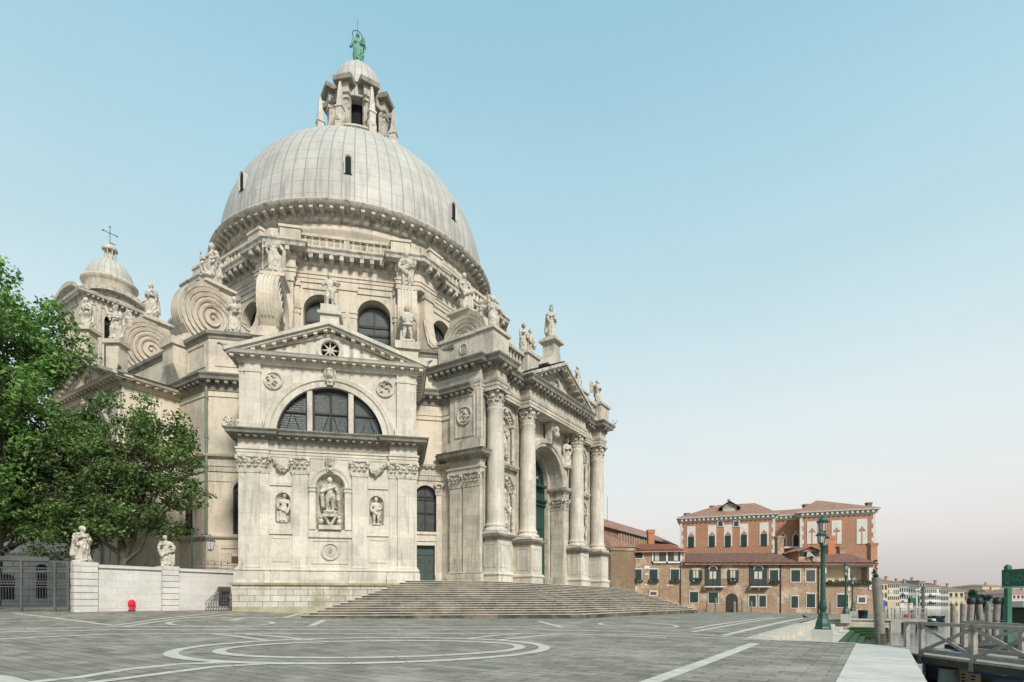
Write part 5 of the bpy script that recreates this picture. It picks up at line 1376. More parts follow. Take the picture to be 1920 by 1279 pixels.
# quay edge of large white slabs, with its water face
mb = MB()
def quad_strip(mb, t0, t1, n0, n1, dz=.012, c1=0.0):
    T_ = frange(t0, t1, .8)
    vs = []
    for i, t in enumerate(T_):
        last = i == len(T_) - 1
        for n in (n0, n1):
            tt = t - (c1 if last and n == n1 else 0)
            p = F1(tt, n, 0); vs.append((p[0], p[1], gzc(p[0], p[1]) + dz))
    mb.add(vs, [(2 * i, 2 * i + 1, 2 * i + 3, 2 * i + 2) for i in range(len(T_) - 1)], raw=True)
    return mb
uq = lambda x, y, z: (F1inv(x, y)[1], F1inv(x, y)[0])
quad_strip(mb, -60, -24.3, 52.25, 53.66, .014, 2.2)
struct(mb.build('quay_edge', M['quay'], uvf=uq))
mb = MB(F1)
mb.box(-60, -26.4, 53.0, 53.62, -3.4, -1.53); mb.box(-26.6, -24.15, 50.0, 52.2, -3.4, -1.46)
mb.add([(-26.4, 53.62, -3.4), (-24.2, 52.2, -3.4), (-24.2, 52.2, -1.44), (-26.4, 53.62, -1.46)], [(0, 1, 2, 3)])
mb.box(-24.4, -24.15, 48.6, 52.0, -3.4, -1.44)
struct(mb.build('quay_wall', M['quayside']))
mb = MB(F1)
nn = [48.6, 49.35, 49.95, 50.5, 51.0]
for i in range(5):
    z = -1.40 - .19 * (i + 1) if i else -1.41
    mb.box(TD0, TD1 - .0, nn[i], 51.7 if i == 4 else nn[i + 1] + .02, z - 1.5, z, m=0)
struct(mb.build('water_steps', M['step']))
mb = MB(F1)
for i in range(5):
    z = -2.50 - .1 * i; n0 = 51.5 + .4 * i
    pass
for i in range(5):
    z = -1.98 - .15 * i; mb.box(TD1 - 1.0 - (i + 1) * 1.1, TD1 - .35 - i * 1.1, 51.0 + .35 * i, 53.45, z - .9, z); mb.box(TD0 + .5, TD1 - 1.0 - (i + 1) * 1.1, 51.0 + .35 * i, 51.36 + .35 * i, z - .9, z - .2)
struct(mb.build('algae_steps', M['algae']))
mb = MB(F1)
mb.box(TD1 - .3, 26, 53.0, 53.64, -3.4, -1.5); mb.box(TD1 - .3, TD1 + .02, 48.5, 53.6, -3.4, -1.47)
mb.box(26, 80, 53.2, 53.62, -3.4, -1.6)
struct(mb.build('quay_wall', M['quayside']))
mb = MB(F1)
for i in range(3): mb.box(TD1 - .35 - .32 * i, TD1 - .1 - .3 * (i - 1) * 0, 49.0 + .0, 53.5, -1.62 - .17 * i - .15, -1.62 - .17 * i)
mb.box(TD1 - .36, TD1 + .6, 48.6, 53.7, -1.47, -1.36)
struct(mb.build('landing_kerb', M['step']))
# canal
wm = bpy.data.materials.new('canal_water'); wm.use_nodes = True
N_, L_ = wm.node_tree.nodes, wm.node_tree.links; b = N_['Principled BSDF']
b.inputs['Base Color'].default_value = (.045, .075, .065, 1); b.inputs['Roughness'].default_value = .04; b.inputs['IOR'].default_value = 1.33; b.inputs['Specular IOR Level'].default_value = .9
tc = N_.new('ShaderNodeNewGeometry'); mp = N_.new('ShaderNodeMapping'); mp.inputs['Scale'].default_value = (.5, 1.8, 1); L_.new(tc.outputs['Position'], mp.inputs[0])
nz = N_.new('ShaderNodeTexNoise'); nz.inputs['Scale'].default_value = .9; nz.inputs['Detail'].default_value = 3; L_.new(mp.outputs[0], nz.inputs['Vector'])
bp = N_.new('ShaderNodeBump'); bp.inputs['Strength'].default_value = .8; bp.inputs['Distance'].default_value = .06; L_.new(nz.outputs[0], bp.inputs['Height']); L_.new(bp.outputs[0], b.inputs['Normal'])
ZW = -2.62
mb = MB(F1); mb.add([(-1500, 53.0, ZW), (2500, 53.0, ZW), (2500, 2500, ZW), (-1500, 2500, ZW)], [(0, 1, 2, 3)])
mb.add([(TD0, 50, ZW), (TD1, 50, ZW), (TD1, 53.0, ZW), (TD0, 53.0, ZW)], [(0, 1, 2, 3)])
struct(mb.build('canal_water', wm))

# ================================================================ garden wall with pillars, statues, gate, hydrant
wl = thing('garden_wall', 'low white ashlar wall with two banded pillars left of the front chapel', 'wall', F1(-29, 14.6, -.7))
m_ = MB(F1)
m_.box(-33, -24.35, 14.35, 14.8, -1.2, 1.98)
m_.build('wall', M['wallst'], wl)
m_ = MB(F1); m_.box(-33, -24.35, 14.3, 14.92, 1.98, 2.16); m_.build('coping', M['wallst'], wl)
for t0, t1 in ((-33.78, -32.62), (-29.12, -28.12)):
    m_ = MB(F1); z = -.72
    m_.box(t0 + .04, t1 - .04, 14.2, 14.92, -1.2, 2.0)
    for i in range(7):
        z0 = -.62 + i * .385; m_.box(t0, t1, 14.1, 14.99, z0, z0 + .345)
    m_.box(t0 - .02, t1 + .02, 14.08, 15.02, 2.03, 2.26)
    m_.build('pillar', M['wallst'], wl)
S('robed', F1(-33.2, 14.55, 2.26), 2.1, NDIR(1) + .5, 'weathered robed statue seen from behind on the wall pillar beside the gate', width=1.25)
S('muse', F1(-28.65, 14.55, 2.26), 2.0, NDIR(1) - .4, 'draped statue on the second wall pillar, near the hanging lantern', width=1.1, mir=True)
g0 = F1(-33.8, 14.6, 0); gd = (-.957, -.29); ga = math.atan2(gd[1], gd[0])
gf = lambda u, o, z: (g0[0] + gd[0] * u - gd[1] * o, g0[1] + gd[1] * u + gd[0] * o, z)
gt = thing('iron_gate', 'tall grey wrought iron gate with a scalloped crest beside the white wall', 'gate', (g0[0] - 2, g0[1] - .6, -.7))
for u in (.12, .75, 2.3, 4.0, 5.7):
    m_ = MB(gf); m_.box(u - .06, u + .06, -.06, .06, -.6, 2.25); m_.build('gate_post', M['iron'], gt)
m_ = MB(gf)
for z, h in ((2.2, .1), (1.85, .05), (.95, .05), (.8, .05), (-.35, .07), (1.1, .04)): m_.box(0, 5.8, -.025, .025, z, z + h)
m_.box(1.0, 5.8, -.08, .08, 2.26, 2.5)
m_.build('gate_rail', M['iron'], gt)
m_ = MB(gf)
for i in range(44):
    u = .15 + i * .13; m_.tube([(u, 0, -.5), (u, 0, .8)], .013, 4, False); 
    m_.tube([(u - .065, 0, .95), (u + .065, 0, 1.85)], .011, 4, False); m_.tube([(u + .065, 0, .95), (u - .065, 0, 1.85)], .011, 4, False)
m_.build('gate_bars', M['iron'], gt)
m_ = MB(gf)
for i in range(9):
    c = 1.2 + i * .52; m_.tube([(c + .26 * math.cos(a), 0, 2.5 + .32 * math.sin(a)) for a in [pi * j / 8 for j in range(9)]], .018, 4, False)
    m_.tube([(c + .26 - .2, 0, 2.78), (c + .26, 0, 3.05), (c + .26 + .2, 0, 2.78)], .016, 4, False)
m_.build('gate_crest', M['iron'], gt)
hp = gpx(247, 1146.0); hz = gzc(*hp)
hy = thing('fire_hydrant', 'short red fire hydrant in front of the white wall', 'hydrant', (hp[0], hp[1], hz))
m_ = MB(); m_.lathe((hp[0], hp[1], hz), [(.20, .0), (.2, .05), (.16, .06)], 8); m_.build('base', M['black'], hy)
m_ = MB(); m_.lathe((hp[0], hp[1], hz + .05), [(.15, 0), (.14, .24), (.155, .27), (.2, .29), (.2, .5), (.18, .53), (.14, .6), (.08, .645), (.03, .66)], 8, False); m_.build('body', M['redpaint'], hy)
# railing above the wall and hanging lantern
rl = thing('wall_railing', 'low scalloped iron railing on top of the white wall', 'railing', F1(-26.5, 14.55, 2.16))
m_ = MB(F1)
for z in (2.3, 2.55): m_.tube([(-27.9, 14.55, z), (-24.5, 14.55, z)], .018, 4, False)
for i in range(7):
    c = -27.6 + i * .46; m_.tube([(c + .21 * math.cos(a), 14.55, 2.55 + .26 * math.sin(a)) for a in [pi * j / 8 for j in range(9)]], .015, 4, False)
    m_.tube([(c + .21, 14.55, 2.16), (c + .21, 14.55, 2.95)], .013, 4, False)
m_.build('bars', M['iron'], rl)
hl = thing('bracket_lantern', 'hanging lantern on a slim green bracket post above the white wall', 'street lamp', F1(-26.9, 14.2, 0))
m_ = MB(F1); m_.tube([(-26.9, 14.2, -.5), (-26.9, 14.2, 4.9)], .05, 8); m_.build('post', M['lampgreen'], hl)
m_ = MB(F1); m_.tube([(-26.9, 14.2, 4.6), (-25.6, 14.2, 4.6)], .028, 6); m_.tube([(-26.9, 14.2, 3.75), (-26.5, 14.2, 3.8), (-26.3, 14.2, 4.3), (-25.95, 14.2, 4.55)], .022, 6); m_.tube([(-25.65, 14.2, 4.6), (-25.65, 14.2, 4.4)], .02, 6); m_.build('bracket', M['lampgreen'], hl)
m_ = MB(F1); m_.lathe((-25.65, 14.2, 3.6), [(.17, 0), (.31, .55)], 6, False); m_.build('lantern_glass', mat('lantern_glass', (.55, .56, .54), rough=.2, bump=0), hl)
m_ = MB(F1); m_.lathe((-25.65, 14.2, 3.6), [(.02, -.1), (.19, -.04), (.19, 0)], 6, False); m_.lathe((-25.65, 14.2, 3.6), [(.34, .55), (.36, .58), (.12, .76), (.03, .84)], 6, False)
for i in range(6):
    a = 2 * pi * i / 6; m_.tube([(-25.65 + .175 * math.cos(a), 14.2 + .175 * math.sin(a), 3.6), (-25.65 + .315 * math.cos(a), 14.2 + .315 * math.sin(a), 4.15)], .014, 4)
m_.build('lantern_frame', M['iron'], hl)
cg = thing('window_grille', 'bulging iron basket grille low on the wall beside the podium', 'window grille', F1(-25.3, 14.9, -.6))
m_ = MB(F1)
for i in range(13):
    t = -26.3 + i * .135; w = .0 if i else .0
    sl = min(1, i / 6)
    tb = -26.75 + i * .178; tt = -25.5 + i * .07; mx_ = lambda u: tt + (tb - tt) * u
    m_.tube([(tt, 14.9, 1.0), (mx_(.1), 14.98, .75), (mx_(.35), 15.08, .42), (mx_(.75), 15.3, .1), (tb, 15.6, -.15), (tb, 15.72, -.38), (tb, 15.55, -.58)], .02, 5)
for o, z, t_ in ((15.6, -.15, -26.75), (15.72, -.38, -26.75), (15.55, -.57, -26.75), (15.08, .42, -25.95), (15.3, .1, -26.45)): m_.tube([(t_, o, z), (-24.6, o, z)], .018, 5)
m_.tube([(-25.5, 14.88, .85), (-24.6, 14.88, .85)], .03, 5); m_.tube([(-25.5, 14.88, 1.0), (-24.6, 14.88, 1.0)], .03, 5)
m_.build('bars', M['iron'], cg)
m_ = MB(F1); m_.box(-25.4, -24.65, 14.78, 14.825, -.3, .8); m_.build('opening', M['opening'], cg)

# the seminary behind the gate
sm_ = thing('seminary_building', 'pale rusticated building behind the iron gate and the trees', 'building', (-48, 46, -.6))
def PB(d): return lambda a, b: ((a - CX) / FP * d, (YH - b) / FP * d)
m_ = MB(); P4 = PB(46)
x0, x1 = P4(-400, 0)[0], P4(205, 0)[0]
op = []
for a, b, c, e in ((-8, 1076, 28, 1124), (68, 1058, 88, 1122), (-120, 1076, -84, 1124)):
    l, t_ = P4(a, b); r, z = P4(c, e); op.append((l, r, z, t_))
m_.box(x0, x1, 46, 47, -1.2, 4.0)
w = m_.build('ground_storey', M['rustic'], sm_)
for l, r, z, t_ in op:
    q = MB(); q.add([(a, 45.98, b) for a, b in archloop((l + r) / 2, (r - l) / 2, z, t_ - (r - l) / 2 * .6, 8, (r - l) / 2 * .6)], [tuple(range(11))]); q.build('doorway', M['dark_in'], sm_)
m_ = MB(); m_.box(x0, x1, 46.1, 47, 4.0, 13.2); m_.build('wall', M['pinkplaster'], sm_)
m_ = MB(); m_.box(x0, x1, 45.85, 46.3, 4.0, 4.25); m_.box(x0, x1, 45.9, 46.3, 2.4, 2.55); m_.box(x0, x1, 45.8, 46.4, 12.9, 13.3); m_.build('string_course', M['trim'], sm_)
for px_ in (-60, 20, 95, 160):
    l, zt_ = P4(px_ - 9, 955); r, zb_ = P4(px_ + 9, 1000)
    q = MB(); q.box(l, r, 46.0, 46.12, zb_, zt_); q.build('window', M['opening'], sm_)
m_ = MB(); m_.add([(x0, 45.6, 13.3), (x1, 45.6, 13.3), (x1, 51, 15.6), (x0, 51, 15.6)], [(0, 1, 2, 3)]); m_.build('roof', mat('tile_roof_far', (.35, .2, .15), (.28, .16, .12), joint=(.25, 30, .04), jdark=.5), sm_)

# ================================================================ trees
def leafmat(name, c1, c2, c3):
    m = bpy.data.materials.new(name); m.use_nodes = True
    nt = m.node_tree; N, Lk = nt.nodes, nt.links; N.clear()
    o = N.new('ShaderNodeOutputMaterial'); b = N.new('ShaderNodeBsdfPrincipled'); tr = N.new('ShaderNodeBsdfTranslucent'); mx = N.new('ShaderNodeMixShader'); mx.inputs[0].default_value = .42
    g = N.new('ShaderNodeNewGeometry'); r = N.new('ShaderNodeValToRGB'); Lk.new(g.outputs['Random Per Island'], r.inputs[0])
    r.color_ramp.elements[0].color = (*c1, 1); r.color_ramp.elements[1].color = (*c3, 1); e = r.color_ramp.elements.new(.5); e.color = (*c2, 1)
    n = N.new('ShaderNodeTexNoise'); n.inputs['Scale'].default_value = .45; n.inputs['Detail'].default_value = 3; Lk.new(g.outputs['Position'], n.inputs['Vector'])
    mr = N.new('ShaderNodeMapRange'); mr.inputs[1].default_value = .35; mr.inputs[2].default_value = .65; mr.inputs[3].default_value = .6; mr.inputs[4].default_value = 1.35; Lk.new(n.outputs[0], mr.inputs[0])
    mu = N.new('ShaderNodeMix'); mu.data_type = 'RGBA'; mu.blend_type = 'MULTIPLY'; mu.inputs[0].default_value = 1; Lk.new(r.outputs[0], mu.inputs[6]); cb = N.new('ShaderNodeCombineColor')
    for i in range(3): Lk.new(mr.outputs[0], cb.inputs[i])
    Lk.new(cb.outputs[0], mu.inputs[7])
    Lk.new(mu.outputs[2], b.inputs['Base Color']); Lk.new(mu.outputs[2], tr.inputs['Color']); b.inputs['Roughness'].default_value = .55
    Lk.new(b.outputs[0], mx.inputs[1]); Lk.new(tr.outputs[0], mx.inputs[2]); Lk.new(mx.outputs[0], o.inputs[0]); return m
def inpoly(x, y, P):
    c = False; j = len(P) - 1
    for i in range(len(P)):
        if (P[i][1] > y) != (P[j][1] > y) and x < (P[j][0] - P[i][0]) * (y - P[i][1]) / (P[j][1] - P[i][1]) + P[i][0]: c = not c
        j = i
    return c
def crown(name, clumps, per, size, mtl, parent, seed):
    rs = np.random.RandomState(seed)
    V, F = [], []
    for (c, r) in clumps:
        n = int(per * r * r)
        d = rs.normal(size=(n, 3)); d /= np.linalg.norm(d, axis=1)[:, None]
        q = rs.rand(n, 1) ** .5; pos = np.array(c) + d * q * r * np.array([1.15, 1.15, .75])
        nr = d * .5 + rs.normal(size=(n, 3)) * .55 + np.array([0, 0, .55]); nr /= np.linalg.norm(nr, axis=1)[:, None]
        a = np.cross(nr, rs.normal(size=(n, 3))); a /= np.linalg.norm(a, axis=1)[:, None] + 1e-9
        b_ = np.cross(nr, a); s = size * (.6 + .8 * rs.rand(n, 1))
        o = len(V)
        quad = np.stack([pos - a * s * .55, pos - b_ * s * .34 + nr * s * .08, pos + a * s * .6, pos + b_ * s * .34 + nr * s * .08], 1)
        V.extend(map(tuple, quad.reshape(-1, 3))); F.extend([(o + 4 * i, o + 4 * i + 1, o + 4 * i + 2, o + 4 * i + 3) for i in range(n)])
    m_ = MB(); m_.v = V; m_.f = F; m_.sm = [False] * len(F); m_.mi = [0] * len(F)
    off = ORIGIN[parent.name]
    return m_.build(name, mtl, parent, recalc=False)
def clumps_in(poly, d0, dd, n, r0, r1, seed, thin=None):
    rnd = random.Random(seed); xs = [p[0] for p in poly]; ys = [p[1] for p in poly]; L = []
    k = 0
    while len(L) < n and k < n * 60:
        k += 1
        x, y = rnd.uniform(min(xs), max(xs)), rnd.uniform(min(ys), max(ys))
        if not inpoly(x, y, poly): continue
        d = d0 + rnd.uniform(-dd, dd); r = rnd.uniform(r0, r1)
        p = at(x, y, d0)
        L.append(((p[0] * 1.0, d, p[2]), r))
    return L
def limb(mb, pts, r0, r1): mb.tube(pts, [r0 + (r1 - r0) * i / (len(pts) - 1) for i in range(len(pts))], 7)
T1 = thing('maple_tree', 'tall bright green tree at the left edge, behind the iron gate', 'tree', (-31.5, 36, -.6))
poly1 = [(-150, 560), (-60, 500), (8, 510), (40, 535), (62, 575), (82, 622), (98, 655), (95, 690), (112, 720), (112, 760), (95, 800), (60, 860), (50, 920), (70, 950), (60, 975), (20, 985), (-20, 975), (-150, 960)]
cl = clumps_in(poly1, 36, 3.6, 330, .6, 1.25, 4)
crown('crown', cl, 150, .27, leafmat('maple_leaves', (.07, .165, .035), (.145, .28, .065), (.25, .40, .12)), T1, 3)
m_ = MB(); limb(m_, [(-33.5, 36, -.7), (-33.2, 36, 4), (-32.6, 36, 9), (-31.8, 36, 15)], .5, .15)
rnd = random.Random(5)
for c, r in cl[::5]:
    zz = min(max(c[2] - rnd.uniform(2, 4), 3), 13); limb(m_, [(-33.0 + zz * .06, 36, zz), ((c[0] - 32.5) / 2, (c[1] + 36) / 2, (zz + c[2]) / 2 - .3), c], .12, .03)
m_.build('trunk', M['bark'], T1)
T2 = thing('garden_tree', 'dark spreading tree with several stems behind the white wall', 'tree', F1(-31.2, 12.6, -.6))
poly2 = [(60, 860), (95, 850), (128, 800), (180, 768), (250, 765), (315, 772), (330, 790), (336, 825), (350, 862), (355, 905), (340, 925), (335, 965), (305, 1005), (262, 995), (240, 1012), (200, 1015), (165, 995), (145, 1035), (95, 1050), (60, 1005), (-20, 1000), (-20, 900)]
B2 = F1(-31.2, 12.6, 0)
cl = clumps_in(poly2, 37.3, 2.0, 330, .45, .95, 7) + clumps_in([(345, 900), (400, 905), (405, 940), (372, 960), (345, 950)], 37.3, .8, 10, .35, .5, 9) + clumps_in([(345, 845), (395, 850), (392, 880), (350, 885)], 37.3, .6, 6, .3, .45, 11)
cut = [q for q in cl if q[0][0] < -19]
half = len(cut) // 3
crown('crown', cut, 270, .19, leafmat('garden_leaves', (.042, .10, .028), (.10, .185, .05), (.24, .31, .09)), T2, 8)
m_ = MB()
P_ = lambda x, y, dd=0: tuple(np.array(at(x, y, 36.9 + dd)))
limb(m_, [(B2[0], B2[1], -.7), P_(232, 1050), P_(226, 1005), P_(214, 940), P_(196, 870)], .32, .08)
limb(m_, [P_(232, 1050), P_(250, 1010), P_(262, 950, .5), P_(285, 880, .5), P_(300, 810)], .2, .05)
limb(m_, [P_(236, 1052), P_(262, 1030, .3), P_(275, 1000, .5), P_(310, 960, .4), P_(350, 925)], .16, .04)
limb(m_, [P_(228, 1040), P_(200, 1020), P_(170, 985, -.3), P_(130, 940), P_(90, 900)], .16, .04)
limb(m_, [P_(214, 940), P_(235, 880), P_(240, 800)], .1, .03); limb(m_, [P_(226, 1005), P_(215, 960, -.5), P_(170, 880, -.5), P_(150, 800)], .13, .03)
for c, r in cut[::4]:
    limb(m_, [P_(rnd.randint(170, 300), rnd.randint(880, 960)), c], .05, .015)
m_.build('trunk', M['bark'], T2)
# ================================================================ houses and church beyond the stair
YB = 68.0
BX = lambda px: (px - CX) / FP * YB
BZ = lambda py: (YH - py) / FP * YB
TILE = mat('clay_roof_tiles', (.33, .17, .12), (.20, .115, .09), scale=2.2, stain=.55, stcol=(.40, .31, .25), stscale=1.6, bump=.4, grain=.35)
TILER = mat('red_clay_roof_tiles', (.42, .18, .115), (.30, .13, .085), scale=2.2, stain=.4, stcol=(.40, .27, .19), stscale=1.6, bump=.4, grain=.3)
def house(name, label, px0, px1, eave, mtl=None):
    x0, x1 = BX(px0), BX(px1)
    t = thing(name, label, 'house', ((x0 + x1) / 2, YB, -1.2))
    return t
def opening(par, l, t, r, b, kind, trim=.09, Y=YB, X=None, Z=None, sill=True):
    """window measured on the photograph, built on the wall plane Y"""
    X = X or BX; Z = Z or BZ
    x0, x1, z0, z1 = X(l), X(r), Z(b), Z(t)
    m = MB()
    if trim:
        for a, c, e, g in ((x0 - trim, x0, z0 - trim, z1 + trim), (x1, x1 + trim, z0 - trim, z1 + trim), (x0, x1, z1, z1 + trim), (x0, x1, z0 - trim, z0)): m.box(a, c, Y - .07, Y + .05, e, g)
        m.box(x0 - trim - .08, x1 + trim + .08, Y - .12, Y + .05, z1 + trim, z1 + trim + .07)
    w = None
    q = MB(); q.box(x0, x1, Y - .012, Y + .02, z0, z1)
    if kind == 'shut':
        w = q.build('window', M['dark_in'], par); s = MB()
        c = (x0 + x1) / 2
        for a, e in ((x0 + .01, c - .01), (c + .01, x1 - .01)):
            s.box(a, e, Y - .075, Y - .03, z0, z1)
            for i in range(9): s.box(a + .05, e - .05, Y - .09, Y - .07, z0 + (z1 - z0) * (i + .2) / 9, z0 + (z1 - z0) * (i + .6) / 9)
        s.build('shutter', M['shutter'], w)
    elif kind == 'grey':
        w = q.build('window', M['dark_in'], par); s = MB(); s.box(x0, x1, Y - .06, Y - .03, z0, z1); s.build('shutter', M['shuttergrey'], w)
    elif kind in ('open', 'dark'):
        w = q.build('window', M['pane'], par); s = MB()
        if kind == 'open':
            s.box(x0 + (x1 - x0) * .08, x0 + (x1 - x0) * .44, Y - .03, Y - .012, z0 + (z1 - z0) * .25, z1 - .05); s.box(x0 + (x1 - x0) * .56, x1 - (x1 - x0) * .08, Y - .03, Y - .012, z0 + (z1 - z0) * .25, z1 - .05); s.build('curtain', M['curtain'], w); s = MB()
        s.box((x0 + x1) / 2 - .035, (x0 + x1) / 2 + .035, Y - .05, Y, z0, z1); s.box(x0, x1, Y - .05, Y, z1 - .06, z1); s.box(x0, x1, Y - .05, Y, z0, z0 + .06); s.build('frame', M['ironframe'], w)
        wd = (x1 - x0) * .55; 
        for a, e in ((x0 - wd, x0 - .02), (x1 + .02, x1 + wd)):
            s = MB(); s.box(a, e, Y - .1, Y - .05, z0 - .02, z1); s.build('shutter', M['shutter'], w)
    if trim: m.build('surround', M['trim'], w)
    return w
def gable_wall(m, x0, x1, y0, y1, z0, z1): m.box(x0, x1, y0, y1, z0, z1)
def flower(par, l, t, r, b):
    m = MB(); rnd = random.Random(int(l)); x0, x1, z0, z1 = BX(l), BX(r), BZ(b), BZ(t)
    m.box(x0, x1, YB - .38, YB - .1, z0, z0 + (z1 - z0) * .5)
    for i in range(int((x1 - x0) * 26)): m.ball((rnd.uniform(x0, x1), YB - rnd.uniform(.1, .42), rnd.uniform(z0 + .1, z1 + .06)), rnd.uniform(.05, .1), 5, 3)
    m.build('flower_box', mat('box_plants', (.025, .05, .022), (.02, .03, .015), scale=6), par)
# ---- taller house on the left
hA = house('brick_house', 'brick house with a red hipped roof and a wide white double window', 1176, 1284, 1033)
m = MB(); m.box(BX(1176), BX(1284), YB, YB + 9, -2.2, BZ(1032)); m.build('wall', M['brick'], hA)
r_ = MB(); xl, xr, ze, zr = BX(1167), BX(1286), BZ(1034), BZ(1014)
r_.add([(xl, YB - .55, ze), (xr, YB - .55, ze + .1), (xr, YB + 5, zr), (xl + 3.3, YB + 5, zr), (xl, YB + 10, ze)], [(0, 1, 2, 3), (0, 3, 4)])
r_.add([(xl, YB - .55, ze - .18), (xr, YB - .55, ze - .1), (xr, YB - .5, ze + .1), (xl, YB - .5, ze)], [(0, 1, 2, 3)])
for i in range(24):
    a_ = xl + .15 + i * .305; r_.tube([(a_, YB - .55, ze + .05), (max(a_, min(a_, xr)), YB - .55 + 5.5 * min(1, max(.05, (a_ - xl) / 3.3)), ze + .05 + (zr - ze) * min(1, max(.05, (a_ - xl) / 3.3)))], .1, 6, True, False)
rA = r_.build('roof', TILER, hA)
opening(hA, 1186.5, 1035, 1205, 1047, 'shut')
for l, r in ((1187, 1203), (1217, 1233), (1257, 1273)): opening(hA, l, 1068, r, 1088, 'shut', .07); flower(hA, l - 1, 1087, r + 1, 1092)
m = MB(); x0, x1, z0, z1 = BX(1222), BX(1278), BZ(1056), BZ(1032)
for a, b in ((0, .17), (1, -.17)):
    e = (x0, x1)[a]; m.box(min(e, e + b), max(e, e + b), YB - .12, YB + .1, z0, z1)
m.box(x0, x1, YB - .12, YB + .1, z0, z0 + .2); m.box((x0 + x1) / 2 - .1, (x0 + x1) / 2 + .1, YB - .12, YB + .1, z0, z1)
w_ = m.build('double_window', M['trim'], hA)
m = MB(); m.box(x0 + .1, x1 - .1, YB - .02, YB + .02, z0 + .1, z1); m.build('pane', M['pane'], w_)
m = MB()
for a, b in ((.1, .25), (.74, .9)): m.box(x0 + (x1 - x0) * a, x0 + (x1 - x0) * b * .97, YB - .05, YB - .02, z0 + .3, z1 - .1)
m.build('curtain', M['curtain'], w_)
m = MB(); m.box(x0 - .1, x1 + .1, YB - .35, YB + .05, z1 - .12, z1 + .1)
for i in range(15): m.box(x0 + .1 + i * .24, x0 + .2 + i * .24, YB - .14, YB, z0 - .14, z0 - .02)
m.build('lintel', M['wooddk'], w_)
for l, t, r, b in ((1184, 1102, 1191, 1107), (1219, 1110, 1231, 1116)): opening(hA, l, t, r, b, 'grey', .1)
m = MB()
for l, t, r, b in ((1176, 1053, 1188, 1056), (1176, 1060, 1182, 1062), (1208, 1061, 1218, 1067), (1210, 1075, 1217, 1078), (1194, 1094, 1202, 1097), (1209, 1095, 1217, 1097), (1250, 1096, 1262, 1098)): m.box(BX(l), BX(r), YB - .02, YB + .02, BZ(b), BZ(t))
m.build('stone_inset', M['trim'], hA)
m = MB(); m.tube([(BX(1181), YB - .1, BZ(1036)), (BX(1181), YB - .1, BZ(1104))], .05, 6); m.build('drainpipe', M['ironframe'], hA)
# ---- long middle house
hB = house('brick_house', 'long low brick house with two little balconies and an arched doorway', 1284, 1500, 1057)
m = MB(); m.box(BX(1284) + .003, BX(1500), YB, YB + 9, -2.4, BZ(1055)); m.build('wall', M['brick'], hB)
r_ = MB(); xl, xr, ze, zr = BX(1281), BX(1501), BZ(1057), BZ(1031)
r_.add([(xl, YB - .5, ze), (xr, YB - .5, ze), (xr, YB + 5.2, zr), (xl + 1.5, YB + 5.2, zr)], [(0, 1, 2, 3)])
r_.add([(xl, YB - .5, ze - .16), (xr, YB - .5, ze - .16), (xr, YB - .46, ze), (xl, YB - .46, ze)], [(0, 1, 2, 3)])
for i in range(48): r_.tube([(xl + .1 + i * .295, YB - .52, ze + .03), (xl + .1 + i * .295, YB + 5.0, zr)], .105, 6, True, False)
rB = r_.build('roof', TILE, hB)
for l, t, r, b, k in ((1299, 1069, 1310, 1088, 'open'), (1369, 1069, 1379, 1088, 'open')): opening(hB, l, t, r, b, k, .1); flower(hB, l - 3, 1087, r + 3, 1093)
opening(hB, 1443, 1069, 1459, 1090, 'shut'); flower(hB, 1441, 1090, 1460, 1095)
opening(hB, 1483, 1069, 1500, 1091, 'shut'); 
for l, t, r, b in ((1293, 1110, 1309, 1130), (1328, 1111, 1346, 1131), (1404, 1117, 1417, 1138), (1423, 1117, 1436, 1138), (1483, 1118, 1496, 1140)): opening(hB, l, t, r, b, 'shut', .07)
for l, r in ((1329, 1344), (1413, 1430)):
    x0, x1, z0, z1 = BX(l), BX(r), BZ(1100), BZ(1070); c = (x0 + x1) / 2; h = (x1 - x0) / 2
    m = MB(); m.add([(a, YB - .015, b) for a, b in archloop(c, h, z0, z1, 10)], [tuple(range(13))]); w_ = m.build('balcony_door', M['pane'], hB)
    m = MB(); m.box(x0 + .08, c - .06, YB - .03, YB - .016, z0 + .9, z1 - .1); m.box(c + .06, x1 - .08, YB - .03, YB - .016, z0 + .9, z1 - .1); m.build('curtain', M['curtain'], w_)
    m = MB(); m.box(c - .04, c + .04, YB - .06, YB, z0, z1); m.box(x0, x1, YB - .06, YB, z1 - .04, z1 + .04); m.build('frame', M['ironframe'], w_)
    m = MB()
    A = lambda r_, o: [(a, YB + o, b) for a, b in arc((c, z1), r_, 0, pi, 12)]
    m.band(A(h, -.1), A(h + .16, -.1), False); m.band(A(h + .16, -.1), A(h + .16, .02), False); m.build('surround', M['trim'], w_)
    for a, e in ((x0 - h * .95, x0 - .03), (x1 + .03, x1 + h * .95)):
        m = MB(); m.box(a, e, YB - .1, YB - .05, z0, z1 + .45); m.build('shutter', M['shutter'], w_)
    b0, b1 = c - 1.25, c + 1.25
    m = MB(); m.box(b0, b1, YB - .85, YB + .02, z0 - .1, z0 + .02)
    for e in (b0 + .15, c, b1 - .15): m.prism([(e - .08, YB - .6, z0 - .1), (e - .08, YB, z0 - .1), (e - .08, YB, z0 - .45), (e - .08, YB - .3, z0 - .35)], (.16, 0, 0))
    bl = m.build('balcony', M['trim'], hB)
    m = MB()
    for z in (z0 + .9, z0 + .1): m.tube([(b0, YB, z), (b0, YB - .82, z), (b1, YB - .82, z), (b1, YB, z)], .018, 4)
    for i in range(20): m.tube([(b0 + (b1 - b0) * i / 19, YB - .82, z0), (b0 + (b1 - b0) * i / 19, YB - .82, z0 + .9)], .011, 4, False)
    m.build('railing', M['iron'], bl)
c, h = BX(1372), BX(1383.5) - BX(1372)
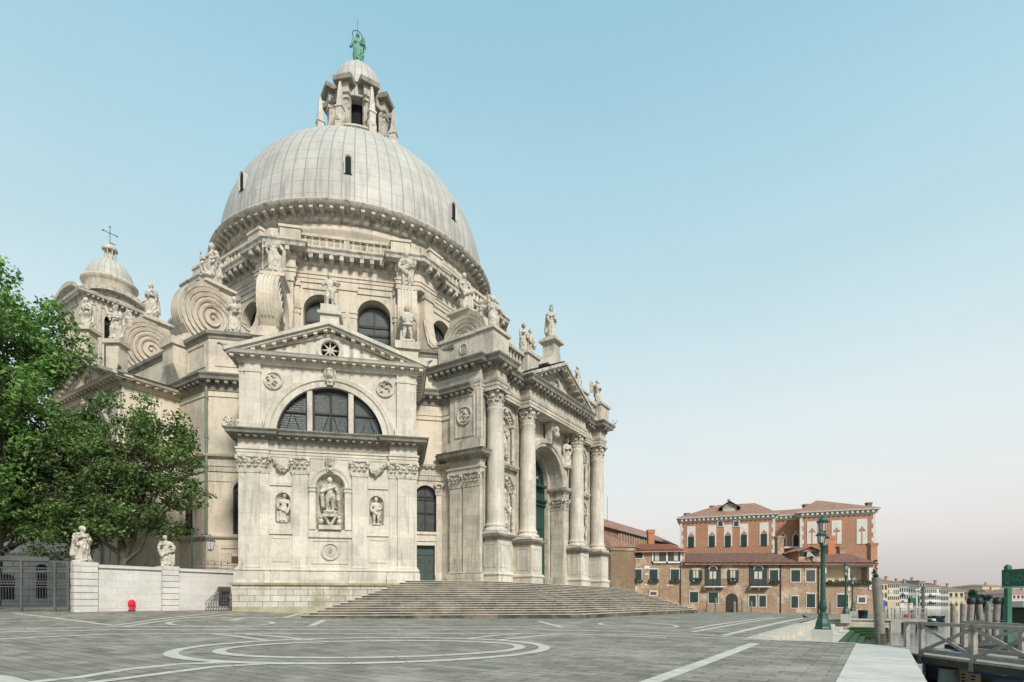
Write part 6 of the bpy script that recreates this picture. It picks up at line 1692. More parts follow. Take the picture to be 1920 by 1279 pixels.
m = MB(); m.add([(a, YB - .02, b) for a, b in archloop(c, h, BZ(1148), BZ(1124), 12)], [tuple(range(15))]); m.box(c - .02, c + .02, YB - .04, YB, BZ(1148), BZ(1113)); dB = m.build('arched_doorway', M['ironframe'], hB)
for px_ in (1275.5, 1463): 
    m = MB(); m.tube([(BX(px_), YB - .1, BZ(1060)), (BX(px_), YB - .1, BZ(1151))], .055, 6); m.build('drainpipe', M['ironframe'], hB)
def chimney(par, l, t, r, b, d, mtl, pot=True):
    x0, x1 = (l - CX) / FP * d, (r - CX) / FP * d; z0, z1 = (YH - b) / FP * d, (YH - t) / FP * d
    m = MB(); w = x1 - x0
    m.box(x0 + w * .12, x1 - w * .12, d, d + w * .76, z0 - 1.5, z1 - w * .45)
    if pot: m.frus(x0 + w * .12, x1 - w * .12, d, d + w * .76, z1 - w * .45, z1 - w * .1, w * .12, w * .1, w * .1); m.box(x0, x1, d - w * .1, d + w * .86, z1 - w * .1, z1)
    else: m.box(x0 + w * .05, x1 - w * .05, d - .05, d + w * .85, z1 - w * .45, z1)
    return m.build('chimney', mtl, par)
chimney(hB, 1456, 1005, 1472, 1037, 72, M['brick']); chimney(hB, 1214, 993, 1229, 1018, 73, M['orange'], False)
# ---- right house with the open loggia and dormer
hC = house('brick_house', 'brick house with a white-framed loggia, a dormer and a flower ledge by the canal', 1500, 1638, 1057)
x0, x1 = BX(1500) + .003, BX(1637)
lz0, lz1, lx0, lx1 = BZ(1091), BZ(1062), BX(1549), BX(1629)
m = MB(); m.box(x0, lx0, YB, YB + 9, -2.6, BZ(1055)); m.box(lx0, x1, YB, YB + 9, -2.6, lz0); m.box(lx1, x1, YB + .02, YB + 9, lz0, BZ(1055)); m.box(lx0, lx1, YB, YB + 9, lz1, BZ(1055)); m.box(lx0, lx1, YB + 1.5, YB + 9, lz0, lz1)
wC = m.build('wall', M['brick'], hC)
m = MB(); m.box(lx0, lx1, YB + 1.4, YB + 1.48, lz0, lz1); m.box(lx0 + .01, lx1 - .01, YB + .05, YB + 1.4, lz1 - .03, lz1 - .01)
lg = m.build('loggia', M['cream'], hC)
m = MB(); m.box(lx1 - 1.9, lx1 - .6, YB + 1.3, YB + 1.39, lz0, lz0 + 1.3); m.build('doorway', M['curtain'], lg)
m = MB(); m.box(lx0 - .35, x1 + .05, YB - .1, YB + .1, lz1, BZ(1055)); m.box(lx1 - .02, x1 + .04, YB - .12, YB + .3, BZ(1106), lz1); m.box(lx0 - .3, lx0 - .02, YB - .1, YB + .1, BZ(1075), lz1); m.box(BX(1590), BX(1593), YB - .05, YB + .1, BZ(1108), lz1); m.build('loggia_frame', M['trim'], hC)
flower(hC, 1549, 1089, 1632, 1096)
opening(hC, 1511, 1069, 1528, 1091, 'grey'); opening(hC, 1512, 1114, 1528, 1139, 'shut', .07); opening(hC, 1569, 1115, 1590, 1139, 'shut', .07); opening(hC, 1609, 1120, 1622, 1130, 'grey', .14)
r_ = MB(); xl, xr, ze, zr = BX(1500), BX(1640), BZ(1057), BZ(1031)
r_.add([(xl, YB - .5, ze), (xr, YB - .5, ze), (xr - 1.2, YB + 4.2, zr - .45), (BX(1560), YB + 5, zr), (xl, YB + 5, zr)], [(0, 1, 2, 3, 4)])
r_.add([(xl, YB - .5, ze - .16), (xr, YB - .5, ze - .16), (xr, YB - .46, ze), (xl, YB - .46, ze)], [(0, 1, 2, 3)])
for i in range(31): r_.tube([(xl + .1 + i * .292, YB - .52, ze + .03), (xl + .1 + i * .275, YB + 4.2, zr - .2)], .105, 6, True, False)
rC = r_.build('roof', TILE, hC)
m = MB(); d0, d1 = BX(1497), BX(1542)
m.box(d0, d1, YB - .04, YB + 3.5, BZ(1058), BZ(1044)); dz = BZ(1044)
dm_ = m.build('dormer', M['brick'], hC)
m = MB(); m.box(d0 + .25, d1 - .25, YB + .3, YB + 3.5, dz, BZ(1033)); m.add([(d0 + .2, YB + .28, BZ(1033)), (d1 - .2, YB + .28, BZ(1033)), ((d0 + d1) / 2, YB + .28, BZ(1026))], [(0, 1, 2)]); m.build('gable', M['orange'], dm_)
m = MB(); m.box(d0 + .3, d1 - .3, YB + .26, YB + .3, dz, BZ(1034)); m.build('shutter', M['shutter'], dm_)
m = MB(); m.box(d0 + .85, d1 - .85, YB + .22, YB + .27, dz, BZ(1034.5)); m.build('pane', M['dark_in'], dm_)
m = MB(); mx_ = (d0 + d1) / 2
for s_, e in ((-1, d0 - .1), (1, d1 + .1)): m.add([(e, YB - .1, BZ(1033)), (mx_, YB - .1, BZ(1023)), (mx_, YB + 4, BZ(1023)), (e, YB + 4, BZ(1033)), (e, YB - .1, BZ(1034.5)), (mx_, YB - .1, BZ(1025)), ], [(0, 1, 2, 3), (0, 1, 5, 4)])
m.build('roof', TILE, dm_)
m = MB(); m.add([(BX(1510), YB - .3, BZ(1046)), (BX(1527), YB - .3, BZ(1046)), (BX(1519), YB + .1, BZ(1034)), (BX(1515), YB + .2, BZ(1035)), (BX(1518), YB - .6, BZ(1043))], [(0, 4, 2), (4, 1, 2), (0, 2, 3)]); m.box(BX(1513), BX(1516), YB - .12, YB - .02, BZ(1051), BZ(1046)); m.box(BX(1522), BX(1524), YB - .25, YB - .02, BZ(1052), BZ(1045)); m.build('awning', mat('grey_cloth', (.42, .42, .40)), dm_)
chimney(hC, 1551, 1004, 1568, 1036, 72, M['orange'], False); chimney(hC, 1573, 1024, 1587, 1040, 72, M['brick']); chimney(hC, 1631, 1018, 1647, 1052, 70, M['brickred'])
m = MB(); m.tube([(BX(1534), YB - .1, BZ(1063)), (BX(1534), YB - .1, BZ(1152))], .055, 6); m.build('drainpipe', M['ironframe'], hC)
vp = MB(); rnd = random.Random(3)
for i in range(70): vp.ball((x1 + rnd.uniform(-.05, .35), YB - rnd.uniform(0, .4), BZ(1050) - rnd.random() ** .8 * 3.4), rnd.uniform(.07, .16), 5, 3)
vp.build('creeper', mat('creeper_leaves', (.03, .06, .04), (.02, .04, .03), scale=5), hC)

# ---- gothic palace behind
pa, pb = (25.5, 85.0), (49.2, 76.0)
_L = math.hypot(pb[0] - pa[0], pb[1] - pa[1]); pu = ((pb[0] - pa[0]) / _L, (pb[1] - pa[1]) / _L)
pg = lambda u, o, z: (pa[0] + pu[0] * u + pu[1] * o, pa[1] + pu[1] * u - pu[0] * o, z)     # o > 0 towards the viewer
def PU(px, back=0.0):
    r = (px - CX) / FP; ax, ay = pa[0] - pu[1] * back, pa[1] + pu[0] * back
    return (r * ay - ax) / (pu[0] - r * pu[1])
def PZ(px, py, back=0.0):
    u = PU(px, back); return (YH - py) / FP * (pa[1] + pu[1] * u + pu[0] * back)
pal = thing('gothic_palace', 'red brick palace with pointed windows in white panels and a tiled roof', 'palace', (38, 82, -1.2))
uA0, uA1, uB0, uB1 = PU(1275), PU(1453), PU(1500), PU(1641); ZT = 12.45
m = MB(pg)
m.box(uA0, uA1, -10, 0, -1.5, ZT); m.box(uB0, uB1, -10, 0, -1.5, ZT); m.box(uA1, uB0, -10, -2.2, -1.5, ZT)
m.build('wall', M['brickred'], pal)
def palace_window(l, t, r, b, kind, par):
    c = (l + r) / 2; u0, u1 = PU(l), PU(r); z0, z1 = PZ(c, b), PZ(c, t); uc = (u0 + u1) / 2; hw = (u1 - u0) * .34
    m = MB(pg); m.box(u0, u1, -.02, .06, z0, z1); w = m.build('window', M['trim'], par)
    zs = z0 + (z1 - z0) * .5
    def ogee(h_, zs_, k): return [(uc - h_, z0), (uc + h_, z0), (uc + h_, zs_), (uc + h_ * .95, zs_ + h_ * .5), (uc + h_ * .6, zs_ + h_ * .85), (uc + h_ * .35, zs_ + h_ * 1.1), (uc, zs_ + h_ * 1.75), (uc - h_ * .35, zs_ + h_ * 1.1), (uc - h_ * .6, zs_ + h_ * .85), (uc - h_ * .95, zs_ + h_ * .5), (uc - h_, zs_)]
    lp = ogee(hw, zs, 1)
    if kind == 'shut':
        q = MB(pg); q.add([(a, .065, z) for a, z in lp[2:]], [tuple(range(len(lp) - 2))]); q.build('tracery', M['brickred'], w)
        q = MB(pg); q.box(uc - hw, uc - .01, .07, .12, z0, zs); q.box(uc + .01, uc + hw, .07, .12, z0, zs); q.build('shutter', M['shutter'], w)
    else:
        q = MB(pg); q.add([(a, .065, z) for a, z in lp[2:]], [tuple(range(len(lp) - 2))]); q.box(uc - .06, uc + .06, .065, .09, z0, zs); q.build('tracery', M['brickred'], w)
    return w
for l, r, t, b in ((1288, 1304, 987, 1026), (1327, 1343, 985, 1025), (1357, 1373, 984, 1025), (1387, 1403, 982, 1024), (1424, 1441, 980, 1023)): palace_window(l, t, r, b, 'shut', pal)
for l, r, t, b in ((1513, 1532, 978, 1020), (1559, 1578, 976, 1020), (1606, 1626, 973, 1020)): palace_window(l, t, r, b, 'blind', pal)
for l, r in ((1346, 1356), (1375, 1386)):
    m = MB(pg); m.box(PU(l - 1), PU(r + 1), -.02, .08, PZ(l, 988.5), PZ(l, 976)); w = m.build('window', M['trim'], pal); m = MB(pg); m.box(PU(l + 1), PU(r - 1), .08, .1, PZ(l, 987), PZ(l, 978)); m.build('pane', M['opening'], w)
for l, r in ((1461, 1475), (1485, 1499)):
    bk = 2.2; u0, u1 = PU(l, bk), PU(r, bk); uc, hw = (u0 + u1) / 2, (u1 - u0) / 2; z0, z1 = PZ(l, 1026, bk), PZ(l, 1008, bk)
    og = lambda h_, o, z0_: [(uc - h_, -bk + o, z0_), (uc + h_, -bk + o, z0_), (uc + h_, -bk + o, z1), (uc + h_ * .8, -bk + o, z1 + h_ * .7), (uc + h_ * .3, -bk + o, z1 + h_ * 1.2), (uc, -bk + o, z1 + h_ * 2), (uc - h_ * .3, -bk + o, z1 + h_ * 1.2), (uc - h_ * .8, -bk + o, z1 + h_ * .7), (uc - h_, -bk + o, z1)]
    m = MB(pg); m.add(og(hw, .05, z0), [tuple(range(9))]); w = m.build('window', M['trim'], pal); m = MB(pg); m.add(og(hw * .68, .09, z0), [tuple(range(9))]); m.build('shutter', M['shutter'], w)
m = MB(pg); m.box(uA1 - .2, uB0 + .2, -2.3, -1.0, PZ(1475, 1029, 2), PZ(1475, 1026, 2)); m.build('balcony', M['trim'], pal)
m = MB(pg)
pth = [(uA0, -9), (uA0, 0), (uA1, 0), (uA1, -2.2), (uB0, -2.2), (uB0, 0), (uB1, 0), (uB1, -9)]
m.sweep(pth, [(-.1, ZT - .55), (.03, ZT - .55), (.03, ZT - .05), (.5, ZT + .02), (.55, ZT + .2), (-.1, ZT + .2)]); m.mods(pth, .0, .4, ZT - .45, ZT - .05, .26, .62)
for u in (uA0, uA1, uB0, uB1):
    for i in range(13):
        w_ = .45 if i % 2 else .28; s_ = 1 if u in (uA0, uB0) else -1
        m.box(*sorted((u - .02 * s_, u + w_ * s_)), -.5, .05, ZT - .6 - (i + 1) * .62, ZT - .62 - i * .62)
m.build('cornice', M['trim'], pal)
r_ = MB(pg); zp = ZT + .2
zr1, zr2 = PZ(1385, 945, 5), PZ(1545, 938, 5)
for a0, a1, zr, pk in ((uA0 - .5, uA1 + .4, zr1, (.42, .8)), (uB0 - .4, uB1 + .6, zr2, (.30, .34))):
    p0, p1 = a0 + (a1 - a0) * pk[0], a0 + (a1 - a0) * pk[1]
    r_.add([(a0, .55, zp), (a1, .55, zp), (p1, -5, zr), (p0, -5, zr), (a0, -10.5, zp), (a1, -10.5, zp)], [(0, 1, 2, 3), (0, 3, 4), (1, 5, 2), (4, 3, 2, 5)])
r_.add([(uA1 - 2, -1.7, zp), (uB0 + 2, -1.7, zp), (uB0 + 2, -5.0, PZ(1475, 955, 5)), (uA1 - 2, -5.0, PZ(1475, 957, 5))], [(0, 1, 2, 3)])
r_.build('roof', mat('weathered_roof_tiles', (.34, .185, .13), (.24, .14, .105), scale=1.5, stain=.5, stcol=(.36, .27, .21), stscale=1.2, grain=.3), pal)
m = MB(pg); u0, u1 = PU(1352, 1.5), PU(1384, 1.5); z0, z1, z2 = PZ(1366, 964, 1.5), PZ(1366, 950, 1.5), PZ(1366, 940, 1.5)
m.box(u0 + .2, u1 - .2, -5, -1.5, z0, z1); m.prism([(u0 + .1, -1.5, z1), (u1 - .1, -1.5, z1), ((u0 + u1) / 2, -1.5, z2 - .1)], (0, -3, 0)); dq = m.build('dormer', M['wood'], pal)
m = MB(pg); uc = (u0 + u1) / 2
for s_ in (-1, 1): m.add([(uc + s_ * (u1 - u0) * .66, -1.1, z1 - .25), (uc, -1.1, z2 + .05), (uc, -5, z2 + .05), (uc + s_ * (u1 - u0) * .66, -5, z1 - .25)], [(0, 1, 2, 3)])
m.build('roof', M['leadgrey'], dq)
m = MB(pg); m.box(PU(1356, 1.5), PU(1378, 1.5), -1.5, -1.46, PZ(1366, 962, 1.5), PZ(1366, 953, 1.5)); m.build('window', M['curtain'], dq)
for l, t, r, b, ml in ((1284, 962, 1294, 972, 'brickdark'), (1332, 948, 1340, 962, 'brickdark'), (1408, 946, 1418, 960, 'brick'), (1474, 957, 1484, 966, 'trim'), (1508, 945, 1520, 960, 'brick'), (1626, 942, 1636, 958, 'brickdark')): chimney(pal, l, t, r, b, (92 if l < 1300 else 88) if l < 1460 else 84, M[ml], l != 1472)
bd = MB(); c_ = at(1366, 938, 83.2); bd.ball(c_, .16, 8, 5); bd.ball((c_[0] + .15, c_[1], c_[2] + .13), .08, 6, 4); bd.tube([(c_[0] - .1, c_[1], c_[2]), (c_[0] - .35, c_[1], c_[2] - .05)], [.08, .03], 6); bd.tube([(c_[0], c_[1], c_[2] - .1), (c_[0], c_[1], c_[2] - .3)], .02, 4); bd.tube([(c_[0] + .22, c_[1], c_[2] + .13), (c_[0] + .3, c_[1], c_[2] + .11)], .02, 4)
tag(bd.build('gull', mat('gull_grey', (.2, .2, .2))), 'gull perched on the dormer ridge of the red palace', 'bird')

# ---- old brick church behind the columns
oc = thing('brick_church', 'old dark brick church with a long sloping roof, just right of the entrance columns', 'church', (14, 74, -1.2))
ob = (11.3, 70.0); a1_ = A0 + pi / 4
og_ = lambda t, n, z: (ob[0] + math.cos(a1_) * t + math.sin(a1_) * n, ob[1] + math.sin(a1_) * t - math.cos(a1_) * n, z)
m = MB(og_); m.box(-4, 30, -9, 0, -1.5, 9.6); m.build('nave_wall', M['brickdark'], oc)
m = MB(og_); m.add([(-4.3, .45, 9.5), (30, .45, 9.5), (30, -4.5, 12.0), (-4.3, -4.5, 12.0), (-4.3, -9.4, 9.5), (30, -9.4, 9.5), (-4.3, .45, 9.3), (30, .45, 9.3)], [(0, 1, 2, 3), (3, 2, 5, 4), (0, 1, 7, 6)]); m.build('nave_roof', TILE, oc)
m = MB(og_)
for i in range(12):
    t = 5.2 + i * .95; m.lathe((t, .02, 7.9), [(.001, 0), (.3, .3), (.36, .8), (.3, 1.2)], 8, sy=.3); m.box(t + .3, t + .62, 0, .2, 7.4, 9.3)
m.build('corbel_table', M['brick'], oc)
m = MB(og_); m.tube([(5, .35, 9.4), (30, .35, 9.4)], .14, 8); m.build('gutter', M['leadgrey'], oc)
m = MB(og_); pts = [(-2.5, 0), (-2.5, 2.2), (-.5, 4.2), (2.3, 4.2), (4.3, 2.2), (4.3, 0)]
m.prism([(a, b, -1.5) for a, b in pts], (0, 0, 8.0)); ap_ = m.build('apse', M['brickdark'], oc)
m = MB(og_); m.add([(a, b * 1.08, 6.5) for a, b in pts] + [(.9, -.2, 8.6)], [(i, i + 1, 6) for i in range(5)]); m.build('roof', TILE, ap_)
m = MB(og_); m.sweep([(a, b) for a, b in pts], [(0, 6.1), (.12, 6.1), (.2, 6.4), (0, 6.45)]); m.build('cornice', M['brick'], ap_)
for (p0, p1) in ((pts[3], pts[4]), (pts[2], pts[3])):
    c_ = ((p0[0] + p1[0]) / 2, (p0[1] + p1[1]) / 2); L_2 = math.hypot(p1[0] - p0[0], p1[1] - p0[1]); ux, uy = (p1[0] - p0[0]) / L_2, (p1[1] - p0[1]) / L_2
    m = MB(og_); m.add([(c_[0] + ux * a - uy * .03, c_[1] + uy * a + ux * .03, z) for a, z in archloop(0, .35, 1.5, 4.3, 8)], [tuple(range(11))]); m.build('window', M['dark_in'], ap_)
m = MB(); x0, x1 = BX(1153), BX(1177); m.box(x0, x1, YB + 1.2, YB + 8, -1.5, BZ(1042)); m.add([(x0 - .2, YB + 1, BZ(1043)), (x1, YB + 1, BZ(1043)), (x1, YB + 4, BZ(1026)), (x0 + .9, YB + 4, BZ(1026))], [(0, 1, 2, 3)]); lt_ = m.build('low_annex', M['brickdark'], oc)
m = MB(); m.box(BX(1157), BX(1175), YB + 1.1, YB + 1.19, BZ(1091), BZ(1066)); m.build('glass_door', M['pane'], lt_)
m = MB(); m.box(BX(1156), BX(1176), YB + 1.06, YB + 1.15, BZ(1066), BZ(1064)); m.box(BX(1171.5), BX(1173), YB + 1.04, YB + 1.12, BZ(1091), BZ(1066)); m.build('frame', M['trim'], lt_)
m = MB(og_)
for t in (-1.5, .8): m.tube([(t, .3, 10), (t, .3, 13.2)], .03, 4)
m.build('aerial', M['iron'], oc)
# ================================================================ street lamps
def lamp(px_, py_, label, arms=True, d=None):
    g = gpx(px_, py_) if d is None else ((px_ - CX) / FP * d, d)
    z0 = gzc(*g); x, y = g
    t = thing('street_lamp', label, 'street lamp', (x, y, z0), 'green lamps along the quay')
    fr_ = shifted(F1, *F1inv(x, y), z0)
    m = MB(fr_); m.box(-.34, .34, -.34, .34, -.3, .43); m.build('stone_base', M['quay'], t)
    m = MB(fr_); c = (0, 0, .43)
    m.lathe(c, [(.27, 0), (.27, .05), (.25, .09), (.23, .22), (.18, .38), (.15, .52), (.16, .55), (.15, .57), (.10, .60)], 8, False)
    m.lathe(c, [(.10, .59), (.09, .64), (.115, .70), (.13, .78), (.125, .88), (.10, .97), (.105, 1.0), (.09, 1.04)], 12, True)
    m.lathe(c, [(.085, 1.03), (.082, 1.6), (.078, 1.62), (.076, 2.5), (.075, 2.9), (.095, 2.93), (.11, 2.97), (.095, 3.01), (.075, 3.05), (.08, 3.3), (.12, 3.34), (.12, 3.37)], 12, True)
    m.build('post', M['lampgreen'], t)
    GL = M.setdefault('lampglass', mat('pink_lamp_glass', (.62, .47, .44), (.52, .38, .36), scale=6, rough=.15, bump=0, spec=.6))
    def head(cx_, cy_, z, s):
        c2 = (cx_, cy_, z)
        h = MB(fr_); h.lathe(c2, [(.11 * s, 0), (.17 * s, .36 * s)], 8, False); gl = h.build('lantern', GL, t)
        h = MB(fr_)
        h.lathe(c2, [(.03 * s, -.1 * s), (.12 * s, -.03 * s), (.125 * s, 0)], 8, False)
        h.lathe(c2, [(.23 * s, .35 * s), (.245 * s, .39 * s), (.17 * s, .45 * s), (.16 * s, .49 * s), (.09 * s, .54 * s), (.06 * s, .58 * s), (.02 * s, .63 * s)], 8, False)
        for i in range(8):
            a = 2 * pi * i / 8; h.tube([(cx_ + .113 * s * math.cos(a), cy_ + .113 * s * math.sin(a), z), (cx_ + .175 * s * math.cos(a), cy_ + .175 * s * math.sin(a), z + .36 * s)], .011 * s, 4)
        h.build('lantern_frame', M['lampgreen'], gl)
    if arms:
        head(0, 0, 3.92, .88)
        m = MB(fr_); m.lathe((0, 0, .43), [(.06, 3.36), (.045, 3.5)], 8)
        for s in (-1, 1):
            ca, sa = math.cos(.06) * s, math.sin(.06) * s
            m.tube([(0, 0, 3.6), (ca * .2, sa * .2, 3.48), (ca * .32, sa * .32, 3.38), (ca * .36, sa * .36, 3.42)], .03, 6)
        m.tube([(0, 0, 3.75), (0, 0, 3.9)], .05, 8)
        m.build('arm', M['lampgreen'], t)
        for s in (-1, 1): head(math.cos(.06) * s * .5, math.sin(.06) * s * .36, 3.46, .72)
    else: head(0, 0, 3.86, 1.0)
    return t
lamp(1543, 1203, 'tall green lamp post on a white block at the near quay corner')
lamp(1586, 1161.5, 'green lamp post on the far landing, nearer one of two close together')
lamp(1598.5, 0, 'smaller looking green lamp post behind the one on the far landing', True, 62)
bn = at(1618, 1161, 47); m = MB(); zb = gzc(bn[0], bn[1])
m.lathe((bn[0], bn[1], zb), [(.33, 0), (.36, .62), (.39, .62), (.39, .68), (.2, .74)], 14)
tag(m.build('litter_bin', M['shutter']), 'dark green litter bin on the far landing beside the canal', 'bin')
pg_ = gpx(1508, 1159.5); m = MB(); zb = gzc(*pg_)
m.ball((pg_[0], pg_[1], zb + .14), .1, 8, 5); m.tube([(pg_[0], pg_[1], zb + .15), (pg_[0] + .28, pg_[1], zb + .08)], [.08, .03], 6); m.ball((pg_[0] - .1, pg_[1], zb + .26), .05, 6, 4); m.tube([(pg_[0] - .06, pg_[1], zb + .18), (pg_[0] - .1, pg_[1], zb + .26)], .045, 6)
for e in (-.03, .03): m.tube([(pg_[0], pg_[1] + e, zb), (pg_[0], pg_[1] + e, zb + .1)], .012, 4)
m.tube([(pg_[0] - .13, pg_[1], zb + .26), (pg_[0] - .18, pg_[1], zb + .25)], .012, 4)
tag(m.build('pigeon', M['black']), 'dark pigeon standing on the paving by the water steps', 'bird')
# slim wooden posts in front of the low houses
for i, (px_, t_, b_) in enumerate([(1326, 1128, 1147), (1342, 1121, 1148), (1377, 1128, 1148), (1392, 1124, 1148), (1409, 1127, 1150), (1557, 1127, 1155), (1604, 1128, 1156)]):
    a = at(px_, b_, 66.5); z1 = (YH - t_) / FP * 66.5; m = MB(); r = .16 if px_ == 1377 else .11
    m.lathe((a[0], a[1], a[2] - .4), [(r, 0), (r, z1 - a[2] + .3), (r * .9, z1 - a[2] + .4)], 8)
    o = m.build('mooring_post', M['post']); tag(o, ('thick pale wooden post before the arched doorway' if px_ == 1377 else ['thin grey post left of the arched doorway, farther from it', 'thin pale post left of the arched doorway, nearer to it', '', 'thin pale post just right of the arched doorway', 'thin grey post before the paired shuttered windows', 'grey post before the brick wall left of the small lamp', 'grey post before the brick wall right of the small lamp'][i]), 'post', 'slim posts in front of the brick houses')

# ================================================================ wooden jetty in front, sign, boat
jt = thing('wooden_jetty', 'grey timber jetty with cross-braced railings in front at the canal edge', 'jetty', (13.5, 15, -2.6))
JX0, JX1, JY0, JY1, JZ = 12.62, 15.7, 8.0, 17.7, -1.62
m = MB()
for i in range(46):
    y = JY0 + i * .212; m.box(JX0 - .08, JX1, y, y + .2, JZ - .06, JZ)
m.build('deck', M['wood'], jt)
m = MB(); m.box(JX0 - .06, JX0 + .12, JY0, JY1 + .05, JZ - .26, JZ - .062); m.box(JX1 - .2, JX1, JY0, JY1, JZ - .2, JZ - .062); m.box(JX0, JX1, JY1 - .15, JY1, JZ - .2, JZ - .064); m.build('deck_beam', M['wooddk'], jt)
def railing(x, ys, back=False):
    for y in ys:
        m = MB(); m.box(x - .06, x + .06, y - .06, y + .06, JZ - (.28 if not back else 0), JZ + 1.0); m.build('rail_post', M['wood'], jt)
        if not back:
            m = MB(); m.box(x - .09, x - .062, y - .075, y + .075, JZ - .3, JZ - .04); m.box(x - .085, x - .062, y - .04, y + .04, JZ + .78, JZ + 1.0); m.build('post_cover', M['cream'] if False else M['post'], jt)
    m = MB(); m.box(x - .07, x + .07, ys[0], ys[-1], JZ + .9, JZ + 1.0); m.box(x - .04, x + .04, ys[0], ys[-1], JZ + .06, JZ + .18); m.build('rail', M['wood'], jt)
    for a, b in zip(ys, ys[1:]):
        m = MB()
        for z0, z1, e in ((JZ + .14, JZ + .88, -.055), (JZ + .88, JZ + .14, .02)):
            L_ = b - a; m.add([(x + e + dx, yy, z + dz) for dx in (0, .035) for yy, z in ((a + .06, z0), (b - .06, z1)) for dz in (-.05, .05)], [(0, 1, 3, 2), (4, 6, 7, 5), (0, 4, 5, 1), (2, 3, 7, 6), (0, 2, 6, 4), (1, 5, 7, 3)])
        m.build('cross_brace', M['wood'], jt)
railing(JX0, (9.2, 11.3, 13.3, 15.3, 17.25)); railing(14.35, (9.6, 11.65, 13.7, 15.75, 17.75), True)
m = MB(); m.box(JX0 - .05, JX0 + .07, 17.85, 17.97, JZ - .2, JZ + .98); m.box(JX0 - .03, JX0 + .03, 17.25, 17.9, JZ + .9, JZ + .99); m.build('rail_post', M['wood'], jt)
for x, y in ((12.95, 16.6), (13.1, 14.0), (15.3, 15.2), (15.2, 12.0)):
    m = MB(); m.lathe((x, y, -3.6), [(.26, 0), (.27, 1.2), (.24, 1.62)], 16); m.build('pile', M['pile'], jt)
    m = MB(); m.box(x - .16, x + .16, y - .14, y + .14, -2.0, JZ - .3); m.build('pile_head', M['wooddk'], jt)
sg = thing('signboard', 'green signboard with pale lettering on a green post at the right edge', 'sign', (15.85, 17.9, JZ))
m = MB(); m.box(15.78, 15.92, 17.83, 17.97, JZ, 1.12); m.frus(15.78, 15.92, 17.83, 17.97, 1.12, 1.18, -.04, -.04, -.04); m.build('post', mat('sign_post_green', (.05, .17, .11), (.04, .13, .085), bump=.05), sg)
s0, s1 = at(1880, 1083, 17.75), at(1960, 1083, 16.3)
sa = math.atan2(s1[1] - s0[1], s1[0] - s0[0])
sf = lambda u, o, z: (s0[0] + math.cos(sa) * u + math.sin(sa) * o, s0[1] + math.sin(sa) * u - math.cos(sa) * o, z)
m = MB(sf); m.box(0, 1.9, -.03, .03, .47, 1.0); sb = m.build('board', mat('sign_green', (.018, .10, .075), (.014, .075, .06), rough=.35, bump=0), sg)
m = MB(sf); m.box(-.01, 1.92, -.04, .045, .42, .47); m.build('board_edge', mat('sign_edge', (.30, .50, .43), bump=0), sb)
TXT = mat('sign_lettering', (.09, .22, .16), bump=0, rough=.5)
m = MB(sf)
e_ = lambda r, q: [(.21 + r * .8 * math.cos(2 * pi * i / 20), q, .72 + r * 1.7 * math.sin(2 * pi * i / 20)) for i in range(20)]
m.band(e_(.11, .034), e_(.075, .034)); m.tube([(.21, .034, .58), (.21, .034, .88)], .012, 4); m.build('emblem', TXT, sb)
fc = bpy.data.curves.new('lettering', 'FONT'); fc.body = 'GONDOLE'; fc.size = .26; fc.extrude = .004
fo = bpy.data.objects.new('lettering', fc); COL.objects.link(fo); fc.materials.append(TXT)
fo.parent = sb; _p = sf(.38, .036, .63); _o = ORIGIN[sg.name]
_me = bpy.data.meshes.new_from_object(fo.evaluated_get(bpy.context.evaluated_depsgraph_get())); bpy.data.objects.remove(fo); fo = bpy.data.objects.new('lettering', _me); COL.objects.link(fo); fo.parent = sb; _me.materials.clear(); _me.materials.append(TXT)
fo.location = (_p[0] - _o[0], _p[1] - _o[1], _p[2] - _o[2]); fo.rotation_euler = (R(90), 0, sa)
# moored covered boat under the jetty
bt = thing('covered_boat', 'moored boat under a blue tarpaulin beneath the jetty, with a pale carved seat back', 'boat', (15.2, 18.4, ZW))
bf = shifted(WORLD, 17.0, 18.35, -.03, R(3))
hull = MB(bf); st_ = []
for i in range(13):
    u = -1 + 2 * i / 12; w = .75 * (1 - abs(u) ** 2.6); x = u * 3.6; sh = .22 * u * u
    st_.append([(x, -w, ZW + .62 + sh), (x, -w * .85, ZW + .1), (x, 0, ZW - .2), (x, w * .85, ZW + .1), (x, w, ZW + .62 + sh)])
for a, b in zip(st_, st_[1:]):
    for j in range(4): hull.add([a[j], b[j], b[j + 1], a[j + 1]], [(0, 1, 2, 3)], True)
hull.build('hull', M['navy'], bt)
cv = MB(bf)
for a, b in zip(st_[1:], st_[2:-1]):
    A = lambda s_: [(s_[0][0], s_[0][1] * q, s_[0][2] + (.03 + .26 * (1 - q * q) if abs(q) < 1.05 else -.34)) for q in (-1.08, -1.0, -.6, .0, .6, 1.0, 1.08)]
    pA, pB = A(a), A(b)
    for j in range(6): cv.add([pA[j], pB[j], pB[j + 1], pA[j + 1]], [(0, 1, 2, 3)], True)
cv.build('tarpaulin', M['bluecover'], bt)
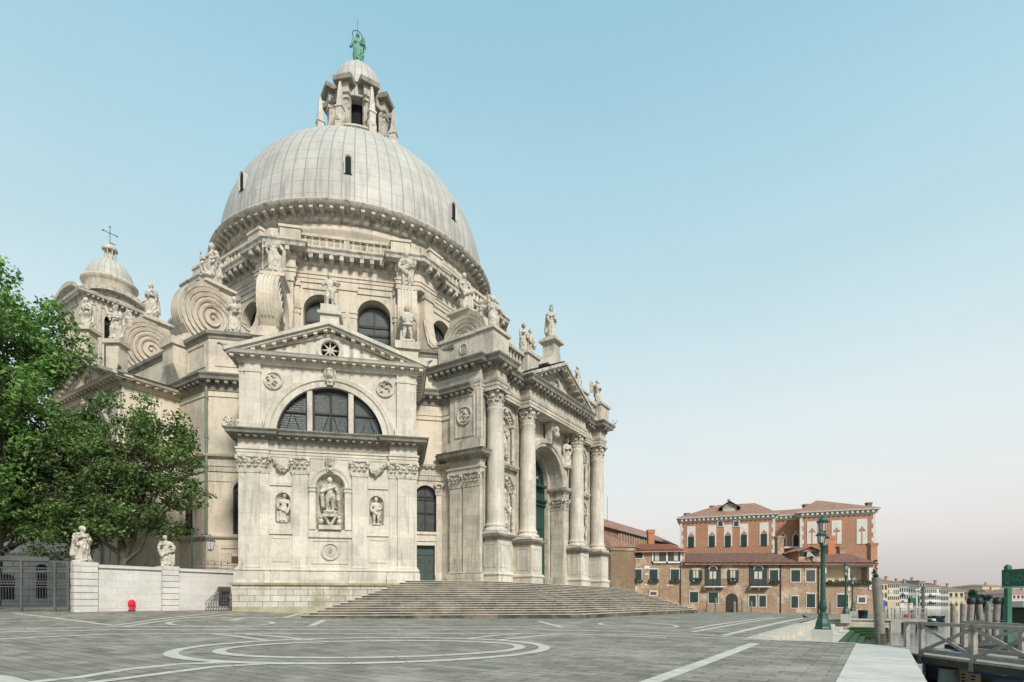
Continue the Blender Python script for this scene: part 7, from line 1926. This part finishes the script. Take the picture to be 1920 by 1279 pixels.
# carved bow ornament: pale rounded plates with slots
og2 = [(0, 0), (.05, .32), (.12, .5), (.22, .6), (.34, .64), (.46, .58), (.58, .46), (.66, .28), (.68, .08), (.66, 0)]
bp_ = at(1799, 1278, 17.75)
of = lambda a, b, c: (bp_[0] + a, bp_[1] + b, bp_[2] + c)
m = MB(of)
outer = [(0, -.2), (.64, -.2), (.68, .05), (.66, .28), (.58, .46), (.46, .58), (.33, .62), (.3, .55), (.27, .66), (.15, .76), (0, .78)]
holes = [[(.06 + .0, z), (.2, z), (.2, z + .045), (.06, z + .045)] for z in (.0, .1, .2)] + [[(.36, z), (.5, z), (.5, z + .045), (.36, z + .045)] for z in (-.06, .04, .14)]
for o_ in (0, .05): m.holed(outer, holes, lambda a, b, o_=o_: (a, o_, b))
m.band([(a, 0, b) for a, b in outer], [(a, .05, b) for a, b in outer])
m.build('carved_seat_back', M['cream'], bt)
for i, (x, y, an, lb) in enumerate(((18.6, 22.0, 20, 'black gondola-like boat moored beyond the jetty railing'), (21.5, 15.5, 10, 'dark boat with a blue cover at the far right of the jetty'))):
    q = thing('moored_boat', lb, 'boat', (x, y, ZW)); f_ = shifted(WORLD, x, y, 0, R(an)); hu = MB(f_)
    for a, b in zip(st_, st_[1:]):
        for j in range(4): hu.add([a[j], b[j], b[j + 1], a[j + 1]], [(0, 1, 2, 3)], True)
        hu.add([a[0], b[0], (b[0][0], 0, b[0][2] + .12), (a[0][0], 0, a[0][2] + .12)], [(0, 1, 2, 3)]); hu.add([a[4], b[4], (b[0][0], 0, b[0][2] + .12), (a[0][0], 0, a[0][2] + .12)], [(0, 1, 2, 3)])
    hu.build('hull', M['navy'], q)
    c_ = MB(f_); c_.box(-1.6, 1.4, -.5, .5, ZW + .62, ZW + .95); c_.build('cover', M['bluecover'] if i else M['black'], q)

# ================================================================ canal posts, old pile, far landing, bank
def post(px_, top, d, r, label, lean=0.0, cap=False, grp='mooring posts in the canal', mtl='post', dx1=0.0):
    x0 = (px_ - CX) / FP * d; z1 = (YH - top) / FP * d
    t = thing('mooring_post', label, 'post', (x0, d, ZW), grp)
    m = MB(); m.tube([(x0, d, ZW - .8), (x0 + lean * .5, d, (ZW + z1) / 2), (x0 + lean, d, z1)], [r * 1.05, r, r * .9], 10); m.build('shaft', M[mtl], t)
    m = MB(); m.tube([(x0, d, ZW - .1), (x0 + lean * .12, d, ZW + .55)], [r * 1.1, r * 1.08], 10); m.build('wet_foot', M['algae'] if False else M['wooddk'], t)
    if cap: m = MB(); m.lathe((x0 + lean, d, z1), [(r * 1.15, -.25), (r * 1.2, .0), (r * .9, .12), (.02, .2)], 10); m.build('cap', M['black'], t)
    return t
post(1652, 1083, 36.5, .30, 'thick old leaning grey post at the corner of the far landing', -.32, False)
post(1787, 1133, 27, .12, 'slim grey post standing alone left of the capped pole clusters')
post(1805, 1133, 27.5, .12, 'slim grey post next to the left capped pole cluster')
post(1853, 1132, 28.5, .13, 'slim grey post between the two capped pole clusters')
for px_, lb, sp in ((1827, 'cluster of leaning mooring poles with black caps, left of two', .5), (1876, 'cluster of leaning mooring poles with black caps, right one by the signboard', .5)):
    d = 30; x0 = (px_ - CX) / FP * d; z1 = (YH - 1131) / FP * d
    t = thing('mooring_poles', lb, 'poles', (x0, d, ZW), 'capped pole clusters in the canal')
    for i, (a, b, c_) in enumerate(((-.55, -.2, -.22), (.42, -.1, .2), (.1, .5, .02))):
        m = MB(); m.tube([(x0 + a, d + b, ZW - .5), (x0 + c_, d + b * .3, z1)], [.17, .155], 10); m.build('pole', M['post'], t)
        m = MB(); m.lathe((x0 + c_, d + b * .3, z1), [(.19, -.04), (.21, .06), (.18, .26), (.02, .34)], 10); m.build('cap', M['black'], t)
    m = MB()
    for z in (ZW + .9, ZW + 1.25, ZW + 1.6): m.tube([(x0 - .5, d - .25, z), (x0 + .4, d - .25, z)], .03, 5)
    m.build('tie_bar', M['iron'], t)
# far landing stage with information panels
ld = thing('landing_stage', 'timber landing stage with railings beyond the water steps', 'jetty', (36, 52, ZW))
LQ = lambda a, b, d=51: at(a, b, d)
x0, x1 = LQ(1650, 0)[0], LQ(1731, 0)[0]; zd = LQ(0, 1161)[2]
m = MB(); m.box(x0, x1, 50.5, 53.5, zd - .3, zd); m.build('deck', M['wood'], ld)
for x in (x0 + .6, (x0 + x1) / 2, x1 - .3):
    m = MB(); m.tube([(x, 50.8, ZW - .5), (x, 50.8, zd)], .14, 8); m.build('pile', M['wooddk'], ld)
m = MB()
for z in (zd + .5, zd + .95): m.box(x0, x1, 50.55, 50.62, z, z + .06)
for i in range(6): m.box(x0 + (x1 - x0) * i / 5 - .04, x0 + (x1 - x0) * i / 5 + .04, 50.55, 50.63, zd, zd + 1.0)
m.build('railing', M['wood'], ld)
def panel(l, t, r, b, c, lb, strip=None, d=52):
    a, e = at(l, t, d), at(r, b, d); q = thing('information_panel', lb, 'sign', ((a[0] + e[0]) / 2, d, zd), 'panels on the landing stage')
    m = MB(); m.box(a[0], e[0], d, d + .06, e[2], a[2]); m.build('board', mat('panel', c, bump=0), q)
    m = MB(); 
    for x in (a[0] + .05, e[0] - .05): m.box(x - .03, x + .03, d + .06, d + .12, zd, a[2])
    m.build('leg', M['iron'], q)
    if strip: m = MB(); s_ = at(strip[0], strip[1], d), at(strip[2], strip[3], d); m.box(s_[0][0], s_[1][0], d - .02, d, s_[1][2], s_[0][2]); m.build('strip', mat('yellow_strip', (.65, .45, .08), bump=0), q)
panel(1651, 1125.5, 1660, 1142, (.05, .13, .42), 'blue panel on the landing stage')
panel(1664, 1129, 1680, 1142, (.58, .47, .33), 'cream poster panel on the landing stage', None, 52.3)
panel(1688, 1130.5, 1712, 1143.5, (.62, .60, .60), 'white notice panel with a yellow strip on the landing stage', (1696, 1131, 1711, 1134), 52.6)
m = MB(); a, e = at(1696, 1154, 51.5), at(1711, 1158, 51.5); m.box(a[0], e[0], 51.5, 51.6, e[2], a[2] + .1); tag(m.build('red_barrier', mat('red_board', (.36, .07, .06), bump=.05)), 'low red board behind the landing stage railing', 'barrier')
post(1718.5, 1106, 52, .08, 'slim white pole with a flat white lamp head on the landing stage', 0, False, None, 'trim')
m = MB(); a = at(1718.5, 1107, 52); m.box(a[0] - .22, a[0] + .22, 51.8, 52.2, a[2], a[2] + .12); m.build('lamp_head', M['trim'], bpy.data.objects[[o.name for o in bpy.data.objects if o.get('label', '').startswith('slim white pole')][0]])
for i, (l, r, y, d, lb) in enumerate(((1738, 1772, 1153, 70, 'dark boat on the canal, pointed bow raised'), (1734, 1757, 1159.5, 58, 'low green boat on the canal, nearer of two'))):
    a, e = at(l, y, d), at(r, y, d); c_ = ((a[0] + e[0]) / 2, d); L_ = (e[0] - a[0]) / 7.2
    q = thing('canal_boat', lb, 'boat', (c_[0], d, ZW)); hu = MB(lambda x, yy, z: (c_[0] + x * L_, d + yy, z + .02))
    for s_, b in zip(st_, st_[1:]):
        for j in range(4): hu.add([s_[j], b[j], b[j + 1], s_[j + 1]], [(0, 1, 2, 3)], True)
    hu.build('hull', M['navy'] if i == 0 else mat('green_hull', (.04, .10, .08)), q)
    c3 = MB(); c3.box(c_[0] - 1.0 * L_, c_[0] + 1.2 * L_, d - .4, d + .4, ZW + .55, ZW + .85); c3.build('deck', M['trim'] if i else M['shutter'], q)
# water bus at the right edge
wb = thing('water_bus', 'white water bus with a yellow stripe behind the signboard', 'boat', (39, 42, ZW))
a = at(1897, 1130, 42); x0 = a[0]; m = MB(); m.box(x0, x0 + 9, 41, 44, ZW - .2, ZW + .9); m.box(x0 - .1, x0 + 9, 40.9, 44.1, ZW + 1.0 + 1.2, ZW + 2.65); m.build('hull', M['trim'], wb)
m = MB(); m.box(x0 + .4, x0 + 9, 41.1, 43.9, ZW + .9, ZW + 2.2); m.build('cabin', M['opening'], wb)
m = MB(); m.box(x0 + .9, x0 + 9, 40.88, 40.95, ZW + 2.0, ZW + 2.22); m.box(x0 + .6, x0 + 9, 40.93, 41.0, ZW + .55, ZW + .85); m.build('stripe', mat('yellow_paint', (.65, .38, .04), bump=0), wb)
m = MB()
for i in range(5): m.box(x0 + .6 + i * 1.9, x0 + .75 + i * 1.9, 41.0, 41.1, ZW + .9, ZW + 2.2)
m.build('window_post', M['trim'], wb)

# ---------------------------------------------------------------- far bank: a row of palaces across the canal
fb = MB(); fb.add([(95, 196, ZW + .5), (420, 260, ZW + .5), (600, 900, ZW + .5), (60, 900, ZW + .5)], [(0, 1, 2, 3)]); fb.add([(95, 196, ZW - .5), (420, 260, ZW - .5), (420, 260, ZW + .5), (95, 196, ZW + .5)], [(0, 1, 2, 3)]); struct(fb.build('far_bank', M['quayside']))
def farhouse(l, r, eave, ridge, d, col, rows, label, cols=None, roofc=(.24, .15, .12), arches=False, balcony=False, chim=True, depth=16, base=1143):
    x0, x1 = (l - CX) / FP * d, (r - CX) / FP * d; z1 = (YH - eave) / FP * d; zr = (YH - ridge) / FP * (d + depth * .5)
    t = thing('canal_palace', label, 'house', ((x0 + x1) / 2, d, ZW))
    wmat = mat('far_wall', col, tuple(c * .86 for c in col), scale=.15, streak=.4, scol=tuple(c * .5 for c in col), bump=.05)
    m = MB(); m.box(x0, x1, d, d + depth, ZW - .3, z1); m.build('wall', wmat, t)
    m = MB(); o = .5; m.add([(x0 - o, d - o, z1), (x1 + o, d - o, z1), (x1 - (x1 - x0) * .25, d + depth * .5, zr), (x0 + (x1 - x0) * .25, d + depth * .5, zr), (x0 - o, d + depth + o, z1), (x1 + o, d + depth + o, z1)], [(0, 1, 2, 3), (0, 3, 4), (1, 5, 2), (4, 3, 2, 5)]); m.build('roof', mat('far_roof', roofc, tuple(c * .75 for c in roofc), scale=.5, bump=.1), t)
    m = MB(); m.box(x0 - .15, x1 + .15, d - .3, d, z1 - .35, z1); H = z1 - ZW
    for q in (.3, .62): m.box(x0, x1, d - .12, d, ZW + H * q, ZW + H * q + .22)
    if balcony: m.box(x0 + (x1 - x0) * .3, x0 + (x1 - x0) * .7, d - 1.0, d, ZW + H * .62, ZW + H * .7); m.box(x0 + (x1 - x0) * .3, x0 + (x1 - x0) * .7, d - 1.0, d, ZW + H * .3, ZW + H * .37)
    m.build('string_course', mat('far_trim', tuple(min(.7, c * 1.12) for c in col), bump=0), t)
    n = cols or max(2, int((x1 - x0) / 1.9)); rnd = random.Random(int(l))
    for k in range(rows):
        za = ZW + H * (.06 + .92 * k / rows) + .5; hh = H / rows * .52
        for i in range(n):
            c = x0 + (x1 - x0) * (i + .5) / n; w = min(.5, (x1 - x0) / n * .3)
            if rnd.random() < .06: continue
            m = MB(); lp = archloop(c, w, za, za + hh - w, 5) if (arches or k == 0) else [(c - w, za), (c + w, za), (c + w, za + hh), (c - w, za + hh)]
            m.add([(a, d - .05, z) for a, z in lp], [tuple(range(len(lp)))]); m.build('window', M['opening'] if rnd.random() < .7 else M['shutter'], t)
    if chim:
        m = MB(); c = x0 + (x1 - x0) * rnd.uniform(.15, .85); m.box(c - .3, c + .3, d + 5, d + 5.6, z1, zr + .5); m.frus(c - .3, c + .3, d + 5, d + 5.6, zr + .5, zr + .9, .15, .15, .15); m.build('chimney', M['brick'], t)
farhouse(1638, 1664, 1092, 1082, 196, (.58, .48, .33), 3, 'cream canal house with a hipped roof beside the old post, leftmost across the water', 4)
farhouse(1664, 1686, 1092, 1086, 197, (.56, .50, .38), 4, 'pale yellow canal house with many tall windows across the water', 6)
farhouse(1686, 1703, 1098, 1090, 198, (.52, .52, .50), 3, 'narrow pale grey canal house with balconies across the water', 4, (.22, .17, .15), True, True)
farhouse(1703, 1724, 1100, 1091, 199, (.36, .35, .32), 3, 'grey gothic canal house with dark pointed windows and green awning across the water', 5, (.16, .16, .165), True)
farhouse(1724, 1734, 1090, 1088, 202, (.50, .47, .40), 4, 'slim tall house end behind the grey gothic house', 2)
farhouse(1734, 1764, 1101, 1093, 201, (.60, .59, .55), 3, 'broad white palace with balcony across the water', 8, (.23, .155, .13), True, True)
farhouse(1764, 1778, 1104, 1093, 203, (.45, .45, .43), 3, 'narrow grey arcaded palace across the water, right of the white one', 5, (.22, .15, .125), True)
farhouse(1778, 1808, 1107, 1099, 205, (.58, .49, .36), 2, 'plain cream palace with few windows across the water', 3, (.25, .165, .14))
farhouse(1808, 1822, 1117, 1111, 225, (.48, .32, .25), 2, 'small reddish house behind the dark cypress', 3)
farhouse(1822, 1844, 1112, 1108, 250, (.56, .50, .46), 2, 'pale low house behind the canal trees', 4)
farhouse(1842, 1882, 1099, 1096, 290, (.57, .49, .33), 2, 'yellow hilltop house rising behind the pink houses', 6, (.30, .19, .16), depth=20)
farhouse(1862, 1890, 1115, 1105, 255, (.60, .46, .40), 2, 'pink house with a red roof left of the sign post', 4, (.36, .21, .17))
farhouse(1890, 1960, 1113, 1104, 245, (.60, .47, .42), 2, 'long pink house with a red roof right of the sign post', 9, (.34, .21, .18))
aw = MB(); a, e = at(1704, 1121, 198), at(1722, 1130, 198); aw.box(a[0], e[0], 197.2, 198.9, e[2], a[2]); tag(aw.build('awning', mat('green_awning', (.03, .15, .10), (.02, .1, .07), scale=.5)), 'dark green awning along the foot of the grey gothic house', 'awning')
for i, (px_, t_, b_, w_, d, lb, mt) in enumerate(((1824, 1104, 1134, 5.5, 212, 'dark cypress-shaped tree across the canal', (.018, .05, .035)), (1838, 1114, 1136, 9, 214, 'round dark green tree across the canal, right of the cypress', (.025, .06, .035)), (1852, 1118, 1137, 9, 212, 'lower dark green tree across the canal, farthest right', (.025, .055, .032)))):
    c_ = at(px_, b_, d); zt_ = at(px_, t_, d)[2]; T = thing('canal_tree', lb, 'tree', (c_[0], d, ZW + .5)); rnd = random.Random(i)
    H = zt_ - ZW; cl = []
    for k in range(26):
        u = rnd.random(); rr = w_ * .25 * ((1 - u) ** .8 + .12 if i == 0 else math.sqrt(max(.05, 1 - (2 * u - .9) ** 2)))
        an = rnd.uniform(0, 6.28); q = rnd.random() ** .5
        cl.append(((c_[0] + rr * q * math.cos(an), d + rr * q * math.sin(an), ZW + 1 + u * (H - 1)), .9))
    crown('crown', cl, 60, .55, leafmat('dark_far_leaves', mt, tuple(c * 1.5 for c in mt), tuple(c * 2.2 for c in mt)), T, i)
    m = MB(); m.tube([(c_[0], d, ZW), (c_[0], d, ZW + H * .5)], .25, 6); m.build('trunk', M['bark'], T)

# ================================================================ bell tower behind the church, left
bw_ = 80.0; b0 = at(157, 545, bw_)
tw = thing('bell_tower', 'stone bell tower with curved gables and a small lead dome with a cross', 'tower', (b0[0], b0[1], 20))
tf = lambda t, n, z: (b0[0] + math.cos(a1_) * t + math.sin(a1_) * n, b0[1] + math.sin(a1_) * t - math.cos(a1_) * n, z)
TWD = 8.6; ztp = b0[2]
m = MB(tf)
hl_ = archloop(TWD * .44, 1.25, 34.5, 41.2, 12); 
for n_ in (0, -TWD):
    m.holed([(0, 20), (TWD, 20), (TWD, ztp), (0, ztp)], [hl_], lambda a, z, n_=n_: (a, n_, z))
m.band([(a, 0, z) for a, z in hl_], [(a, -1.1, z) for a, z in hl_]); m.band([(a, -TWD, z) for a, z in hl_], [(a, -TWD + 1.1, z) for a, z in hl_])
h2 = archloop(-TWD * .5, 1.1, 34.5, 41.2, 12)
for t_ in (0, TWD):
    m.holed([(-TWD, 20), (0, 20), (0, ztp), (-TWD, ztp)], [h2], lambda a, z, t_=t_: (t_, a, z))
m.band([(0, a, z) for a, z in h2], [(1.0, a, z) for a, z in h2])
m.build('belfry', M['drumst'], tw)
m = MB(tf)
for t_, w_ in ((.5, .9), (TWD - .5, .9), (TWD * .44 - 2, .6), (TWD * .44 + 2, .6)): m.box(t_ - w_ / 2, t_ + w_ / 2, -.05, .22, 30, ztp - 1.4)
for n_, w_ in ((-.5, .9), (-TWD + .5, .9)): m.box(-.22, .05, n_ - w_ / 2, n_ + w_ / 2, 30, ztp - 1.4)
m.build('pilaster', M['carved'], tw)
sq = [(0, -TWD), (0, 0), (TWD, 0), (TWD, -TWD)]
m = MB(tf); m.sweep(sq, [(-.3, ztp - 1.5), (.1, ztp - 1.5), (.15, ztp - .9), (.25, ztp - .8), (.25, ztp - .5), (.8, ztp - .35), (.9, ztp), (-.3, ztp + .1)], True); m.mods(sq, .2, .7, ztp - .75, ztp - .4, .25, .6, True); m.build('cornice', M['carved'], tw)
m = MB(tf)
def segm(a0, a1, zb, h, n): return [(a0 + (a1 - a0) * i / 16, zb + h * math.sin(pi * i / 16) ** .75) for i in range(17)]
for face in (0, 1):
    S0, S1 = segm(-.8, TWD + .8, ztp + .05, 1.9, 0), segm(.2, TWD - .2, ztp + .05, 1.3, 0)
    P = (lambda a, o, z: (a, o, z)) if face == 0 else (lambda a, o, z: (-o, -a, z))
    m.band([P(a, .9, z) for a, z in S0], [P(a, .9, z) for a, z in S1], False); m.band([P(a, .9, z) for a, z in S1], [P(a, .1, z) for a, z in S1], False); m.band([P(a, .9, z) for a, z in S0], [P(a, -1.5, z) for a, z in S0], False)
    m.add([P(a, .1, z) for a, z in S1], [tuple(range(17))])
m.build('curved_gable', M['carved'], tw)
cc_ = (TWD / 2 + .5, -TWD / 2 + .3, 0)
m = MB(tf); m.box(.5, TWD - .5, -TWD + .5, -.5, ztp, ztp + .7); m.lathe(cc_, [(3.3, ztp), (3.3, ztp + 3.6), (3.42, ztp + 3.7), (3.72, ztp + 4.1), (3.72, ztp + 4.3), (3.2, ztp + 4.45)], 40); dr_ = m.build('round_drum', M['drumst'], tw)
m = MB(tf); rd = 3.12; zd_ = ztp + 4.4
m.lathe(cc_, [(rd * math.cos(e) , zd_ + rd * 1.15 * math.sin(e)) for e in [R(80) * i / 14 for i in range(15)]], 40); m.build('dome', M['dome'], tw, uvf=lambda x, y, z: (math.atan2(y - tf(*cc_)[1], x - tf(*cc_)[0]) / (2 * pi) * 24, (z - 40) + 10))
zl_ = zd_ + rd * 1.15
m = MB(tf)
m.lathe(cc_, [(.95, zl_ - .2), (.95, zl_ + .1), (.45, zl_ + .15), (.42, zl_ + 1.6)], 16)
for i in range(8):
    a = 2 * pi * i / 8; m.lathe((cc_[0] + .78 * math.cos(a), cc_[1] + .78 * math.sin(a), zl_), [(.13, 0), (.1, .2), (.1, 1.4), (.14, 1.5)], 6)
m.lathe(cc_, [(1.0, zl_ + 1.5), (1.05, zl_ + 1.75), (.8, zl_ + 2.1), (.2, zl_ + 2.5)], 16); m.build('lantern', M['carved'], tw)
m = MB(tf); zc_ = zl_ + 2.4; m.tube([(cc_[0], cc_[1], zc_), (cc_[0], cc_[1], zc_ + 2.9)], .06, 6); m.tube([(cc_[0] - .95, cc_[1], zc_ + 1.9), (cc_[0] + .95, cc_[1], zc_ + 1.9)], .06, 6)
for q in ((0, 2.9), (-.95, 1.9), (.95, 1.9), (0, 1.9)): m.ball((cc_[0] + q[0], cc_[1], zc_ + q[1]), .15, 6, 4)
m.box(cc_[0], cc_[0] + .7, cc_[1] - .02, cc_[1] + .02, zc_ + .35, zc_ + .55); m.build('cross', M['copper'], tw)
m = MB(tf); m.lathe((TWD * .44, -TWD / 2, 0), [(1.0, 38.2), (.95, 38.6), (.7, 39.4), (.6, 40.2), (.2, 40.5)], 16); m.box(.8, TWD - .8, -TWD / 2 - .15, -TWD / 2 + .15, 40.5, 40.9); m.build('bell', M['copper'], tw)

# weeds that have taken root on the ledges
for i, (p, lb) in enumerate(((F1(11.4, 28.2, 19.35), 'wispy weed growing on the far end of the entrance cornice'), (F0(-6.3, 30.2, 11.62), 'small weed growing on the left end of the chapel ledge'), (F0(1.6, 16.2, 32.7), 'green weed in the balustrade below the dome'))):
    t = thing('ledge_weed', lb, 'plant', p); rnd = random.Random(i); m = MB()
    for k in range(9):
        a = rnd.uniform(0, 6.28); L_ = rnd.uniform(.25, .7); m.tube([p, (p[0] + L_ * .5 * math.cos(a), p[1] + L_ * .5 * math.sin(a), p[2] + L_ * .6), (p[0] + L_ * math.cos(a), p[1] + L_ * math.sin(a), p[2] + L_ * .7)], [.012, .008, .004], 4)
    m.build('stems', M['bark'], t)
    crown('leaves', [((p[0], p[1], p[2] + .35), .55)], 130, .12, leafmat('weed_leaves', (.04, .09, .03), (.07, .14, .04), (.11, .18, .06)), t, 40 + i)

# things of one kind share a group
for o in COL.objects:
    if o.parent or 'category' not in o or 'group' in o: continue
    n_ = o.name.split('.')[0]
    g_ = {'canal_palace': 'houses across the canal', 'brick_house': 'low brick houses beyond the square', 'canal_tree': 'trees across the canal', 'ledge_weed': 'weeds on the ledges', 'canal_boat': 'boats out on the canal', 'moored_boat': 'boats moored by the jetty'}.get(n_)
    if n_ == 'statue': g_ = 'statues on the garden wall' if 'wall' in o['label'] else 'statues of the basilica'
    if g_: o['group'] = g_
